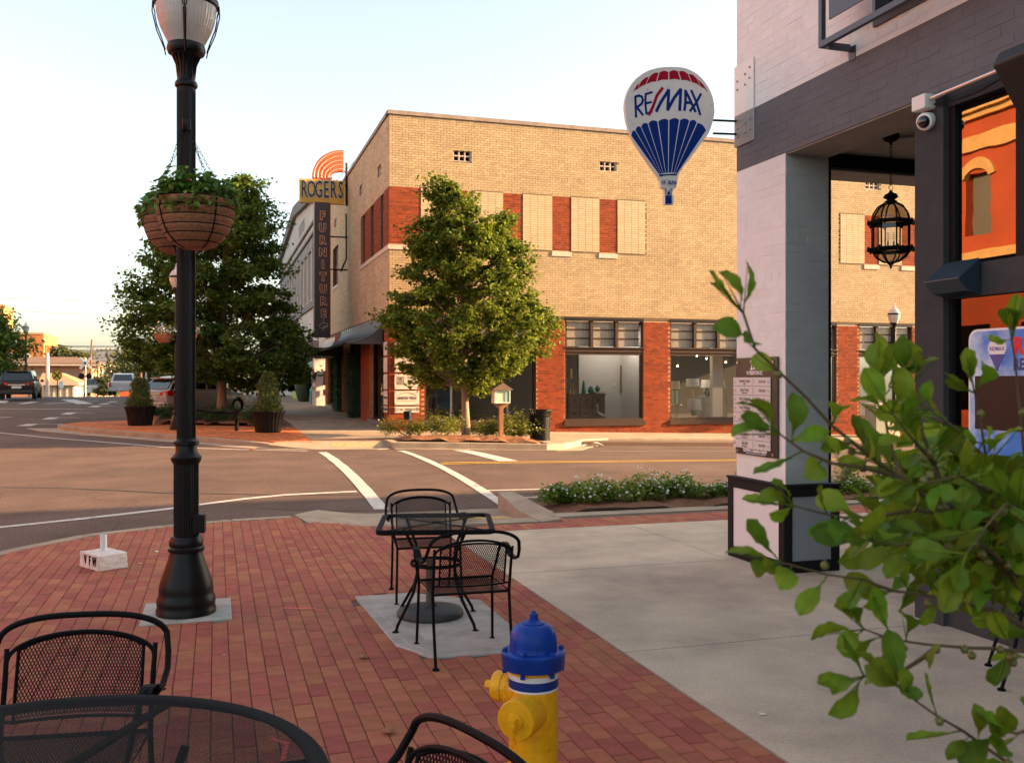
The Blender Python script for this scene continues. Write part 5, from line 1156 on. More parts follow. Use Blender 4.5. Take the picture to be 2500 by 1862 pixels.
# ---------------------------------------------------------------- flag socket block
vf = thing('concrete_block', 'white painted concrete block lettered VFW with a short pipe on top', 'sign base', (-3.70, 8.58, 0), R(-42))
m = MB(); s = .2; n = 6; 
b_ = bmesh.new(); bmesh.ops.create_cube(b_, size=1); bmesh.ops.scale(b_, vec=(.385, .27, .135), verts=b_.verts); bmesh.ops.translate(b_, vec=(0, 0, .068), verts=b_.verts)
bmesh.ops.subdivide_edges(b_, edges=b_.edges[:], cuts=7, use_grid_fill=True)
for q in b_.verts:
    k = 1-.03*(q.co.z/.135); q.co.x *= k; q.co.y *= k; q.co += Vector((random.gauss(0, .0012), random.gauss(0, .0012), random.gauss(0, .001)))
    if q.co.z > .13: q.co.z += .012*(1-max(abs(q.co.x), abs(q.co.y))/.2)
me = bpy.data.meshes.new('block'); b_.to_mesh(me); b_.free(); me.materials.append(mat('chipped_white_paint', (.72, .66, .62), .6, col2=(.62, .52, .46), blotch=14, bump=.5, bscale=50)); o = bpy.data.objects.new('block', me); put(o, vf); bevel(o, .006, 2)
m = MB(); m.lathe([(.03, .14), (.03, .29), (.022, .29), (.022, .2)], 16); m.build('pipe', mat('white_pipe', (.7, .68, .7), .4), vf, smooth=True)
for i, (ch, x) in enumerate((('V', -.095), ('F', -.005), ('W', .085))): text(ch, 'lettering', .12, face_mat((x+.03, -.138, .075), (1, 0, 0), (0, 0, 1)), M['darker'], vf, sx=.62, ext=.002, bold=.0015)
# ================================================================ expanded metal furniture
def lattice(m, fn, s0, s1, t0, t1, pitch, w_, inside, seg=.03, asp=1.0, th=.0016):
    """two families of real crossing strands over a curved panel fn(s, t)"""
    for sg in (1, -1):
        c0 = (s0 if sg > 0 else s0) - (t1-t0)*asp; c = (s0-(t1-t0)*asp) if sg > 0 else s0
        end = s1 if sg > 0 else s1+(t1-t0)*asp
        while c < end:
            run = []; t = t0; nst = max(2, int((t1-t0)/seg))
            pts = []
            for i in range(nst*3+1):
                t = t0+(t1-t0)*i/(nst*3); s = c+sg*(t-t0)*asp
                ok = s0 <= s <= s1 and inside(s, t); pts.append((s, t, ok))
            cur = []
            for p in pts+[(0, 0, False)]:
                if p[2]: cur.append(p)
                else:
                    if len(cur) > 1:
                        keep = cur[::3]+([cur[-1]] if (len(cur)-1) % 3 else [])
                        a = [fn(x, y) for x, y, _ in keep]
                        A = [Vector(fn(x-w_/2, y)) for x, y, _ in keep]; Bb = [Vector(fn(x+w_/2, y)) for x, y, _ in keep]
                        n = len(A); nn = (Bb[0]-A[0]).cross(A[-1]-A[0]).normalized()*th*(1 if sg > 0 else -1)
                        m.add([v for v in A]+[v for v in Bb]+[v+nn for v in A]+[v+nn for v in Bb], [(i, i+1, n+i+1, n+i) for i in range(n-1)]+[(2*n+i, 3*n+i, 3*n+i+1, 2*n+i+1) for i in range(n-1)])
                    cur = []
            c += pitch
IM = M['iron']
def chair(label, loc, ang, S=1.0, mesh_pitch=.0125, group='black mesh cafe chairs'):
    """faces +y locally; ang turns it"""
    t = thing('cafe_chair', label, 'chair', loc, ang, group); t.scale = (S, S, S)
    zs, hw = .42, .235
    arch = lambda w_, zb, zt, y, k=2.3: [(w_*math.copysign(abs(math.cos(a))**(2/k), math.cos(a)), y(zb+(zt-zb)*abs(math.sin(a))**(2/k)), zb+(zt-zb)*abs(math.sin(a))**(2/k)) for a in [math.pi*i/24 for i in range(25)]]
    yb = lambda z: -.205-.25*(z-.42)            # the back leans
    m = MB()
    inner = [(.235, yb(.66), .66)]+[(.235*math.cos(a), yb(.66+.085*math.sin(a)), .66+.085*math.sin(a)) for a in [math.pi*i/20 for i in range(21)]]
    m.tube(inner[1:], .0075, 7); inn = m.build('back_arch', IM, t, smooth=True)
    m = MB(); pts = [(.285, -.02, .60), (.29, -.13, .60), (.288, -.22, .625), (.282, -.265, .67)]
    top = [(.275*math.copysign(abs(math.cos(a))**.75, math.cos(a)), yb(.8), .70+.10*math.sin(a)**.8) for a in [R(12)+(math.pi-R(24))*i/18 for i in range(19)]]
    hoop = pts+[(x, y-.0, z) for x, y, z in top]+[(-x, y, z) for x, y, z in pts[::-1]]
    m.tube(hoop, .0105, 8); m.build('hoop', IM, t, smooth=True)
    m = MB(); z0, z1 = .47, .735
    def bk(s, tt): c = 1-(s/.2)**2; return Vector((s, yb(tt)-.035*c, tt))
    ztop = lambda s: .655+.082*math.sqrt(max(0, 1-(s/.236)**2))
    lattice(m, bk, -.2, .2, z0, .74, mesh_pitch, .0032, lambda s, tt: tt < ztop(s) and tt > z0+.012*0, asp=.5)
    m.build('back_mesh', IM, t)
    m = MB(); m.tube([bk(-.2, z0+(ztop(-.2)-z0)*i/5) for i in range(6)], .006, 6); m.tube([bk(.2, z0+(ztop(.2)-z0)*i/5) for i in range(6)], .006, 6); m.tube([bk(-.2+.4*i/10, z0) for i in range(11)], .006, 6)
    m.tube([bk(-.2+.4*i/12, ztop(-.2+.4*i/12)-.004) for i in range(13)], .006, 6)
    m.tube([(-.235, yb(.475), .475), bk(-.2, z0)], .006, 6); m.tube([(.235, yb(.475), .475), bk(.2, z0)], .006, 6)
    m.build('back_frame', IM, t, smooth=True)
    m = MB(); sw, sd0, sd1 = .235, -.215, .225
    lattice(m, lambda s, tt: Vector((s, tt, zs-.006-.004*math.cos(s*6)*0)), -sw, sw, sd0, sd1, mesh_pitch, .0032, lambda s, tt: True, asp=.5, seg=.2)
    m.build('seat_mesh', IM, t)
    m = MB(); m.tube([(-sw, sd0, zs), (sw, sd0, zs), (sw, sd1, zs), (-sw, sd1, zs)], .0085, 7, closed=True); m.build('seat_frame', IM, t)
    for sx in (-1, 1):
        m = MB(); m.tube([(sx*.235, -.30, .012), (sx*.235, -.235, .25), (sx*.235, -.205, .42), (sx*.235, yb(.6), .6), (sx*.238, yb(.7), .7)], [.0095, .0095, .0095, .009, .008], 8)
        m.lathe([(.021, 0), (.023, .008), (.014, .014), (.0, .016)], 12, (sx*.235, -.302, 0)); m.build('leg', IM, t, smooth=True)
        m = MB(); m.tube([(sx*.25, .255, .012), (sx*.245, .24, .2), (sx*.24, .225, .42), (sx*.262, .2, .52), (sx*.275, .185, .6), (sx*.28, .14, .645), (sx*.285, .1, .655)], .0092, 8)
        m.lathe([(.021, 0), (.023, .008), (.014, .014), (.0, .016)], 12, (sx*.25, .257, 0)); m.build('leg', IM, t, smooth=True)
        m = MB(); pr = [(.285, .125, .652), (.287, .09, .662), (.289, .03, .652), (.288, -.03, .615), (.29, -.08, .603)]
        for (a, b) in zip(pr[:-1], pr[1:]):
            m.add([(sx*(a[0]-.02), a[1], a[2]), (sx*(a[0]+.02), a[1], a[2]), (sx*(b[0]+.02), b[1], b[2]), (sx*(b[0]-.02), b[1], b[2]), (sx*(a[0]-.02), a[1], a[2]-.005), (sx*(a[0]+.02), a[1], a[2]-.005), (sx*(b[0]+.02), b[1], b[2]-.005), (sx*(b[0]-.02), b[1], b[2]-.005)], [(0,1,2,3), (7,6,5,4), (0,4,5,1), (1,5,6,2), (2,6,7,3), (3,7,4,0)])
        m.build('armrest', IM, t)
    return t
def face(dx, dy): return math.atan2(-dx, dy)
chair('black mesh cafe chair on the far side of the square table', (-.68, 7.42, 0), face(.22, -.98))
chair('black mesh cafe chair with its back to the hydrant at the square table', (-.30, 5.88, 0), face(-.27, .96))
chair('black mesh chair tucked behind the large round table at lower left', (-1.50, 3.12, 0), face(.16, -.98), 1.06, .0105)
chair('black mesh chair cut off by the bottom edge beside the yellow hydrant', (-.345, 2.09, 0), face(-.80, -.60), 1.06, .0105)
# square table on curved legs
def rr_poly(a, b, r_, n=6):
    pts = []
    for cx, cy, s0 in ((a-r_, b-r_, 0), (-a+r_, b-r_, 90), (-a+r_, -b+r_, 180), (a-r_, -b+r_, 270)):
        pts += [(cx+r_*math.cos(R(s0+90*i/n)), cy+r_*math.sin(R(s0+90*i/n))) for i in range(n+1)]
    return pts
tb = thing('square_table', 'square black mesh cafe table between two chairs on the concrete plate', 'table', (-.53, 6.62, 0), R(4))
zt_ = .705; P_ = rr_poly(.395, .395, .07)
m = MB(); n = len(P_); Pi = rr_poly(.355, .355, .04)
m.add([(x, y, zt_) for x, y in P_]+[(x, y, zt_-.03) for x, y in P_]+[(x*.975, y*.975, zt_+.004) for x, y in P_]+[(x, y, zt_-.001) for x, y in Pi], [(i, (i+1) % n, n+(i+1) % n, n+i)[::-1] for i in range(n)]+[(i, (i+1) % n, 2*n+(i+1) % n, 2*n+i) for i in range(n)]+[(2*n+i, 2*n+(i+1) % n, 3*n+(i+1) % n, 3*n+i) for i in range(n)])
m.build('table_rim', IM, tb)
m = MB(); lattice(m, lambda s, t: Vector((s, t, zt_-.001)), -.36, .36, -.36, .36, .018, .0045, lambda s, t: True, asp=2.0, seg=.3); m.build('table_mesh', IM, tb)
m = MB()
for a in (45, 135): c, s = math.cos(R(a)), math.sin(R(a)); m.box(-.44, .44, -.012, .012, zt_-.012, zt_-.007, M=Matrix.Rotation(R(a), 4, 'Z'))
m.lathe([(.035, zt_-.01), (.035, zt_), (.028, zt_+.003)], 14); m.build('cross_strap', IM, tb)
m = MB(); m.lathe([(.175, .405), (.18, .405), (.18, .43), (.175, .43), (.175, .405)], 28); m.build('leg_ring', IM, tb)
for k in range(4):
    a = R(45+90*k); c, s = math.cos(a), math.sin(a); m = MB(); f = lambda r, z: (r*c, r*s, z)
    m.tube([f(.375, .012), f(.36, .05), f(.3, .13), f(.22, .24), f(.185, .34), f(.18, .42), f(.2, .52), f(.26, .62), f(.3, .69)], .0105, 8); m.lathe([(.024, 0), (.025, .01), (.014, .017), (0, .018)], 12, (f(.378, 0))); m.build('leg', IM, tb, smooth=True)
ub = thing('umbrella_base', 'round dark umbrella base with an empty pole under the square table', 'umbrella base', (-.585, 6.78, .01), 0)
m = MB(); m.lathe([(.232, 0), (.238, .012), (.236, .035), (.225, .048), (.16, .062), (.08, .07), (.05, .074), (.045, .09), (.0, .09)], 40); m.build('foot', mat('cast_base', (.035, .035, .036), .6, var=.2, bump=.3, bscale=80), ub, smooth=True)
m = MB(); m.lathe([(.031, .08), (.031, .41), (.026, .41), (.026, .3)], 20); pp = m.build('pole', mat('pole_grey', (.07, .068, .06), .5, col2=(.12, .06, .03), blotch=8), ub, smooth=True)
m = MB(); m.tube([(-.03, 0, .36), (-.06, 0, .36)], .006, 6); m.lathe([(.0, -.006), (.018, -.006), (.018, .006), (0, .006)], 8, (-.065, 0, .362), M=Matrix.Rotation(R(90), 4, 'Y')); m.build('knob', IM, pp)
# large round table, near left
rt = thing('round_table', 'large round black mesh table cut off by the lower left corner', 'table', (-1.17, 2.21, 0), 0)
r0 = .735; zt_ = .72
m = MB(); m.lathe([(r0-.055, zt_-.002), (r0-.05, zt_+.001), (r0-.008, zt_+.003), (r0, zt_-.004), (r0+.001, zt_-.03), (r0-.006, zt_-.032), (r0-.008, zt_-.008)], 96); m.f = [f for f in m.f if len(f) == 4]; m.mi = [0]*len(m.f); m.build('table_rim', IM, rt, smooth=True)
m = MB(); lattice(m, lambda s, t: Vector((s, t, zt_)), -.73, .73, -.73, .73, .021, .0048, lambda s, t: s*s+t*t < .72**2, asp=2.0, seg=.05); m.build('table_mesh', IM, rt)
m = MB()
for a in (20, 80, 140): m.box(-.71, .71, -.014, .014, zt_-.014, zt_-.004, M=Matrix.Rotation(R(a), 4, 'Z'))
m.build('cross_strap', IM, rt)
for k in range(4):
    a = R(52+90*k); c, s = math.cos(a), math.sin(a); m = MB(); f = lambda r, z: (r*c, r*s, z)
    m.tube([f(.5, .012), f(.48, .06), f(.4, .2), f(.33, .36), f(.34, .5), f(.42, .62), f(.46, .705)], .0125, 8); m.lathe([(.026, 0), (.027, .01), (.014, .018), (0, .019)], 12, (f(.503, 0))); m.build('leg', IM, rt, smooth=True)
# ================================================================ fire hydrant
hy = thing('fire_hydrant', 'yellow fire hydrant with blue bonnet and a white and blue band', 'fire hydrant', (.089, 3.95, 0), 0)
Y_, B_ = M['yellow'], M['blue']
m = MB(); m.lathe([(.128, 0), (.128, .028), (.105, .04), (.103, .08), (.1025, .5), (.108, .505)], 48); brl = m.build('barrel', Y_, hy, smooth=True)
m = MB(); m.lathe([(.146, .04), (.146, .065), (.104, .075), (.104, .04)], 48); m.build('ground_flange', Y_, hy, smooth=True)
for k in range(8):
    a = R(22+45*k); m = MB(); m.lathe([(.012, .0), (.012, .045), (.006, .05)], 6, (.125*math.cos(a), .125*math.sin(a), .03)); m.build('bolt', Y_, hy)
m = MB(); m.lathe([(.104, .497), (.128, .503), (.131, .51), (.131, .535), (.133, .538), (.133, .566), (.126, .572), (.104, .575)], 48); fl_ = m.build('bonnet_flange', B_, hy, smooth=True)
for k in range(6):
    a = R(8+60*k); m = MB(); m.lathe([(.0105, -.02), (.0105, -.005)], 6, (.121*math.cos(a), .121*math.sin(a), .503)); m.lathe([(.011, 0), (.011, .012), (.006, .018)], 6, (.119*math.cos(a), .119*math.sin(a), .57)); m.build('flange_bolt', B_, fl_)
m = MB(); m.lathe([(.104, .57), (.1, .575), (.0995, .60), (.098, .625), (.093, .648), (.082, .667), (.066, .679), (.045, .684), (.0, .685)], 48); bn = m.build('bonnet', B_, hy, smooth=True)
m = MB()
for k in range(6):
    a = R(38+60*k); c, s = math.cos(a), math.sin(a); m.tube([(.1*c, .1*s, .575), (.099*c, .099*s, .62), (.088*c, .088*s, .65)], .004, 5)
m.build('bonnet_rib', B_, bn)
m = MB(); m.lathe([(.045, .678), (.045, .686), (.032, .692), (.022, .7), (.019, .7), (.018, .722), (.012, .724), (.006, .735), (.0, .737)], 5); m.lathe([(.048, .678), (.048, .687), (.03, .694), (0, .695)], 30); m.build('operating_nut', B_, bn)
bw, bb3 = mat('band_white', (.72, .72, .74), .5, spec=.3), mat('band_blue', (.003, .03, .2), .5, spec=.3)
m = MB(); m.lathe([(.1035, .418), (.1045, .418), (.1045, .428), (.1035, .428)], 48); m.lathe([(.1035, .462), (.1045, .462), (.1045, .484), (.1035, .484)], 48); m.build('reflective_band', bw, hy)
m = MB(); m.lathe([(.1036, .427), (.1048, .427), (.1048, .463), (.1036, .463)], 48); m.build('blue_band', bb3, hy)
def nozzle(ang, z, r_, L, name):
    Mx = Matrix.Rotation(ang, 4, 'Z') @ Matrix.Rotation(R(90), 4, 'Y')
    m = MB(); m.lathe([(r_*1.12, .05), (r_*1.05, .10), (r_*1.0, L-.055), (r_*.98, L-.045)], 36, (0, 0, z), 0, Mx); nz = m.build(name, Y_, hy, smooth=True)
    m = MB(); m.lathe([(r_*.9, L-.045), (r_*1.03, L-.043), (r_*1.03, L-.004), (r_*.99, L), (r_*.45, L+.003), (r_*.42, L+.012), (r_*.3, L+.014), (0, L+.014)], 36, (0, 0, z), 0, Mx); cp = m.build('cap', Y_, nz, smooth=True)
    m = MB(); m.lathe([(.021, L+.012), (.019, L+.045), (.0, L+.046)], 5, (0, 0, z), 0, Mx); m.build('cap_nut', Y_, nz)
    return nz, Mx
a1 = math.atan2(-.9, -.40); a2 = math.atan2(.42, -.9)
n1, M1 = nozzle(a1, .335, .078, .185, 'pumper_nozzle'); n2, M2 = nozzle(a2, .40, .062, .175, 'hose_nozzle')
m = MB(); c1 = Vector((math.cos(a2)*.1, math.sin(a2)*.1-.03, .47)); c2 = Vector((math.cos(a2)*.125-.0, math.sin(a2)*.12-.075, .30))
chain(m, (-.11, -.05, .49), (-.118, -.07, .40), .03, .008, .0026); chain(m, (-.118, -.07, .40), (-.125, -.075, .315), .03, .008, .0026); chain(m, (-.11, -.07, .41), (-.09, -.09, .33), .03, .008, .0026)
p0 = Vector((math.cos(a1)*.195, math.sin(a1)*.195, .31)); chain(m, p0, p0+Vector((.0, .02, -.07)), .03, .008, .0026); chain(m, p0+Vector((.0, .02, -.07)), p0+Vector((-.03, .06, -.13)), .03, .008, .0026)
m.build('chain', Y_, hy)
tz = []
for i, s_ in enumerate(('MUELLER', 'ALBERTVILLE', 'ALA 2008')):   # cast lettering round the barrel
    for k, ch in enumerate(s_):
        a = R(-78)+k*.085*(1 if i else 1.2); z = .24-.028*i; nrm = Vector((math.cos(a), math.sin(a), 0))
        text(ch, 'cast_lettering', .03, face_mat(nrm*.1025+Vector((0, 0, z)), (-math.sin(a), math.cos(a), 0), (0, 0, 1)), Y_, brl, ext=.002) if k < 8 else None
# ================================================================ trees
def px3(px, py, Y): return Vector((XY(px, Y), Y, EYE+(925-py)*Y/FPX))
def tree(name, label, base, Y, table, trunk_r, ncl, nleaf, lsize, crad, lm, bm, seed, reject=None, flat=.85, ztrunk=None, group=None, cat='tree', shape='maple', droop=.2):
    random.seed(seed); t = thing(name, label, cat, base, 0, group); B = Vector(base)
    ys = [r[0] for r in table]; cl = []
    wts = [max(.1, (r[2]-r[1])) for r in table]
    ytop, ybot = ys[0], ys[-1]; tries = 0
    while len(cl) < ncl and tries < ncl*30:
        tries += 1
        py = random.uniform(ytop, ybot); l = float(np.interp(py, ys, [r[1] for r in table])); r = float(np.interp(py, ys, [r[2] for r in table]))
        if random.random() > ((r-l)/max(wts)+.12): continue
        c = (l+r)/2; hw = (r-l)/2*.88; rho = (random.random()**.42); a = random.uniform(0, 2*math.pi)
        px = c+hw*rho*math.cos(a); dy = hw*rho*math.sin(a)*Y/FPX*flat
        if reject and reject(px, py): continue
        cl.append((px3(px, py, Y)+Vector((0, dy, 0)), rho))
    top = px3((table[0][1]+table[0][2])/2, ytop+8, Y)
    top.x = B.x*.75+top.x*.25; top.y = B.y
    axis = lambda z: Vector((float(np.interp(z, [B.z, top.z], [B.x, top.x])), float(np.interp(z, [B.z, top.z], [B.y, top.y])), z))
    m = MB(); H = top.z-B.z
    zs = [B.z+H*k/12 for k in range(13)]
    pts = [axis(z)+Vector((random.gauss(0, .03), random.gauss(0, .03), 0))*(1 if k > 1 else 0) for k, z in enumerate(zs)]
    m.tube([p-B for p in pts], [trunk_r*1.25]+[trunk_r*(1-k/12.6)**.9 for k in range(1, 13)], 10)
    m.build('trunk', bm, t, smooth=True)
    m = MB()
    for p, rho in cl[::3]:
        za = max(B.z+H*.2, p.z-(p-axis(p.z)).length*random.uniform(.5, .9)); a = axis(za); mid = a*.5+p*.5+Vector((random.gauss(0, .08), random.gauss(0, .08), -.06))
        r0 = trunk_r*.28*(1-(za-B.z)/H)+.008; m.tube([a-B, mid-B, p-B], [r0, r0*.6, .004], 5)
    m.build('branch', bm, t)['kind'] = 'stuff'
    m = MB(); per = nleaf//len(cl)
    for p, rho in cl:
        per_ = per
        out = (p-axis(p.z)); out.z += .2*H*.1; out = out.normalized() if out.length > .01 else Vector((0, 0, 1))
        k = crad*random.uniform(.6, 1.3); pts = []; el = 1.5 if rho > .85 else .9; out.z += random.uniform(-.3, .55) if rho > .8 else 0
        for _ in range(per):
            d = Vector((random.gauss(0, 1), random.gauss(0, 1), random.gauss(0, .75))); q = d*k*.42+out*k*random.uniform(-.5, el)*rho
            pts.append(p+q-B)
        leafcloud(m, pts, lsize, shape='maple' if shape == 'maple' else 'leaf', droop=droop)
    m.build('crown', lm, t)['kind'] = 'stuff'
    return t
T1 = [(452, 1072, 1098), (480, 1050, 1140), (510, 1045, 1285), (550, 1015, 1270), (600, 1000, 1270), (650, 985, 1303), (700, 985, 1322), (745, 915, 1362), (790, 912, 1372), (850, 925, 1350), (885, 965, 1300), (925, 1010, 1285), (958, 1090, 1190)]
rej1 = lambda px, py: (py < 548 and 1162 < px < 1212) or (py < 500 and px > 1150) or (py > 880 and px < 1000) or (py < 560 and px < 1010) or (py > 900 and (px < 1010 or px > 1260))
g_ = lambda u, v: UV(u, v, zw(u, v))
Yt = 27.3; bx = XY(1138, Yt); 
tree('maple_tree', 'young maple tree with a broad green crown in the island bed before the buff building', (bx, Yt, zw(6.6, 26.2)+.05), Yt, T1, .12, 470, 72000, .102, .25, M['leaf1'], M['bark'], 3, rej1)
T2 = [(440, 582, 600), (465, 560, 636), (520, 500, 660), (575, 400, 690), (640, 345, 690), (700, 320, 725), (770, 300, 745), (800, 286, 755), (835, 292, 773), (880, 300, 775), (915, 400, 768), (950, 600, 720)]
rej2 = lambda px, py: (590 < px < 640 and 785 < py < 815 and random.random() < .8)
Yt2 = 36.0
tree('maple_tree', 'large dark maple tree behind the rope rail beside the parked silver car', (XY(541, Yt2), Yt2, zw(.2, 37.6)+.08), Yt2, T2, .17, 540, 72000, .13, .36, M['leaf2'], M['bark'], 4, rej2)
FT = [('maple_tree', 'dark street tree at the left edge over the black vehicle', 20, 930, 62, [(765, -20, 10), (800, -60, 40), (850, -80, 62), (900, -80, 60), (935, -60, 20)], 90, 9000, .3, .9),
      ('round_tree', 'small round tree behind the orange building', 152, 885, 170, [(853, 145, 158), (865, 138, 166), (880, 136, 170)], 20, 1500, .7, 1.3),
      ('round_tree', 'low yellowish tree above the brown roof', 190, 885, 165, [(862, 180, 200), (872, 172, 206), (882, 170, 208)], 16, 1200, .7, 1.2),
      ('round_tree', 'hazy tree line clump beyond the white pickup', 330, 930, 125, [(868, 300, 345), (885, 272, 400), (915, 272, 440), (940, 290, 440)], 80, 7000, .55, 1.5),
      ('round_tree', 'tall hazy tree right of the pickup behind the big maple', 400, 950, 105, [(850, 380, 440), (880, 345, 470), (915, 340, 500), (950, 345, 500)], 90, 8000, .5, 1.4),
      ('round_tree', 'green bush beside the white van', 262, 962, 100, [(925, 250, 268), (940, 243, 275), (960, 245, 274)], 24, 2500, .3, .6)]
fl1 = mat('far_leaf', (.07, .1, .03), .7, rnd=.4, col2=(.12, .12, .04), trans=.3)
for i, (nm, lab, px, py, Y, tab, nc, nl, ls, cr) in enumerate(FT):
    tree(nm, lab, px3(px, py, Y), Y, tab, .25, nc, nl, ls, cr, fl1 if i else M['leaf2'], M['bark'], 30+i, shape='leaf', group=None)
random.seed(77)
# ---------------------------------------------------------------- shrubs in the beds
def shrub(name, label, u, v, r_, h, n, size, lm, group, z=None, flowers=0, fm=None, fs=.03, shape='leaf', asp=.6, spiky=.3):
    zb = zw(u, v)+.03 if z is None else z; t = thing(name, label, 'shrub', UV(u, v, zb), TH, group); m = MB(); pts = []
    lob = [(random.uniform(-.6, .6)*r_, random.uniform(-.5, .5)*r_, random.uniform(.5, 1)*h, random.uniform(.35, .6)) for _ in range(7)]
    for _ in range(n):
        lx, ly, lh, lr = random.choice(lob); d = Vector((random.gauss(0, 1), random.gauss(0, 1), random.gauss(0, 1))).normalized()*random.random()**.5
        p = Vector((lx+d.x*lr*r_, ly+d.y*lr*r_*.9, lh*.55+d.z*lh*.5))
        if random.random() < .06: p.z += spiky*h*random.random()
        p.z = max(.01, p.z); pts.append(p)
    leafcloud(m, pts, size, asp=asp, shape=shape, droop=0); m.build('foliage', lm, t)['kind'] = 'stuff'
    m = MB()
    for lx, ly, lh, lr in lob: m.tube([(0, 0, 0), (lx*.6, ly*.6, lh*.4), (lx, ly, lh*.85)], [.008, .006, .003], 4)
    m.build('stem', M['stem'], t)['kind'] = 'stuff'
    if flowers:
        m = MB()
        for _ in range(flowers):
            p = random.choice(pts); c = Vector((p.x*1.05, p.y*1.05-.02, max(p.z, .1)+.02+(random.random()*.06 if p.z > h*.7 else 0)))
            for k in range(9): d = Vector((random.gauss(0, 1), random.gauss(0, 1), abs(random.gauss(0, 1)))).normalized()*fs*.6; a = d.orthogonal().normalized()*fs*.35; b = d.cross(a).normalized()*fs*.35; m.add([c+d-a-b, c+d+a-b, c+d+a+b, c+d-a+b], [(0, 1, 2, 3)])
        m.build('blossom', fm, t)['kind'] = 'stuff'
    return t
for i, (u, r_, h, nf) in enumerate(((4.42, .36, .32, 20), (4.95, .42, .38, 34), (5.6, .42, .42, 44), (6.3, .40, .38, 40), (6.95, .42, .36, 34), (7.6, .42, .36, 36), (8.3, .42, .36, 20), (9.0, .4, .34, 16), (9.8, .4, .34, 12), (10.8, .4, .34, 10))):
    shrub('flowering_shrub', ('leftmost low white flowering bush by the kerb ramp', 'bushy white flowering plant next to the leftmost one', 'tall white flowering bush in the middle of the kerb bed', 'white flowering bush right of the tallest one', 'white flowering bush before the gap in the kerb bed', 'white flowering bush half hidden by the pedestal')[i] if i < 6 else 'white flowering bush in the kerb bed behind the porch column', u, 11.95+random.uniform(-.1, .15), r_, h, 2200, .05, M['bedleaf'], 'white flowering bushes in the kerb bed' if i < 6 else 'white flowering bushes hidden behind the column', z=.01, flowers=int(nf*1.5), fm=M['petal_w'], fs=.03)
isl = [(965, 1062, .75, .5), (1050, 1058, .6, .55), (1150, 1062, .4, .4), (1205, 1060, .6, .6), (1262, 1062, .65, .62), (1315, 1066, .45, .4)]
il = ['spreading yellow green shrub at the left end of the tree island', 'rounded yellow green shrub left of the street tree trunk', 'small low shrub at the foot of the street tree', 'shrub between the street tree and the book box', 'leafy shrub around the book box post', 'low shrub next to the black litter bin']
for (px, py, r_, h), lab in zip(isl, il):
    u, v = ground(px, py, zw); v = min(max(v, 24.7), 25.7); u = max(4.7, min(8.3, u)); shrub('island_shrub', lab, u, v, r_*1.1, h*1.15, 1900, .085, mat('golden_shrub', (.15, .21, .03), .6, rnd=.4, col2=(.26, .25, .04), trans=.35) if 'golden_shrub' not in bpy.data.materials else bpy.data.materials['golden_shrub'], 'shrubs in the tree island', z=zw(u, v)+.1, asp=.4, spiky=.5, flowers=8, fm=M['petal_w'], fs=.03)
fern = mat('feathery_leaf', (.035, .085, .02), .7, rnd=.4, trans=.3)
for i, (u, v, r_, h) in enumerate(((-1.5, 33.9, .7, .75), (-.6, 33.2, .6, .6), (.3, 32.9, .7, .6), (1.0, 32.3, .7, .8), (1.5, 33.4, .6, .7), (.2, 35, .7, .7), (-1.2, 36, .6, .7))):
    shrub('feathery_shrub', ['feathery bush left of the lamp base behind the far pavement', 'feathery bush just behind the rope rail', 'feathery bush in the middle of the rope rail', 'tall feathery bush beside the right planter', 'feathery bush behind the right planter', 'feathery bush at the foot of the large maple', 'feathery bush by the rear of the silver car'][i], u, v, r_, h, 1300, .12, fern, 'feathery bushes in the corner planter', asp=.18, spiky=.4)
# ---------------------------------------------------------------- planters with clipped shrubs
def planter(label, px, py, hcone):
    u, v = ground(px, py, zw); t = thing('planter_pot', label, 'planter', UV(u, v, zw(u, v)), TH, 'black ribbed planters'); 
    m = MB()
    pr = [(.36, 0), (.38, .03), (.40, .2), (.43, .4), (.47, .55), (.50, .60), (.50, .635), (.46, .64), (.45, .55), (.0, .54)]
    m.lathe(pr, 48, flute=1, fd=.035); m.build('pot', M['black'], t)
    return t, u, v
for lab, lab2, px, py, H in (('black ribbed planter at the tip of the corner island', 'clipped evergreen in the left black planter lit by the sun', 342, 1038, 1.0), ('black ribbed planter beside the end of the rope rail', 'dark clipped evergreen column in the right black planter', 655, 1055, 1.25)):
    t, u, v = planter(lab, px, py, H); s = thing('clipped_evergreen', lab2, 'shrub', UV(u, v, zw(u, v)+.55), 0, 'evergreens in the black planters')
    m = MB(); pts = []
    for _ in range(4200):
        z = random.random()**1.1*H; rr = .36*(1-(z/H)**2.2*.62)*(.7+.35*random.random()+.12*math.sin(9*z)+.16*math.sin(3*a+4*z)); a = random.uniform(0, 6.283); pts.append(Vector((rr*math.cos(a), rr*math.sin(a), z)))
    leafcloud(m, pts, .07); m.build('foliage', mat('evergreen_leaf', (.08, .14, .025), .6, rnd=.45, col2=(.17, .15, .03), trans=.2) if 'evergreen_leaf' not in bpy.data.materials else bpy.data.materials['evergreen_leaf'], s)['kind'] = 'stuff'
    m = MB(); m.lathe([(.24, -.02), (.28, .3*H), (.24, .7*H), (.05, .93*H)], 12); m.build('inner_growth', fern, s)
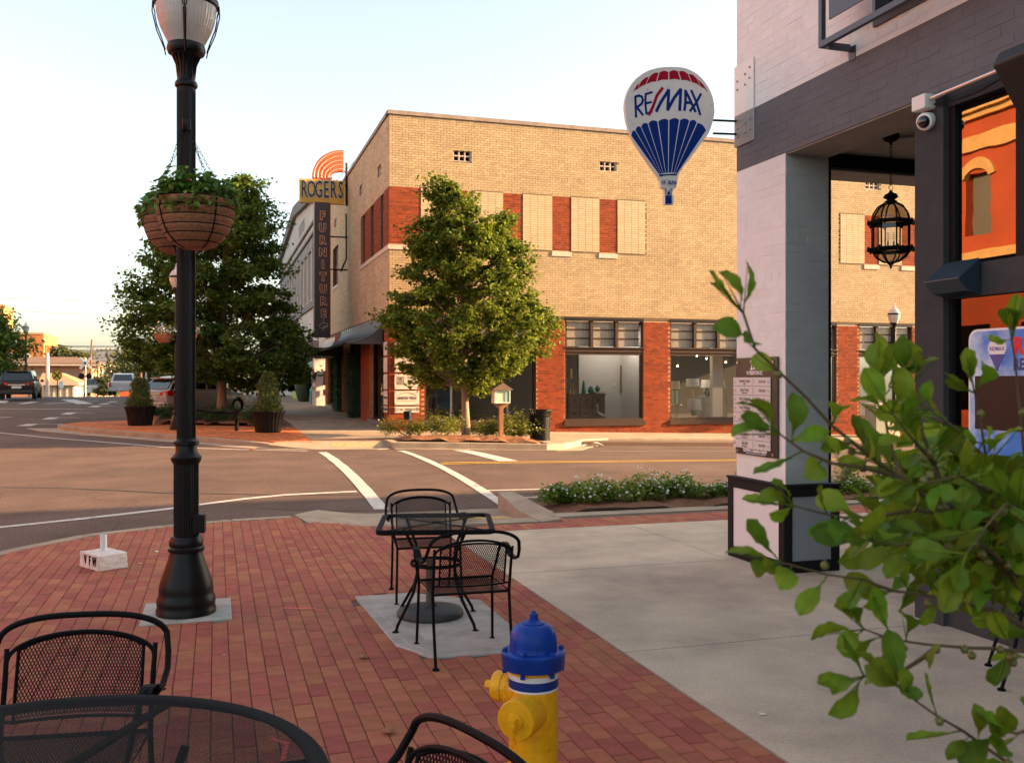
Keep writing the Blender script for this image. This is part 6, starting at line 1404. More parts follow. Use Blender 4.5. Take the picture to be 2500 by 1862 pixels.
# rope rail
u1, v1 = ground(578, 1052, zw); u0, v0 = ground(440, 1043, zw)
rr = thing('rope_rail', 'low black twisted rail on short posts edging the corner planting', 'rail', UV((u0+u1)/2, (v0+v1)/2, zw(u1, v1)), 0)
Bz = Vector(rr.location); a = UV(u0, v0, zw(u0, v0)+.62)-Bz; b = UV(u1, v1, zw(u1, v1)+.55)-Bz
m = MB(); n = 60
for ph in (0, math.pi): m.tube([a.lerp(b, i/n)+Vector((0, math.cos(i*.9+ph)*.02, math.sin(i*.9+ph)*.03-.12*math.sin(math.pi*i/n)*.3)) for i in range(n+1)], .03, 5)
m.build('rail_rope', M['iron'], rr)
for (u, v, e) in ((u0, v0, a), (u1, v1, b)):
    m = MB(); p = UV(u, v, zw(u, v)-.05)-Bz; m.lathe([(.06, 0), (.06, .62), (.075, .63), (.075, .68), (.04, .71), (.0, .72)], 10, tuple(p)); m.build('post', M['iron'], rr)
# lamps further off, copies of the first without baskets
l2 = thing('street_lamp', 'black street lamp half hidden behind the tall near lamp post', 'street lamp', (0, 0, 0), 0, 'black street lamps'); lamp_parts(l2, False, n=20)
u, v = ground(432, 1049, zw); l2.location = UV(u, v, zw(u, v)); l2.scale = (1.05, 1.05, 1.05)
l3 = copy_tree(l2); l3['label'] = 'black street lamp seen through the porch opening with flower baskets'; Y3 = 33.5; l3.location = (XY(2183, Y3), Y3, EYE-143*Y3/FPX); l3.scale = (.98, .98, .98)
l4 = copy_tree(l2); l4['label'] = 'distant street lamp above the black vehicle at far left'; l4.location = px3(63, 955, 66); l4.scale = (1, 1, 1)
for (lx, ly, lz, cols, labs) in ((l2.location.x, l2.location.y, l2.location.z, ('petal_w', 'petal_w'), ('pale flower basket hung on the left side of the half hidden lamp', 'flower basket on the hidden side of the half hidden lamp')), (l3.location.x, l3.location.y, l3.location.z, ('petal_r', 'petal_y'), ('red flower basket on the lamp seen through the porch', 'yellow flower basket on the lamp seen through the porch'))):
    for k, sx in enumerate((-1, 1)):
        if cols[k] == 'petal_y' and 'petal_y' not in M: M['petal_y'] = mat('yellow_petal', (.6, .4, .03), .6)
        zb = 2.95 if ly < 32 else 2.72; bx_ = lx+sx*(.42 if ly > 32 else .36); t = thing('hanging_basket', labs[k], 'hanging basket', (bx_, ly-.1, lz+zb), 0, 'coir lined hanging baskets')
        m = MB(); m.lathe([(0, -.3), (.16, -.28), (.26, -.15), (.3, 0), (0, 0)], 16); m.build('coir_liner', M['coir'], t)
        m = MB(); pts = [Vector((random.gauss(0, .17), random.gauss(0, .17), abs(random.gauss(0, .13))-.03)) for _ in range(420)]; leafcloud(m, pts[:250], .09); m.build('foliage', M['basketleaf'], t)['kind'] = 'stuff'
        m = MB(); leafcloud(m, [p+Vector((0, 0, .05)) for p in pts[250:]], .08); m.build('blossom', M[cols[k]], t)['kind'] = 'stuff'
        m = MB(); m.tube([(-.25, 0, 0), (-sx*.1, 0, .62), (.25, 0, 0)], .006, 4); m.tube([(-sx*.1, 0, .62), (-sx*.36, .1, .6)], .015, 5); m.lathe([(.0, -.03), (.03, 0), (0, .03)], 6, (-sx*.1, 0, .62)); m.build('hanger', M['iron'], t)
# litter bin, book box, small post, utility cabinet
u, v = ground(1318, 1074, zw); tb_ = thing('litter_bin', 'black slatted litter bin on the pavement before the red brick pier', 'litter bin', UV(u, v, zw(u, v)), TH)
m = MB(); m.lathe([(.235, .02), (.235, .7)], 24); m.build('liner', M['darker'], tb_)
for k in range(26):
    a = 2*math.pi*k/26; c, s = math.cos(a), math.sin(a); m = MB(); w_ = .026; tx, ty = -s*w_, c*w_
    pr = [(.25, .03), (.255, .3), (.262, .6), (.28, .72), (.315, .81)]
    for (r1, z1), (r2, z2) in zip(pr[:-1], pr[1:]):
        m.add([(r1*c-tx, r1*s-ty, z1), (r1*c+tx, r1*s+ty, z1), (r2*c+tx, r2*s+ty, z2), (r2*c-tx, r2*s-ty, z2), ((r1-.012)*c-tx, (r1-.012)*s-ty, z1), ((r1-.012)*c+tx, (r1-.012)*s+ty, z1), ((r2-.012)*c+tx, (r2-.012)*s+ty, z2), ((r2-.012)*c-tx, (r2-.012)*s-ty, z2)], [(0,1,2,3), (7,6,5,4), (1,5,6,2), (4,0,3,7)])
    m.build('slat', M['black'], tb_)
m = MB(); m.lathe([(.25, 0), (.265, .0), (.265, .05), (.25, .05), (.25, 0)], 30); m.lathe([(.30, .8), (.322, .8), (.322, .83), (.30, .83), (.30, .8)], 30); m.lathe([(.262, .58), (.272, .58), (.272, .62), (.262, .62), (.262, .58)], 30); m.build('hoop', M['black'], tb_); tb_.scale = (1.12, 1.12, 1.05)
Yb = 26.0; bk_ = thing('book_box', 'pale green little book box on a timber post in the island', 'book box', (XY(1223, Yb), Yb, zw(7.6, 25)+.05), TH)
zb_ = EYE-(984-925)*Yb/FPX-bk_.location.z; wd = mat('post_timber', (.28, .13, .06), .8, var=.25, vscale=8, stretch=(1, 1, .2))
m = MB(); m.box(-.055, .055, -.055, .055, 0, zb_-.0); m.prism([(-.24, zb_), (.24, zb_), (.055, zb_-.16), (-.055, zb_-.16)], -.04, .04, lambda x, y, t: (x, t, y)); m.build('post', wd, bk_)
gp = mat('pale_green_paint', (.52, .56, .42), .6); m = MB(); h = .36; m.box(-.225, .225, -.14, .16, zb_+.002, zb_+h); m.build('box', gp, bk_)
m = MB(); [m.box(a, b, -.156, -.141, zb_+c, zb_+d) for a, b, c, d in ((-.225, .225, 0, .03), (-.225, .225, h-.03, h), (-.225, -.195, .03, h-.03), (.195, .225, .03, h-.03), (.085, .105, .03, h-.03))]; m.build('door_frame', mat('cream_trim', (.6, .6, .48), .6), bk_)
m = MB(); m.box(.105, .195, -.146, -.1415, zb_+.03, zb_+h-.03); m.build('pane', mat('teal_glass', (.12, .3, .28), .2), bk_)
m = MB(); m.prism([(-.28, zb_+h), (.28, zb_+h), (.28, zb_+h+.03), (0, zb_+h+.2), (-.28, zb_+h+.03)], -.2, .2, lambda x, y, t: (x, t, y)); m.build('roof', mat('shingle_brown', (.16, .1, .07), .8), bk_, fix=True)
u, v = ground(1007, 1052, zw); pb2 = thing('meter_post', 'short galvanised post with a black box beside the island shrubs', 'post', UV(5.1, 25.6, zw(5.1, 25.6)+.05), TH)
m = MB(); m.box(-.035, .035, -.02, .02, 0, .75); m.build('post', M['galv'], pb2); m = MB(); m.box(-.17, -.03, -.06, .06, .5, .72); m.build('box', M['black'], pb2)
Yu = 33.2; uc = thing('utility_cabinet', 'green and tan street utility cabinet with an arrow stripe seen through the porch', 'cabinet', (XY(2150, Yu), Yu, EYE-140*Yu/FPX), TH)
m = MB(); m.box(-.42, .0, -.3, .3, 0, 1.1); m.build('side_panel', mat('sage_paint', (.2, .22, .17), .6), uc); m = MB(); m.box(0, .5, -.3, .3, 0, 1.08); m.build('front_panel', mat('tan_paint', (.55, .42, .24), .6), uc); m = MB(); m.box(-.46, .55, -.34, .34, 1.1, 1.17); m.build('lid', mat('pale_lid', (.42, .4, .33), .6), uc)
m = MB(); m.prism([(.19, .98), (.29, .98), (.26, .25), (.31, .25), (.21, .14), (.14, .25), (.18, .25)], -.306, -.3005, lambda x, y, t: (x, t, y)); m.build('arrow', mat('slate_paint', (.12, .14, .15), .6), uc, fix=True)
# ================================================================ vehicles
CP = {}
def vehicle(name, label, cat, loc, ang, kind, col, tail=True, dark_glass=None):
    t = thing(name, label, cat, loc, ang)
    paint = mat(name+'_paint', col, .3, metal=.1, coat=.4); gl = mat('car_glass', (.012, .016, .02), .06, coat=1) if 'car_glass' not in bpy.data.materials else bpy.data.materials['car_glass']
    blk_ = mat('car_trim', (.02, .02, .02), .6) if 'car_trim' not in bpy.data.materials else bpy.data.materials['car_trim']
    redl = mat('tail_lamp', (.5, .01, .01), .2, coat=1) if 'tail_lamp' not in bpy.data.materials else bpy.data.materials['tail_lamp']
    if kind == 'suv': L, W, sill, belt, roof = 4.9, .97, .32, 1.05, 1.74; st = [(-2.45, .5, .98, .90), (-2.38, .36, 1.06, .95), (-1.9, .3, 1.08, .97), (0, .26, 1.04, .97), (1.3, .28, 1.02, .97), (2.0, .3, .95, .95), (2.35, .36, .82, .88), (2.45, .45, .7, .8)]; gh = [(-2.36, 1.04, .88, 1.05, .88), (-2.02, 1.05, .9, 1.68, .72), (-1.5, 1.05, .9, 1.76, .72), (0, 1.03, .9, 1.77, .73), (.55, 1.02, .9, 1.70, .70), (1.35, 1.0, .86, 1.02, .86)]
    elif kind == 'cross': L, W = 4.65, .90; st = [(-2.32, .5, .95, .82), (-2.25, .36, 1.0, .87), (-1.7, .28, 1.03, .9), (0, .24, .98, .9), (1.2, .26, .95, .9), (1.8, .3, .86, .88), (2.2, .34, .74, .8), (2.33, .42, .6, .7)]; gh = [(-2.18, 1.0, .8, 1.02, .8), (-1.7, 1.02, .82, 1.48, .62), (-1.2, 1.02, .84, 1.60, .63), (-.2, 1.0, .84, 1.64, .64), (.35, .98, .84, 1.56, .62), (1.25, .95, .78, .97, .78)]
    elif kind == 'pickup': L, W = 5.7, 1.0; st = [(-2.85, .55, 1.1, .95), (-2.8, .5, 1.12, 1.0), (-1, .4, 1.12, 1.0), (1.2, .38, 1.12, 1.0), (2.4, .4, 1.05, .98), (2.85, .5, .85, .9)]; gh = [(-1.15, 1.1, .92, 1.12, .92), (-.95, 1.1, .92, 1.78, .74), (-.4, 1.1, .92, 1.86, .75), (.5, 1.1, .92, 1.84, .74), (1.4, 1.08, .9, 1.1, .88)]
    else: L, W = 5.0, .98; st = [(-2.5, .4, 1.1, .94), (-2.4, .34, 1.14, .98), (2.0, .32, 1.1, .98), (2.5, .4, .85, .85)]; gh = [(-2.45, 1.1, .92, 1.12, .92), (-2.3, 1.12, .94, 1.95, .8), (-1.8, 1.12, .94, 2.05, .82), (1.0, 1.12, .94, 2.02, .8), (2.0, 1.1, .9, 1.12, .88)]
    m = MB(); n = 12
    for x, zb, zt, w_ in st:
        m.v += [(x, w_*.9, zb), (x, w_, zb+.14), (x, w_*1.0, (zb+zt)/2+.05), (x, w_*.985, zt-.1), (x, w_*.93, zt), (x, w_*.4, zt+.03), (x, -w_*.4, zt+.03), (x, -w_*.93, zt), (x, -w_*.985, zt-.1), (x, -w_, (zb+zt)/2+.05), (x, -w_, zb+.14), (x, -w_*.9, zb)]
    for i in range(len(st)-1):
        for k in range(n): m.f.append((i*n+k, i*n+(k+1) % n, (i+1)*n+(k+1) % n, (i+1)*n+k)); m.mi.append(0)
    m.f += [tuple(range(n))[::-1], tuple((len(st)-1)*n+k for k in range(n))]; m.mi += [0, 0]
    body = m.build('body', paint, t, smooth=True, fix=True)
    m = MB(); n = 6
    for x, zb, wb, zt, wt in gh: m.v += [(x, wb, zb), (x, (wb+wt)/2+.04, (zb+zt)/2), (x, wt, zt-.02), (x, -wt, zt-.02), (x, -(wb+wt)/2-.04, (zb+zt)/2), (x, -wb, zb)]
    for i in range(len(gh)-1):
        for k in range(n-1): m.f.append((i*n+k, i*n+k+1, (i+1)*n+k+1, (i+1)*n+k)); m.mi.append(0)
    m.build('cabin', paint, t, smooth=True, fix=True)
    # panes
    def G(i, side, f0, f1):                     # side pane between stations
        out = []
        for (x, zb, wb, zt, wt), f in ((gh[i], f0), (gh[i+1], f1)): out.append((x, zb, wb, zt, wt, f))
        return out
    def sidept(s, frac, side): x, zb, wb, zt, wt = s; z = zb+(zt-zb)*frac; w_ = (wb+((wb+wt)/2+.04-wb)*frac*2) if frac < .5 else ((wb+wt)/2+.04+(wt-(wb+wt)/2-.04)*(frac-.5)*2); return (x, side*(w_+.008), z)
    for side in (1, -1):
        for i in range(len(gh)-1):
            a, b = gh[i], gh[i+1]
            def mix(t_): return tuple(a[k]*(1-t_)+b[k]*t_ for k in range(5))
            p, q_ = mix(.06 if i else .35), mix(.94 if i < len(gh)-2 else .72); m = MB()
            vs_ = [sidept(p, .12, side), sidept(q_, .12, side), sidept(q_, .5, side), sidept(q_, .88, side), sidept(p, .88, side), sidept(p, .5, side)]
            if (p[3]-p[1]) < .12 and (q_[3]-q_[1]) < .12: continue
            m.add(vs_, [(0, 1, 2, 5), (5, 2, 3, 4)]); m.build('side_window', gl, t)
    a, b = gh[0], gh[1]; m = MB(); o = -.012
    def rp(f, w): x = a[0]+(b[0]-a[0])*f; z = a[3]+(b[3]-a[3])*f; ww = (a[4]+(b[4]-a[4])*f)*w; return x+o, ww, z+.012
    m.add([rp(.12, .86), rp(.12, -.86), rp(.92, -.86), rp(.92, .86)], [(0, 1, 2, 3)]); m.build('rear_window', gl, t)
    a, b = gh[-2], gh[-1]; o = .012; m = MB(); m.add([rp(.1, .88), rp(.1, -.88), rp(.9, -.9), rp(.9, .9)], [(0, 1, 2, 3)]); m.build('windscreen', gl, t)
    R_ = .36 if kind != 'cross' else .34
    for x in (-L*.30, L*.31):
        for side in (1, -1):
            Mx = Matrix.Rotation(R(90), 4, 'X'); m = MB(); m.lathe([(R_*.62, -.11), (R_*.95, -.12), (R_, -.08), (R_, .08), (R_*.95, .12), (R_*.62, .11), (R_*.62, -.11)], 20, (x, side*(W-.1), R_), 0, Mx); w_ = m.build('wheel', mat('tyre', (.015, .015, .015), .9) if 'tyre' not in bpy.data.materials else bpy.data.materials['tyre'], t)
            m = MB(); m.lathe([(0, -.1), (R_*.3, -.105), (R_*.6, -.1), (R_*.62, -.09), (R_*.62, .09), (R_*.6, .1), (R_*.3, .105), (0, .1)], 16, (x, side*(W-.1), R_), 0, Mx); m.build('rim', M['galv'], w_)
            m = MB(); m.lathe([(R_*1.12, -.02), (R_*1.12, .02)], 20, (x, side*(W-.03), R_+.02), 0, Mx); m.build('wheel_arch', blk_, t)
    xr = st[0][0]
    for side in (1, -1):
        m = MB()
        if kind == 'pickup': m.box(xr-.03, xr+.1, side*.82-.09, side*.82+.09, .72, 1.1)
        else: z0 = .82 if kind == 'cross' else .84; m.prism([(side*.9, z0), (side*.48, z0+.02), (side*.5, z0+.14), (side*.88, z0+.2)], xr-.02, xr+.3, lambda x, y, q: (q+(.05 if abs(x) > .8 else 0), x, y))
        m.build('tail_light', redl, t, fix=True)
    m = MB(); m.box(xr-.02, xr, -.26, .26, .66, .8) if kind != 'pickup' else m.box(xr-.08, xr-.02, -.2, .2, .5, .62); m.build('number_plate', mat('plate_white', (.6, .6, .62), .4) if 'plate_white' not in bpy.data.materials else bpy.data.materials['plate_white'], t)
    m = MB(); m.box(xr-.06, xr+.25, -W*.88, W*.88, .36, .56 if kind != 'pickup' else .62); bevel(m.build('bumper', blk_ if kind == 'suv' else (M['galv'] if kind == 'pickup' else paint), t), .04, 2)
    m = MB(); m.box(xr-.03, xr, -.45, .45, .84, .9) if kind in ('suv', 'cross') else m.box(xr-.03, xr, -.1, .1, 1.0, 1.06); m.build('chrome_strip', M['steel'], t)
    if kind in ('suv', 'cross'):
        m = MB(); m.box(gh[1][0]-.16, gh[1][0]+.1, -.6, .6, gh[1][3]-.0, gh[1][3]+.05); m.build('spoiler', paint, t); m = MB(); m.box(gh[1][0]-.17, gh[1][0]-.16, -.16, .16, gh[1][3]+.005, gh[1][3]+.035); m.build('brake_light', redl, t)
    for side in (1, -1): m = MB(); m.box(gh[-1][0]-.35, gh[-1][0]-.15, side*(W)-.0, side*(W+.18), 1.02, 1.18); bevel(m.build('mirror', paint, t), .03, 2)
    return t
YP = lambda px, py, Y: px3(px, py, Y)
Lang = math.atan2(CU, -SU)
vehicle('parked_car', 'silver hatchback parked at an angle behind the near lamp post', 'car', UV(-.75, 41.6, zr(-.75, 41.6)+.03), R(62), 'cross', (.42, .43, .45))
p = px3(52, 973, 58.5); vehicle('suv', 'black sport utility vehicle driving away at the left edge', 'car', (p.x, p.y, p.z), Lang+R(4), 'suv', (.012, .011, .014))
p = px3(303, 964.5, 80); vehicle('pickup_truck', 'white pickup truck with lit tail lights cresting the street', 'pickup', (p.x, p.y, p.z), Lang, 'pickup', (.6, .56, .55))
p = px3(233, 966, 108); vehicle('van', 'small white van beyond the crest of the street', 'van', (p.x, p.y, p.z), Lang, 'van', (.7, .66, .6))
# ================================================================ far left background
def bbox(name, label, cat, px0, px1, pyt, Y, dep, mt, zb=-6, side=None):
    """a block square to the streets; (px1, Y) is its nearest visible corner"""
    x1 = XY(px1, Y); w_ = (x1-XY(px0, Y))/CU/2; zt = EYE+(925-pyt)*Y/FPX
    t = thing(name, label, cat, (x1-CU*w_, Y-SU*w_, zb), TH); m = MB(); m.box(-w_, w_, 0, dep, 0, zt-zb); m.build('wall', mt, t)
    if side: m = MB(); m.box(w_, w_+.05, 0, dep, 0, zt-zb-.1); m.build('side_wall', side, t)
    return t, w_, zt-zb
ob1 = mat('orange_brick_far', (.36, .13, .04), .8, var=.08, vscale=.3); ob2 = mat('tan_brick_far', (.4, .2, .07), .8, var=.08, vscale=.3)  # ob2 paints sunlight on the side walls as a lighter brick colour
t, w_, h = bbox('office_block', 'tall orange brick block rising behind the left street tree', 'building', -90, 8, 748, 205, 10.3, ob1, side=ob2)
m = MB(); m.box(-w_-.1, w_+.15, -.15, .4, h, h+.5); m.box(w_-.2, w_+.15, .4, 10.3, h, h+.5); m.build('parapet', mat('pale_parapet', (.4, .27, .16), .8), t)
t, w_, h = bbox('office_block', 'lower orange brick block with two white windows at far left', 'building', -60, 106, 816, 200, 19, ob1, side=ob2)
m = MB(); m.box(-w_-.1, w_+.15, -.15, .4, h, h+.4); m.box(w_-.2, w_+.15, .4, 19, h, h+.4); m.build('parapet', bpy.data.materials['pale_parapet'], t)
pbm = mat('pale_blind', (.6, .6, .58), .5)
for (a, b, c, d) in ((64, 77, 833, 845), (64, 77, 863, 875), (38, 50, 833, 845), (38, 50, 863, 875)):
    m = MB(); xa, xb = w_-(106-a)*200/FPX/CU, w_-(106-b)*200/FPX/CU; m.box(xa-.15, xb+.15, -.12, .0, EYE+(925-d)*200/FPX+5.85, EYE+(925-c)*200/FPX+6.15); f_ = m.build('window', M['stone'], t)
    m = MB(); m.box(xa, xb, -.14, -.1201, EYE+(925-d)*200/FPX+6, EYE+(925-c)*200/FPX+6); m.build('pane', pbm, f_)
for k in range(8): m = MB(); m.box(w_+.05, w_+.3, 1.2+2.2*k, 1.7+2.2*k, 3, h-2.2); m.build('pilaster', ob1, t)
rf = mat('brown_shingle', (.16, .095, .065), .9, var=.15, vscale=1); pk = mat('peach_brick', (.3, .15, .09), .85, var=.12, vscale=.5); cf = mat('cream_fascia', (.42, .34, .26), .7); pcol = mat('pale_column', (.5, .4, .3), .7)
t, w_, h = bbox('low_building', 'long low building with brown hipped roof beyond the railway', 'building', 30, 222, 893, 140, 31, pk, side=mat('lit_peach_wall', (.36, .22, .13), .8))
m = MB(); m.box(-w_-.5, w_+1.4, -1.2, 32, h, h+.35); m.build('fascia', cf, t)
m = MB(); m.add([(-w_-.6, -1.3, h+.35), (w_+1.5, -1.3, h+.35), (w_+1.5, 32.2, h+.35), (-w_-.6, 32.2, h+.35), (-w_-.6, 3, h+1.35), (w_-2.5, 3, h+1.35), (w_-2.5, 28, h+1.35), (-w_-.6, 28, h+1.35)], [(0,1,5,4), (1,2,6,5), (2,3,7,6), (3,0,4,7), (4,5,6,7)]); m.build('roof', rf, t)
for k in range(8): m = MB(); m.lathe([(.2, 0), (.2, h)], 8, (w_+1.1, -.8+4.2*k, 0)); m.build('column', pcol, t)
m = MB(); m.box(-2, w_-1, -.08, 0, 4.5, h-.8); m.build('brick_panel', mat('grey_peach', (.2, .13, .1), .85), t)
t, w_, h = bbox('small_building', 'small cream building with a tan hipped roof near the crossing', 'building', 116, 180, 934, 112, 9, mat('cream_wall', (.5, .38, .25), .7), zb=-5, side=pcol)
m = MB(); m.add([(-w_-.5, -.6, h), (w_+.6, -.6, h), (w_+.6, 9.4, h), (-w_-.5, 9.4, h), (-w_-.5, 2.5, h+1.15), (w_-1.8, 2.5, h+1.15), (w_-1.8, 6.5, h+1.15), (-w_-.5, 6.5, h+1.15)], [(0,1,5,4), (1,2,6,5), (2,3,7,6), (3,0,4,7), (4,5,6,7)]); m.build('roof', mat('tan_shingle', (.34, .2, .11), .9), t)
m = MB(); m.box(-w_-.5, w_+.6, -.62, 9.4, h-.3, h-.002); m.build('fascia', cf, t)
for k in range(5): m = MB(); m.box(-w_+.3+.7*k, -w_+.45+.7*k, -.1, 0, 0, h-.3); m.build('pilaster', cf, t)
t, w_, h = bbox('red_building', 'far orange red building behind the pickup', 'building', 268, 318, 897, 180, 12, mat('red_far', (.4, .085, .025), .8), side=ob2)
m = MB(); m.prism([(w_-1.6, h-.4), (w_+.3, h-.4), (w_+.3, h+.3), (w_-.6, h+1.0), (w_-1.6, h+.3)], -.4, 6, lambda x, y, q: (x, q, y)); m.build('gable', ob2, t, fix=True)
# long white fence of a distant yard
t = thing('distant_fence', 'pale blue fence line above the brown roof', 'fence', px3(210, 880, 230), 0); m = MB(); [m.box(-6+1.6*i, -5.9+1.6*i, 0, .1, -1, 3.6) for i in range(14)]; m.box(-6, 16, 0, .05, 3.2, 3.6); m.box(-6, 16, .02, .05, -1, 2.6); m.build('panel', mat('pale_blue', (.45, .5, .52), .8), t)
# poles, wires, railway signals
wdk = mat('pole_wood', (.16, .08, .05), .9, var=.2)
def pole(label, px, pyb, pyt, Y, r_, mt, arms=0, lean=0.0, nm='utility_pole', cat='pole'):
    b = px3(px, pyb, Y); h = (pyb-pyt)*Y/FPX; t = thing(nm, label, cat, b, 0); m = MB(); m.tube([(0, 0, -2), (lean*h*.5, 0, h*.5), (lean*h, 0, h)], [r_, r_*.9, r_*.7], 8); m.build('shaft', mt, t)
    for k in range(arms): m = MB(); m.box(lean*h-1.4, lean*h+1.4, -.08, .08, h-.35-.9*k, h-.2-.9*k); [m.box(lean*h-1.3+.6*i, lean*h-1.22+.6*i, -.05, .05, h-.2-.9*k, h-.02-.9*k) for i in range(5)]; m.build('crossarm', mt, t)
    return t, h
pole('leaning bare timber pole by the railway crossing', 220, 930, 829, 118, .14, wdk, 0, .04)
t, h = pole('leaning timber utility pole with a crossarm and transformers', 272, 925, 850, 128, .16, wdk, 1, -.16)
m = MB(); m.lathe([(.3, h-4.5), (.3, h-3.2)], 10, (.55-.16*h*.6, 0, 0)); m.lathe([(.3, h-4.2), (.3, h-3)], 10, (-.2-.16*h*.6, -.4, 0)); m.build('transformer', M['white'], t)
pole('pale round post left of the yellow crossing sign', 116, 925, 861, 92, .2, mat('pale_post', (.55, .42, .34), .8), nm='pale_post')
pole('grey signpost with dark plate right of the pickup', 357, 952, 905, 84, .12, M['galv'], nm='sign_post')
pole('thin timber pole right of the pickup', 344, 945, 893, 96, .14, wdk)
t, h = pole('round yellow railway crossing warning sign on a post', 140, 956, 903, 88, .05, M['darker'], nm='crossing_sign', cat='sign')
Mx = Matrix.Rotation(R(90), 4, 'X'); m = MB(); m.lathe([(.47, 0), (.47, .03), (0, .03)], 28, (0, -.05, h-.5), 0, Mx); m.build('disc', mat('sign_yellow', (.65, .38, .01), .5), t)
m = MB(); m.lathe([(.44, .031), (.44, .035), (.40, .035), (.40, .031), (.44, .031)], 28, (0, -.05, h-.5), 0, Mx)
for a in (45, -45): m.box(-.45, .45, -.09, -.084, -.05, .05, M=Matrix.Translation((0, 0, h-.5)) @ Matrix.Rotation(R(a), 4, 'Y'))
m.build('cross_mark', M['darker'], t)
t = thing('small_sign', 'small white rectangular sign below the yellow disc', 'sign', px3(149, 938, 86), 0); m = MB(); m.box(-.2, .2, 0, .03, -.3, .3); m.box(-.03, .03, .03, .06, -1.4, .3); m.build('plate', M['white'], t)
t, h = pole('railway crossbuck with two dark signal lamps', 209, 962, 873, 95, .06, M['white'], nm='railway_signal', cat='signal')
for a in (45, -45): m = MB(); m.box(-.75, .75, -.12, -.08, -.11, .11, M=Matrix.Translation((0, 0, h-.55)) @ Matrix.Rotation(R(a), 4, 'Y')); m.build('crossbuck_blade', M['white'], t)
for dx in (-.38, .36): m = MB(); m.lathe([(.3, 0), (.3, .04), (.13, .05), (.13, .12), (0, .12)], 18, (dx, -.05, h-1.85), 0, Mx); m.build('signal_lamp', M['darker'], t)
m = MB(); m.box(-.38, .36, -.04, .04, h-1.88, h-1.8); m.build('crossarm', M['darker'], t)
# wires
for i, (pts, lab) in enumerate(((((-60, 728, 60), (120, 731, 80), (420, 738, 120)), 'upper overhead wire crossing the sky at left'), (((-60, 756, 60), (60, 760, 75), (240, 768, 100), (420, 770, 130)), 'lower overhead wire crossing the sky at left'))):
    m = MB(); m.tube([px3(*p) for p in pts], .012, 4); tag(m.build('overhead_wire', M['darker']), lab, 'wire', 'overhead wires')
# ================================================================ goods in the shop windows
def IW(px, v): return on_v(v, px)
def ifr(nm, lab, cat, px, v, z, g=None): u = IW(px, v); return thing(nm, lab, cat, UV(u, v, z), TH, g), u
zi = lambda py, px, v: EYE+(925-py)*depth(IW(px, v), v)/FPX
vd = 30.3; zfl = .12
a, b = IW(1386, vd), IW(1477, vd); zt_ = zi(961, 1430, vd); t = thing('sideboard', 'light oak sideboard with drawers inside the middle shop window', 'sideboard', UV((a+b)/2, vd, zfl), TH); hw = (b-a)/2; h = zt_-zfl
m = MB(); m.box(-hw, hw, 0, .45, .05, h-.04); m.build('carcass', M['wood'], t); m = MB(); m.box(-hw-.03, hw+.03, -.03, .48, h-.04, h); m.build('top', M['wood'], t)
for i in range(3):
    x0 = -hw+.03+i*(2*hw-.06)/3; x1 = x0+(2*hw-.06)/3-.02
    for z0, z1 in ((h*.68, h*.9), (.1, h*.65)):
        m = MB(); m.box(x0, x1, -.02, -.001, z0, z1); d = m.build('drawer', M['wood'], t); m = MB(); m.lathe([(.028, 0), (.028, .008), (.02, .008)], 12, ((x0+x1)/2, -.02, (z0+z1)/2), 0, Mx); m.build('handle', M['darker'], d)
def obj1(nm, lab, cat, px, v, z, fn, mt, g=None):
    t, u = ifr(nm, lab, cat, px, v, z, g); m = MB(); fn(m); m.build(cat.replace(' ', '_')+'_body', mt, t, smooth=True); return t
brass = mat('pale_brass', (.5, .38, .18), .35, metal=.6); jade = mat('jade_green', (.03, .22, .13), .3, coat=.5); shade = mat('linen_shade', (.6, .55, .47), .8, trans=.2); shade_w = mat('white_shade', (.66, .66, .66), .8, trans=.2)
t = obj1('table_lamp', 'gold column lamp on the left of the sideboard', 'lamp', 1391, vd+.2, zt_, lambda m: (m.lathe([(.05, 0), (.06, .03), (.05, .09), (.012, .12), (.008, .5), (.008, .55)], 14)), brass, 'lamps displayed in the shop windows')
m = MB(); m.lathe([(.085, .52), (.085, .86)], 20); m.build('lamp_shade', mat('gold_shade', (.42, .33, .18), .6), t)
obj1('obelisk', 'pointed jade green obelisk on the sideboard', 'ornament', 1425, vd+.2, zt_, lambda m: m.lathe([(.09, 0), (.085, .02), (.035, .42), (0, .46)], 4), jade)
obj1('crystal', 'faceted jade green crystal on the sideboard', 'ornament', 1443, vd+.2, zt_, lambda m: m.lathe([(.08, 0), (.12, .1), (.05, .24), (0, .26)], 5), jade)
obj1('glass_vase', 'round green vase standing on the books', 'vase', 1459, vd+.2, zt_+.06, lambda m: m.lathe([(.05, 0), (.09, .07), (.09, .14), (.04, .2), (.045, .22)], 14), jade)
obj1('book_stack', 'flat pale book on the right end of the sideboard', 'book', 1462, vd+.2, zt_, lambda m: m.box(-.16, .16, -.1, .1, 0, .055), mat('book_cream', (.55, .45, .28), .7))
for k, (px, h_) in enumerate(((1399, .35), (1404, .15), (1409, .22))): obj1('candle_holder', ['tall', 'short', 'middle sized'][k]+' brass candle holder on the sideboard', 'candle holder', px, vd+.2, zt_, lambda m: m.lathe([(.03, 0), (.02, .02), (.012, h_*.5), (.016, h_)], 8), brass, 'brass candle holders')
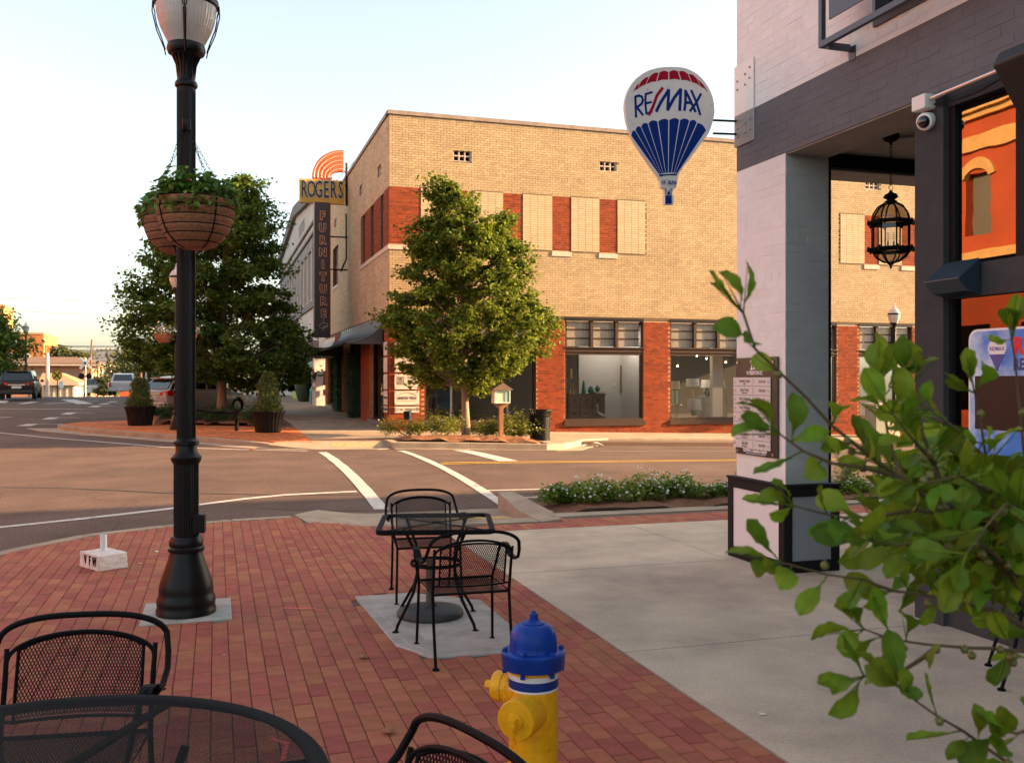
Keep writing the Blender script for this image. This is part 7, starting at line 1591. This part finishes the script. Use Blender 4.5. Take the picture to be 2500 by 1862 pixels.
# crane statue
t, u = ifr('crane_statue', 'slender white crane figure on the window ledge', 'statue', 1466, 29.75, .4)
m = MB(); m.tube([(-.13, 0, .36), (-.15, 0, .41), (-.13, 0, .44), (-.09, 0, .40), (-.1, 0, .3), (-.1, 0, .2), (-.04, 0, .12), (.1, 0, .06), (.22, 0, 0)], [.004, .014, .02, .017, .014, .02, .045, .05, .008], 8); m.tube([(-.02, 0, .08), (-.02, 0, -.04)], .008, 5); m.build('figure', mat('pale_resin', (.5, .46, .42), .6), t, smooth=True)
vq = V0+2.58; t, u = ifr('framed_picture', 'framed botanical picture on the grey shop wall', 'picture', 1526, vq, zi(958, 1526, vq)); hh = zi(892, 1526, vq)-zi(958, 1526, vq)
m = MB(); m.box(-.2, .2, -.03, 0, 0, hh); m.build('frame', M['wood'], t); m = MB(); m.box(-.17, .17, -.035, -.0301, .03, hh-.03); pr_ = m.build('print', mat('print_paper', (.3, .25, .17), .8), t)
m = MB()
for k in range(5): m.tube([(-.08+.03*k, -.037, .08), (-.1+.05*k, -.037, hh*.5), (-.06+.03*k, -.037, hh*.8-.05*k)], [.006, .014, .003], 5)
m.build('leaf_print', mat('print_ink', (.08, .09, .07), .8), pr_)
t, u = ifr('wall_switch', 'pale square plate on the grey shop wall', 'plate', 1500, vq, zi(942, 1500, vq)); m = MB(); m.box(-.06, .06, -.01, 0, 0, .12); m.build('plate', M['white'], t)
def dlamp(lab, px, pyb, pyt, wpx, shpx, v, sm, bm, base='stick'):
    t, u = ifr('table_lamp', lab, 'lamp', px, v, zi(pyb, px, v), 'lamps displayed in the shop windows'); k = depth(u, v)/FPX; H = (pyb-pyt)*k; r_ = wpx*k/2; sh = shpx*k
    m = MB(); m.lathe([(r_*.9, H-sh*.0), (r_, H-sh)][::-1], 24); m.build('lamp_shade', sm, t)
    m = MB(); hb = H-sh
    if base == 'stick': m.lathe([(.08, 0), (.08, .02), (.015, .04), (.015, hb+.05)], 12)
    elif base == 'fat': m.lathe([(.07, 0), (.12, hb*.3), (.14, hb*.6), (.06, hb*.9), (.02, hb+.04)], 16)
    else: m.lathe([(.1, 0), (.1, hb*.9), (.03, hb+.03)], 16)
    m.build('lamp_base', bm, t, smooth=True)
ceramic = mat('celadon_glaze', (.4, .47, .38), .3); gsil = mat('silvered_glass', (.3, .32, .3), .25, metal=.5)
dlamp('cream shaded lamp on pale green column at the left of the lamp window', 1647, 986, 930, 26, 20, 30.4, shade, ceramic, 'col')
dlamp('tall white drum shade lamp in the middle of the lamp window', 1691, 976, 924, 34, 19, 30.6, shade_w, brass)
dlamp('short lamp with wide cream drum shade low in the lamp window', 1694, 1014, 974, 37, 26, 29.9, shade, ceramic, 'fat')
dlamp('grey drum shade lamp on the cabinet left of the pair', 1727, 967, 927, 32, 19, 30.9, shade_w, gsil, 'fat')
dlamp('pale green drum shade lamp on the cabinet right of the pair', 1757, 967, 927, 30, 19, 31.1, mat('pale_green_shade', (.42, .5, .46), .8, trans=.2), gsil, 'fat')
t, u = ifr('display_cabinet', 'grey cabinet carrying two lamps in the lamp window', 'cabinet', 1745, 30.8, zfl); m = MB(); hc_ = zi(967, 1745, 30.8)-zfl; m.box(-.45, .5, 0, .5, 0, hc_); m.build('carcass', mat('grey_cabinet', (.3, .3, .3), .6), t); m = MB(); m.box(-.43, -.03, -.02, -.001, .1, hc_-.06); m.box(.02, .48, -.02, -.001, .1, hc_-.06); m.build('door', mat('light_grey_cabinet', (.4, .4, .39), .6), t)
t, u = ifr('side_table', 'small round side table under the celadon lamp', 'side table', 1652, 30.3, zfl); m = MB(); hs_ = zi(988, 1652, 30.3)-zfl; m.lathe([(.25, hs_-.02), (.25, hs_)], 20); m.lathe([(.02, 0), (.02, hs_-.02)], 8); m.lathe([(.16, 0), (.16, .015)], 16); m.build('frame', brass, t)
bulb = mat('lit_bulb', (1, .7, .4), .5, emit=(1, .62, .3), estr=9)
for k, (px, py, v) in enumerate(((1701, 868, 31.0), (1725, 875, 32.0), (1749, 880, 33.0), (1772, 884, 34.0), (1654, 893, 34.5), (1452, 887, 33.8))):
    t, u = ifr('spot_light', ['first', 'second', 'third', 'fourth'][k]+' lit spot along the ceiling track from the left' if k < 4 else ('dim lit spot at the left of the lamp window' if k == 4 else 'lit spot glimpsed above the sideboard'), 'light', px, v, zi(py, px, v), 'lit ceiling spots in the shop'); m = MB(); m.lathe([(0, -.03), (.035, 0), (0, .03)], 8); m.build('bulb', bulb, t); m = MB(); m.lathe([(.045, .02), (.045, .12), (.01, .13), (.01, .3)], 10); m.build('housing', M['darker'], t)
    pl = bpy.data.lights.new('spot_glow', 'POINT'); pl.energy = 34; pl.color = (1, .75, .5); pl.shadow_soft_size = .05; lo = bpy.data.objects.new('spot_glow', pl); put(lo, t); lo.location = (0, -.1, -.1)
t, u = ifr('spot_light', 'ceiling spot above the sideboard hidden by the window head', 'light', 1500, 30.5, 3.3, 'lit ceiling spots in the shop'); m = MB(); m.lathe([(0, -.03), (.035, 0), (0, .03)], 8); m.build('bulb', bulb, t)  # added fill light, out of view, brightens the pale partition
pl = bpy.data.lights.new('spot_glow', 'POINT'); pl.energy = 22; pl.color = (1, .85, .7); pl.shadow_soft_size = .1; lo = bpy.data.objects.new('spot_glow', pl); put(lo, t); lo.location = (0, 0, -.15)  # light of the added unseen fill spot
# left window: chair, easel, post, tray of pots
ze = .38
t, u = ifr('easel', 'wooden easel in the left shop window', 'easel', 1056, 30.0, zfl); m = MB(); [m.tube([(sx*.25, 0, .1), (sx*.02, 0, 1.6)], .02, 5) for sx in (-1, 1)]; m.tube([(0, .3, .1), (0, 0, 1.6)], .02, 5); m.build('legs', M['wood'], t)
t, u = ifr('display_chair', 'dark blue upholstered chair with slim wooden legs in the left shop window', 'chair', 1085, 30.1, zfl); m = MB(); m.box(-.32, .32, -.02, .5, .62, .8); m.box(-.32, .32, .42, .5, .8, 1.25); m.build('seat', mat('blue_fabric', (.03, .06, .12), .9), t)
for sx in (-.28, .28):
    for sy in (0, .45): m = MB(); m.tube([(sx, sy, .62), (sx*1.15, sy, 0)], .018, 5); m.build('leg', M['wood'], t)
t, u = ifr('pot_tray', 'long tray with three small green plants on the window ledge', 'plant tray', 1172, 29.8, .4); m = MB(); m.box(-.2, .2, -.06, .06, 0, .06); m.build('tray', M['wood'], t); m = MB(); [leafcloud(m, [Vector((x, 0, .07))+Vector((random.gauss(0, .025), random.gauss(0, .025), random.random()*.06)) for _ in range(60)], .04) for x in (-.13, 0, .13)]; m.build('plants', mat('lime_leaf', (.2, .4, .03), .6), t)
for px, lab in ((1101, 'slim white post inside the left shop window'), (1238, 'white post at the right of the left shop window')):
    t, u = ifr('display_post', lab, 'post', px, 29.8, .38); m = MB(); m.box(-.03, .03, -.03, .03, 0, 2.2 if px < 1200 else .75); m.build('shaft', M['white'], t)
# ================================================================ street furniture seen through the porch, and urn
t = chair('black mesh cafe chair by the kerb bed behind the porch column', tuple(px3(2255, 1175, 13.3))[:2]+(0,), 2.2, 1.0)
t.location = (XY(2215, 11.6), 11.6, 0); t['label'] = 'black mesh cafe chair on the side pavement seen through the porch'
pt_ = copy_tree(t); pt_.location = (XY(2330, 6.5), 5.3, 0); pt_.rotation_euler = (0, 0, -1.9); pt_['label'] = 'black mesh cafe chair behind the leafy shrub near the shopfront'
ur = thing('garden_urn', 'tall dark green urn by the far shopfronts', 'urn', UV(4.6, 53, zw(4.6, 53)), 0); m = MB(); m.lathe([(.22, 0), (.3, .1), (.42, .6), (.46, 1.0), (.4, 1.2), (.34, 1.28), (.4, 1.34), (.34, 1.34)], 20); m.build('vessel', mat('green_glaze', (.03, .06, .045), .35), ur, smooth=True)
m = MB(); [m.tube([(0, 0, 1.3), (random.gauss(0, .2), random.gauss(0, .2), 2.0), (random.gauss(0, .4), random.gauss(0, .4), 2.7)], .012, 4) for _ in range(14)]; m.build('twigs', wdk, ur)['kind'] = 'stuff'
t = thing('newspaper_box', 'small teal box at the foot of the white pier', 'box', UV(4.75, 48.4, zw(4.7, 48.4)), TH); m = MB(); m.box(-.2, .2, -.2, .2, 0, .8); bevel(m.build('case', mat('teal_paint', (.03, .3, .36), .5), t), .02)
t = thing('hanging_shop_sign', 'small teal and white hanging shop sign over the far pavement', 'sign', UV(4.7, 49.5, 2.7), TH); m = MB(); m.prism([(-.22, .35), (.22, .35), (.14, -.4), (-.14, -.4)], 0, .04, lambda x, y, q: (x, q, y)); m.build('board', mat('aqua_print', (.4, .65, .62), .5), t, fix=True)
# litter
wh = mat('paper_scrap', (.7, .68, .66), .7); lf_ = mat('dry_leaf', (.3, .12, .05), .8)
for px, py, s_, mt, nm, lab, cat in ((382, 1349, .03, wh, 'paper_scrap', 'small white scrap on the bricks right of the VFW block', 'scrap'), (343, 1377, .02, wh, 'paper_scrap', 'tiny white scrap on the bricks below the first one', 'scrap'), (548, 1600, .012, wh, 'paper_scrap', 'white fleck on the bricks above the round table rim', 'scrap'), (770, 1338, .02, wh, 'paper_scrap', 'pale fleck on the bricks near the square table', 'scrap'), (890, 1606, .05, lf_, 'dry_leaf', 'dry brown leaf on the bricks left of the concrete plate', 'leaf'), (950, 1790, .05, lf_, 'dry_leaf', 'dry brown leaf by the bottom chair', 'leaf'), (1425, 1089, .14, wh, 'paper_sheet', 'crumpled white paper in the far gutter', 'paper'), (1458, 1090, .22, wh, 'paper_sheet', 'smaller crumpled white paper beside the other one in the far gutter', 'paper'), (1862, 1746, .02, wh, 'paper_scrap', 'small white scrap on the concrete pavement', 'scrap'), (618, 1098, .1, lf_, 'leaf_litter', 'yellow leaves caught against the far kerb', 'leaves')):
    flake(px, py, s_, mt, nm, lab, cat, zw if py > 1255 else zr, .006, s_*.3 if s_ < .2 else .12)
pk_ = mat('spray_pink', (.75, .13, .1), .8, var=.3, vscale=30)
stripe([ground(px, py, zw) for px, py in ((690, 1484), (760, 1486))], .022, 'spray_mark', off=.0025, zf=zw).data.materials[0] = pk_
stripe([ground(px, py, zw) for px, py in ((740, 1480), (790, 1492))], .02, 'spray_mark', off=.0035, zf=zw).data.materials[0] = pk_
stripe([ground(px, py, zw) for px, py in ((660, 1805), (700, 1815), (690, 1860))], .03, 'spray_mark', off=.0025, zf=zw).data.materials[0] = pk_
# ================================================================ foreground shrub
random.seed(5)
root = Vector((.98, 1.25, .2)); fs = thing('foreground_shrub', 'leafy green shrub with small round fruit reaching in from the lower right', 'shrub', root, 0)
def P3(px, py, Y): return px3(px, py, Y)
main = [
 [(2620, 1900, 1.25), (2560, 1560, 1.2), (2450, 1380, 1.15), (2330, 1260, 1.1), (2210, 1175, 1.06), (2120, 1110, 1.04), (2030, 1035, 1.02), (1950, 950, 1.0), (1890, 900, .99), (1845, 850, .98), (1815, 765, .97)],
 [(2210, 1175, 1.06), (2130, 1145, 1.03), (2030, 1130, 1.0), (1960, 1100, .98), (1905, 1060, .97)],
 [(2330, 1260, 1.1), (2250, 1240, 1.06), (2150, 1262, 1.02), (2060, 1262, 1.0), (2000, 1250, .98), (1940, 1235, .97)],
 [(2560, 1560, 1.2), (2430, 1490, 1.12), (2300, 1460, 1.06), (2180, 1440, 1.02), (2080, 1405, 1.0), (1990, 1400, .99), (1905, 1372, .98)],
 [(2600, 1640, 1.2), (2500, 1590, 1.14), (2390, 1580, 1.08), (2280, 1575, 1.04), (2180, 1560, 1.0), (2110, 1535, .98)],
 [(2290, 1578, 1.04), (2240, 1620, 1.0), (2170, 1655, .97), (2110, 1650, .96)],
 [(2640, 1960, 1.1), (2540, 1900, 1.05), (2440, 1850, 1.0), (2350, 1780, .98), (2270, 1735, .96), (2215, 1690, .95)],
 [(2450, 1380, 1.15), (2420, 1200, 1.12), (2400, 1060, 1.1), (2380, 960, 1.08)],
 [(2330, 1260, 1.1), (2280, 1130, 1.12), (2240, 1020, 1.12), (2210, 920, 1.1)],
 [(2210, 1175, 1.06), (2170, 1080, 1.12), (2160, 1000, 1.14), (2150, 940, 1.15)],
 [(2560, 1560, 1.2), (2520, 1300, 1.16), (2500, 1100, 1.12), (2480, 900, 1.1), (2470, 830, 1.08)],
 [(2450, 1380, 1.15), (2350, 1350, 1.2), (2240, 1330, 1.2), (2150, 1330, 1.2)],
 [(2500, 1420, 1.15), (2400, 1330, 1.06), (2300, 1310, 1.0), (2200, 1330, .97), (2130, 1320, .96)],
 [(2600, 1760, 1.1), (2540, 1770, 1.05), (2480, 1790, 1.0), (2440, 1780, .98)],
 [(2520, 1300, 1.16), (2420, 1130, 1.08), (2330, 1040, 1.05), (2270, 1000, 1.04)],
 [(2420, 1200, 1.12), (2340, 1160, 1.0), (2260, 1180, .98)],
 [(2520, 1300, 1.16), (2460, 1230, .98), (2400, 1290, .95), (2360, 1350, .95)],
 [(2280, 1130, 1.12), (2220, 1060, 1.0), (2180, 1010, .99)]]
bark_ = M['stem']; m = MB(); nodes = []
m.tube([Vector((0, 0, -.2)), Vector((.02, -.02, .25)), P3(2620, 1900, 1.25)-root], [.02, .016, .01], 7)
for bi, br in enumerate(main):
    pts = [P3(*p) for p in br]
    fine = []
    for i in range(len(pts)-1):
        n = max(2, int((pts[i+1]-pts[i]).length/.012))
        for k in range(n): fine.append(pts[i].lerp(pts[i+1], k/n)+Vector((random.gauss(0, .0006), random.gauss(0, .0006), random.gauss(0, .0006))))
    fine.append(pts[-1]); N = len(fine); r0 = .0048 if bi == 0 else .0032
    q = MB(); q.tube([p-root for p in fine[::3]+[fine[-1]]], [r0*(1-.72*i/(N/3)) if i < N/3 else r0*.28 for i in range(len(fine[::3])+1)], 6); q.build('branch', bark_, fs, smooth=True)
    for i in range(N):
        frac = i/N; nodes.append((fine[i], (fine[min(N-1, i+1)]-fine[max(0, i-1)]).normalized(), frac, i == N-1, bi))
def leaf_mesh(seed, L=.052, W=.026):
    random.seed(seed); m = MB(); n = 9; rows = []
    curl = random.uniform(-.25, .5); tw = random.uniform(-.4, .4); rp = random.uniform(0, 6)
    for i in range(n+1):
        t = i/n; w_ = max(.0008, W/2*1.08*(1-math.cos(min(1, t/.6)*math.pi))/2*(1 if t < .6 else math.sqrt(max(0, 1-((t-.6)/.4)**2.4))))
        x = L*t; z = curl*L*.35*math.sin(math.pi*t)-.1*L*t*t*curl; c = tw*t
        for k, s in enumerate((-1, -.5, 0, .5, 1)):
            rows.append((x, s*w_*math.cos(c), z+abs(s)*w_*.28+.0011*math.sin(7*t*3+rp+s*3)*abs(s)+s*w_*math.sin(c)-(.0005 if s == 0 else 0)))
    rows = rows
    m.add(rows, [(i*5+k, (i+1)*5+k, (i+1)*5+k+1, i*5+k+1) for i in range(n) for k in range(4)])
    m.tube([(-.009, 0, 0), (0, 0, 0), (L*.95, 0, curl*L*.01)], [.0011, .0009, .0003], 4)
    me = bpy.data.meshes.new('leaf'); me.from_pydata(m.v, [], m.f); me.materials.append(LMAT); me.polygons.foreach_set('use_smooth', [True]*len(me.polygons)); me.update(); return me
LMAT = M['shrubleaf']
LM = [leaf_mesh(100+i, random.uniform(.036, .052), random.uniform(.018, .027)) for i in range(16)]
random.seed(17)
def place_leaf(p, d, size=1.0):
    o = bpy.data.objects.new('leaf', random.choice(LM)); put(o, fs)
    x = d.normalized(); up = Vector((random.gauss(0, .55), random.gauss(-.55, .5), random.gauss(.75, .4))); y = up.cross(x)
    if y.length < .01: y = x.orthogonal()
    y.normalize(); z = x.cross(y); mt = Matrix((x, y, z)).transposed().to_4x4(); mt.translation = p-root+x*.009*size
    o.matrix_local = mt @ Matrix.Scale(size, 4)
cnt = 0
for p, t, frac, end, bi in nodes:
    if end:
        for k in range(4):
            if cnt < 299: place_leaf(p, t+Vector((random.gauss(0, .5), random.gauss(0, .5), random.gauss(0, .5)))*.9, random.uniform(.75, 1.15)); cnt += 1
cand = [nd for nd in nodes if (nd[2] > .12 or nd[4] > 0) and (1250+FPX*nd[0].x/nd[0].y > 2120 or random.random() < .55)]; random.shuffle(cand)
dense = [nd for nd in cand if True]
for p, t, frac, end, bi in dense:
    if cnt >= 299: break
    k = 1250+FPX*p.x/p.y
    if k > 2330 and 925-(p.z-EYE)*FPX/p.y < 1090 and random.random() < .8: continue
    if 925-(p.z-EYE)*FPX/p.y > 1470 and k > 2230 and random.random() < .7: continue
    if k > 2560 or 925-(p.z-EYE)*FPX/p.y > 1900: continue
    side = t.orthogonal().normalized(); side.rotate(Matrix.Rotation(random.uniform(0, 6.283), 3, t)); place_leaf(p, t*.8+side*random.uniform(.6, 1.3), random.uniform(.68, 1.12)); cnt += 1
# fruit
fm_ = mat('olive_fruit', (.12, .12, .025), .45); q0 = MB(); q0.lathe([(0, -.0045), (.003, -.0038), (.0048, 0), (.004, .003), (.0015, .0045), (.0012, .006), (0, .006)], 10)
fo = q0.build('fruit', fm_, fs, smooth=True); ok = [nd for nd in nodes if .2 < nd[2] < .95]; fme = fo.data
for i in range(70):
    p, t, frac, end, bi = random.choice(ok); o = fo if i == 0 else bpy.data.objects.new('fruit', fme)
    if i: put(o, fs)
    o.location = p-root+Vector((random.gauss(0, .006), random.gauss(0, .006), random.gauss(-.004, .005)))
# darker inner growth further back, too many to pick apart
q = MB(); pts = []
random.seed(8)
for _ in range(900):
    px = random.gauss(2380, 130); py = random.gauss(1230, 150)
    if px < 2180 or (px > 2330 and py < 1120) or py < 960+(2500-px)*.3 or py > 1440: continue
    pts.append(P3(px, py, random.uniform(1.12, 1.5))-root)
leafcloud(q, pts, .05, asp=.6); q.build('leaf', LMAT, fs)['kind'] = 'stuff'
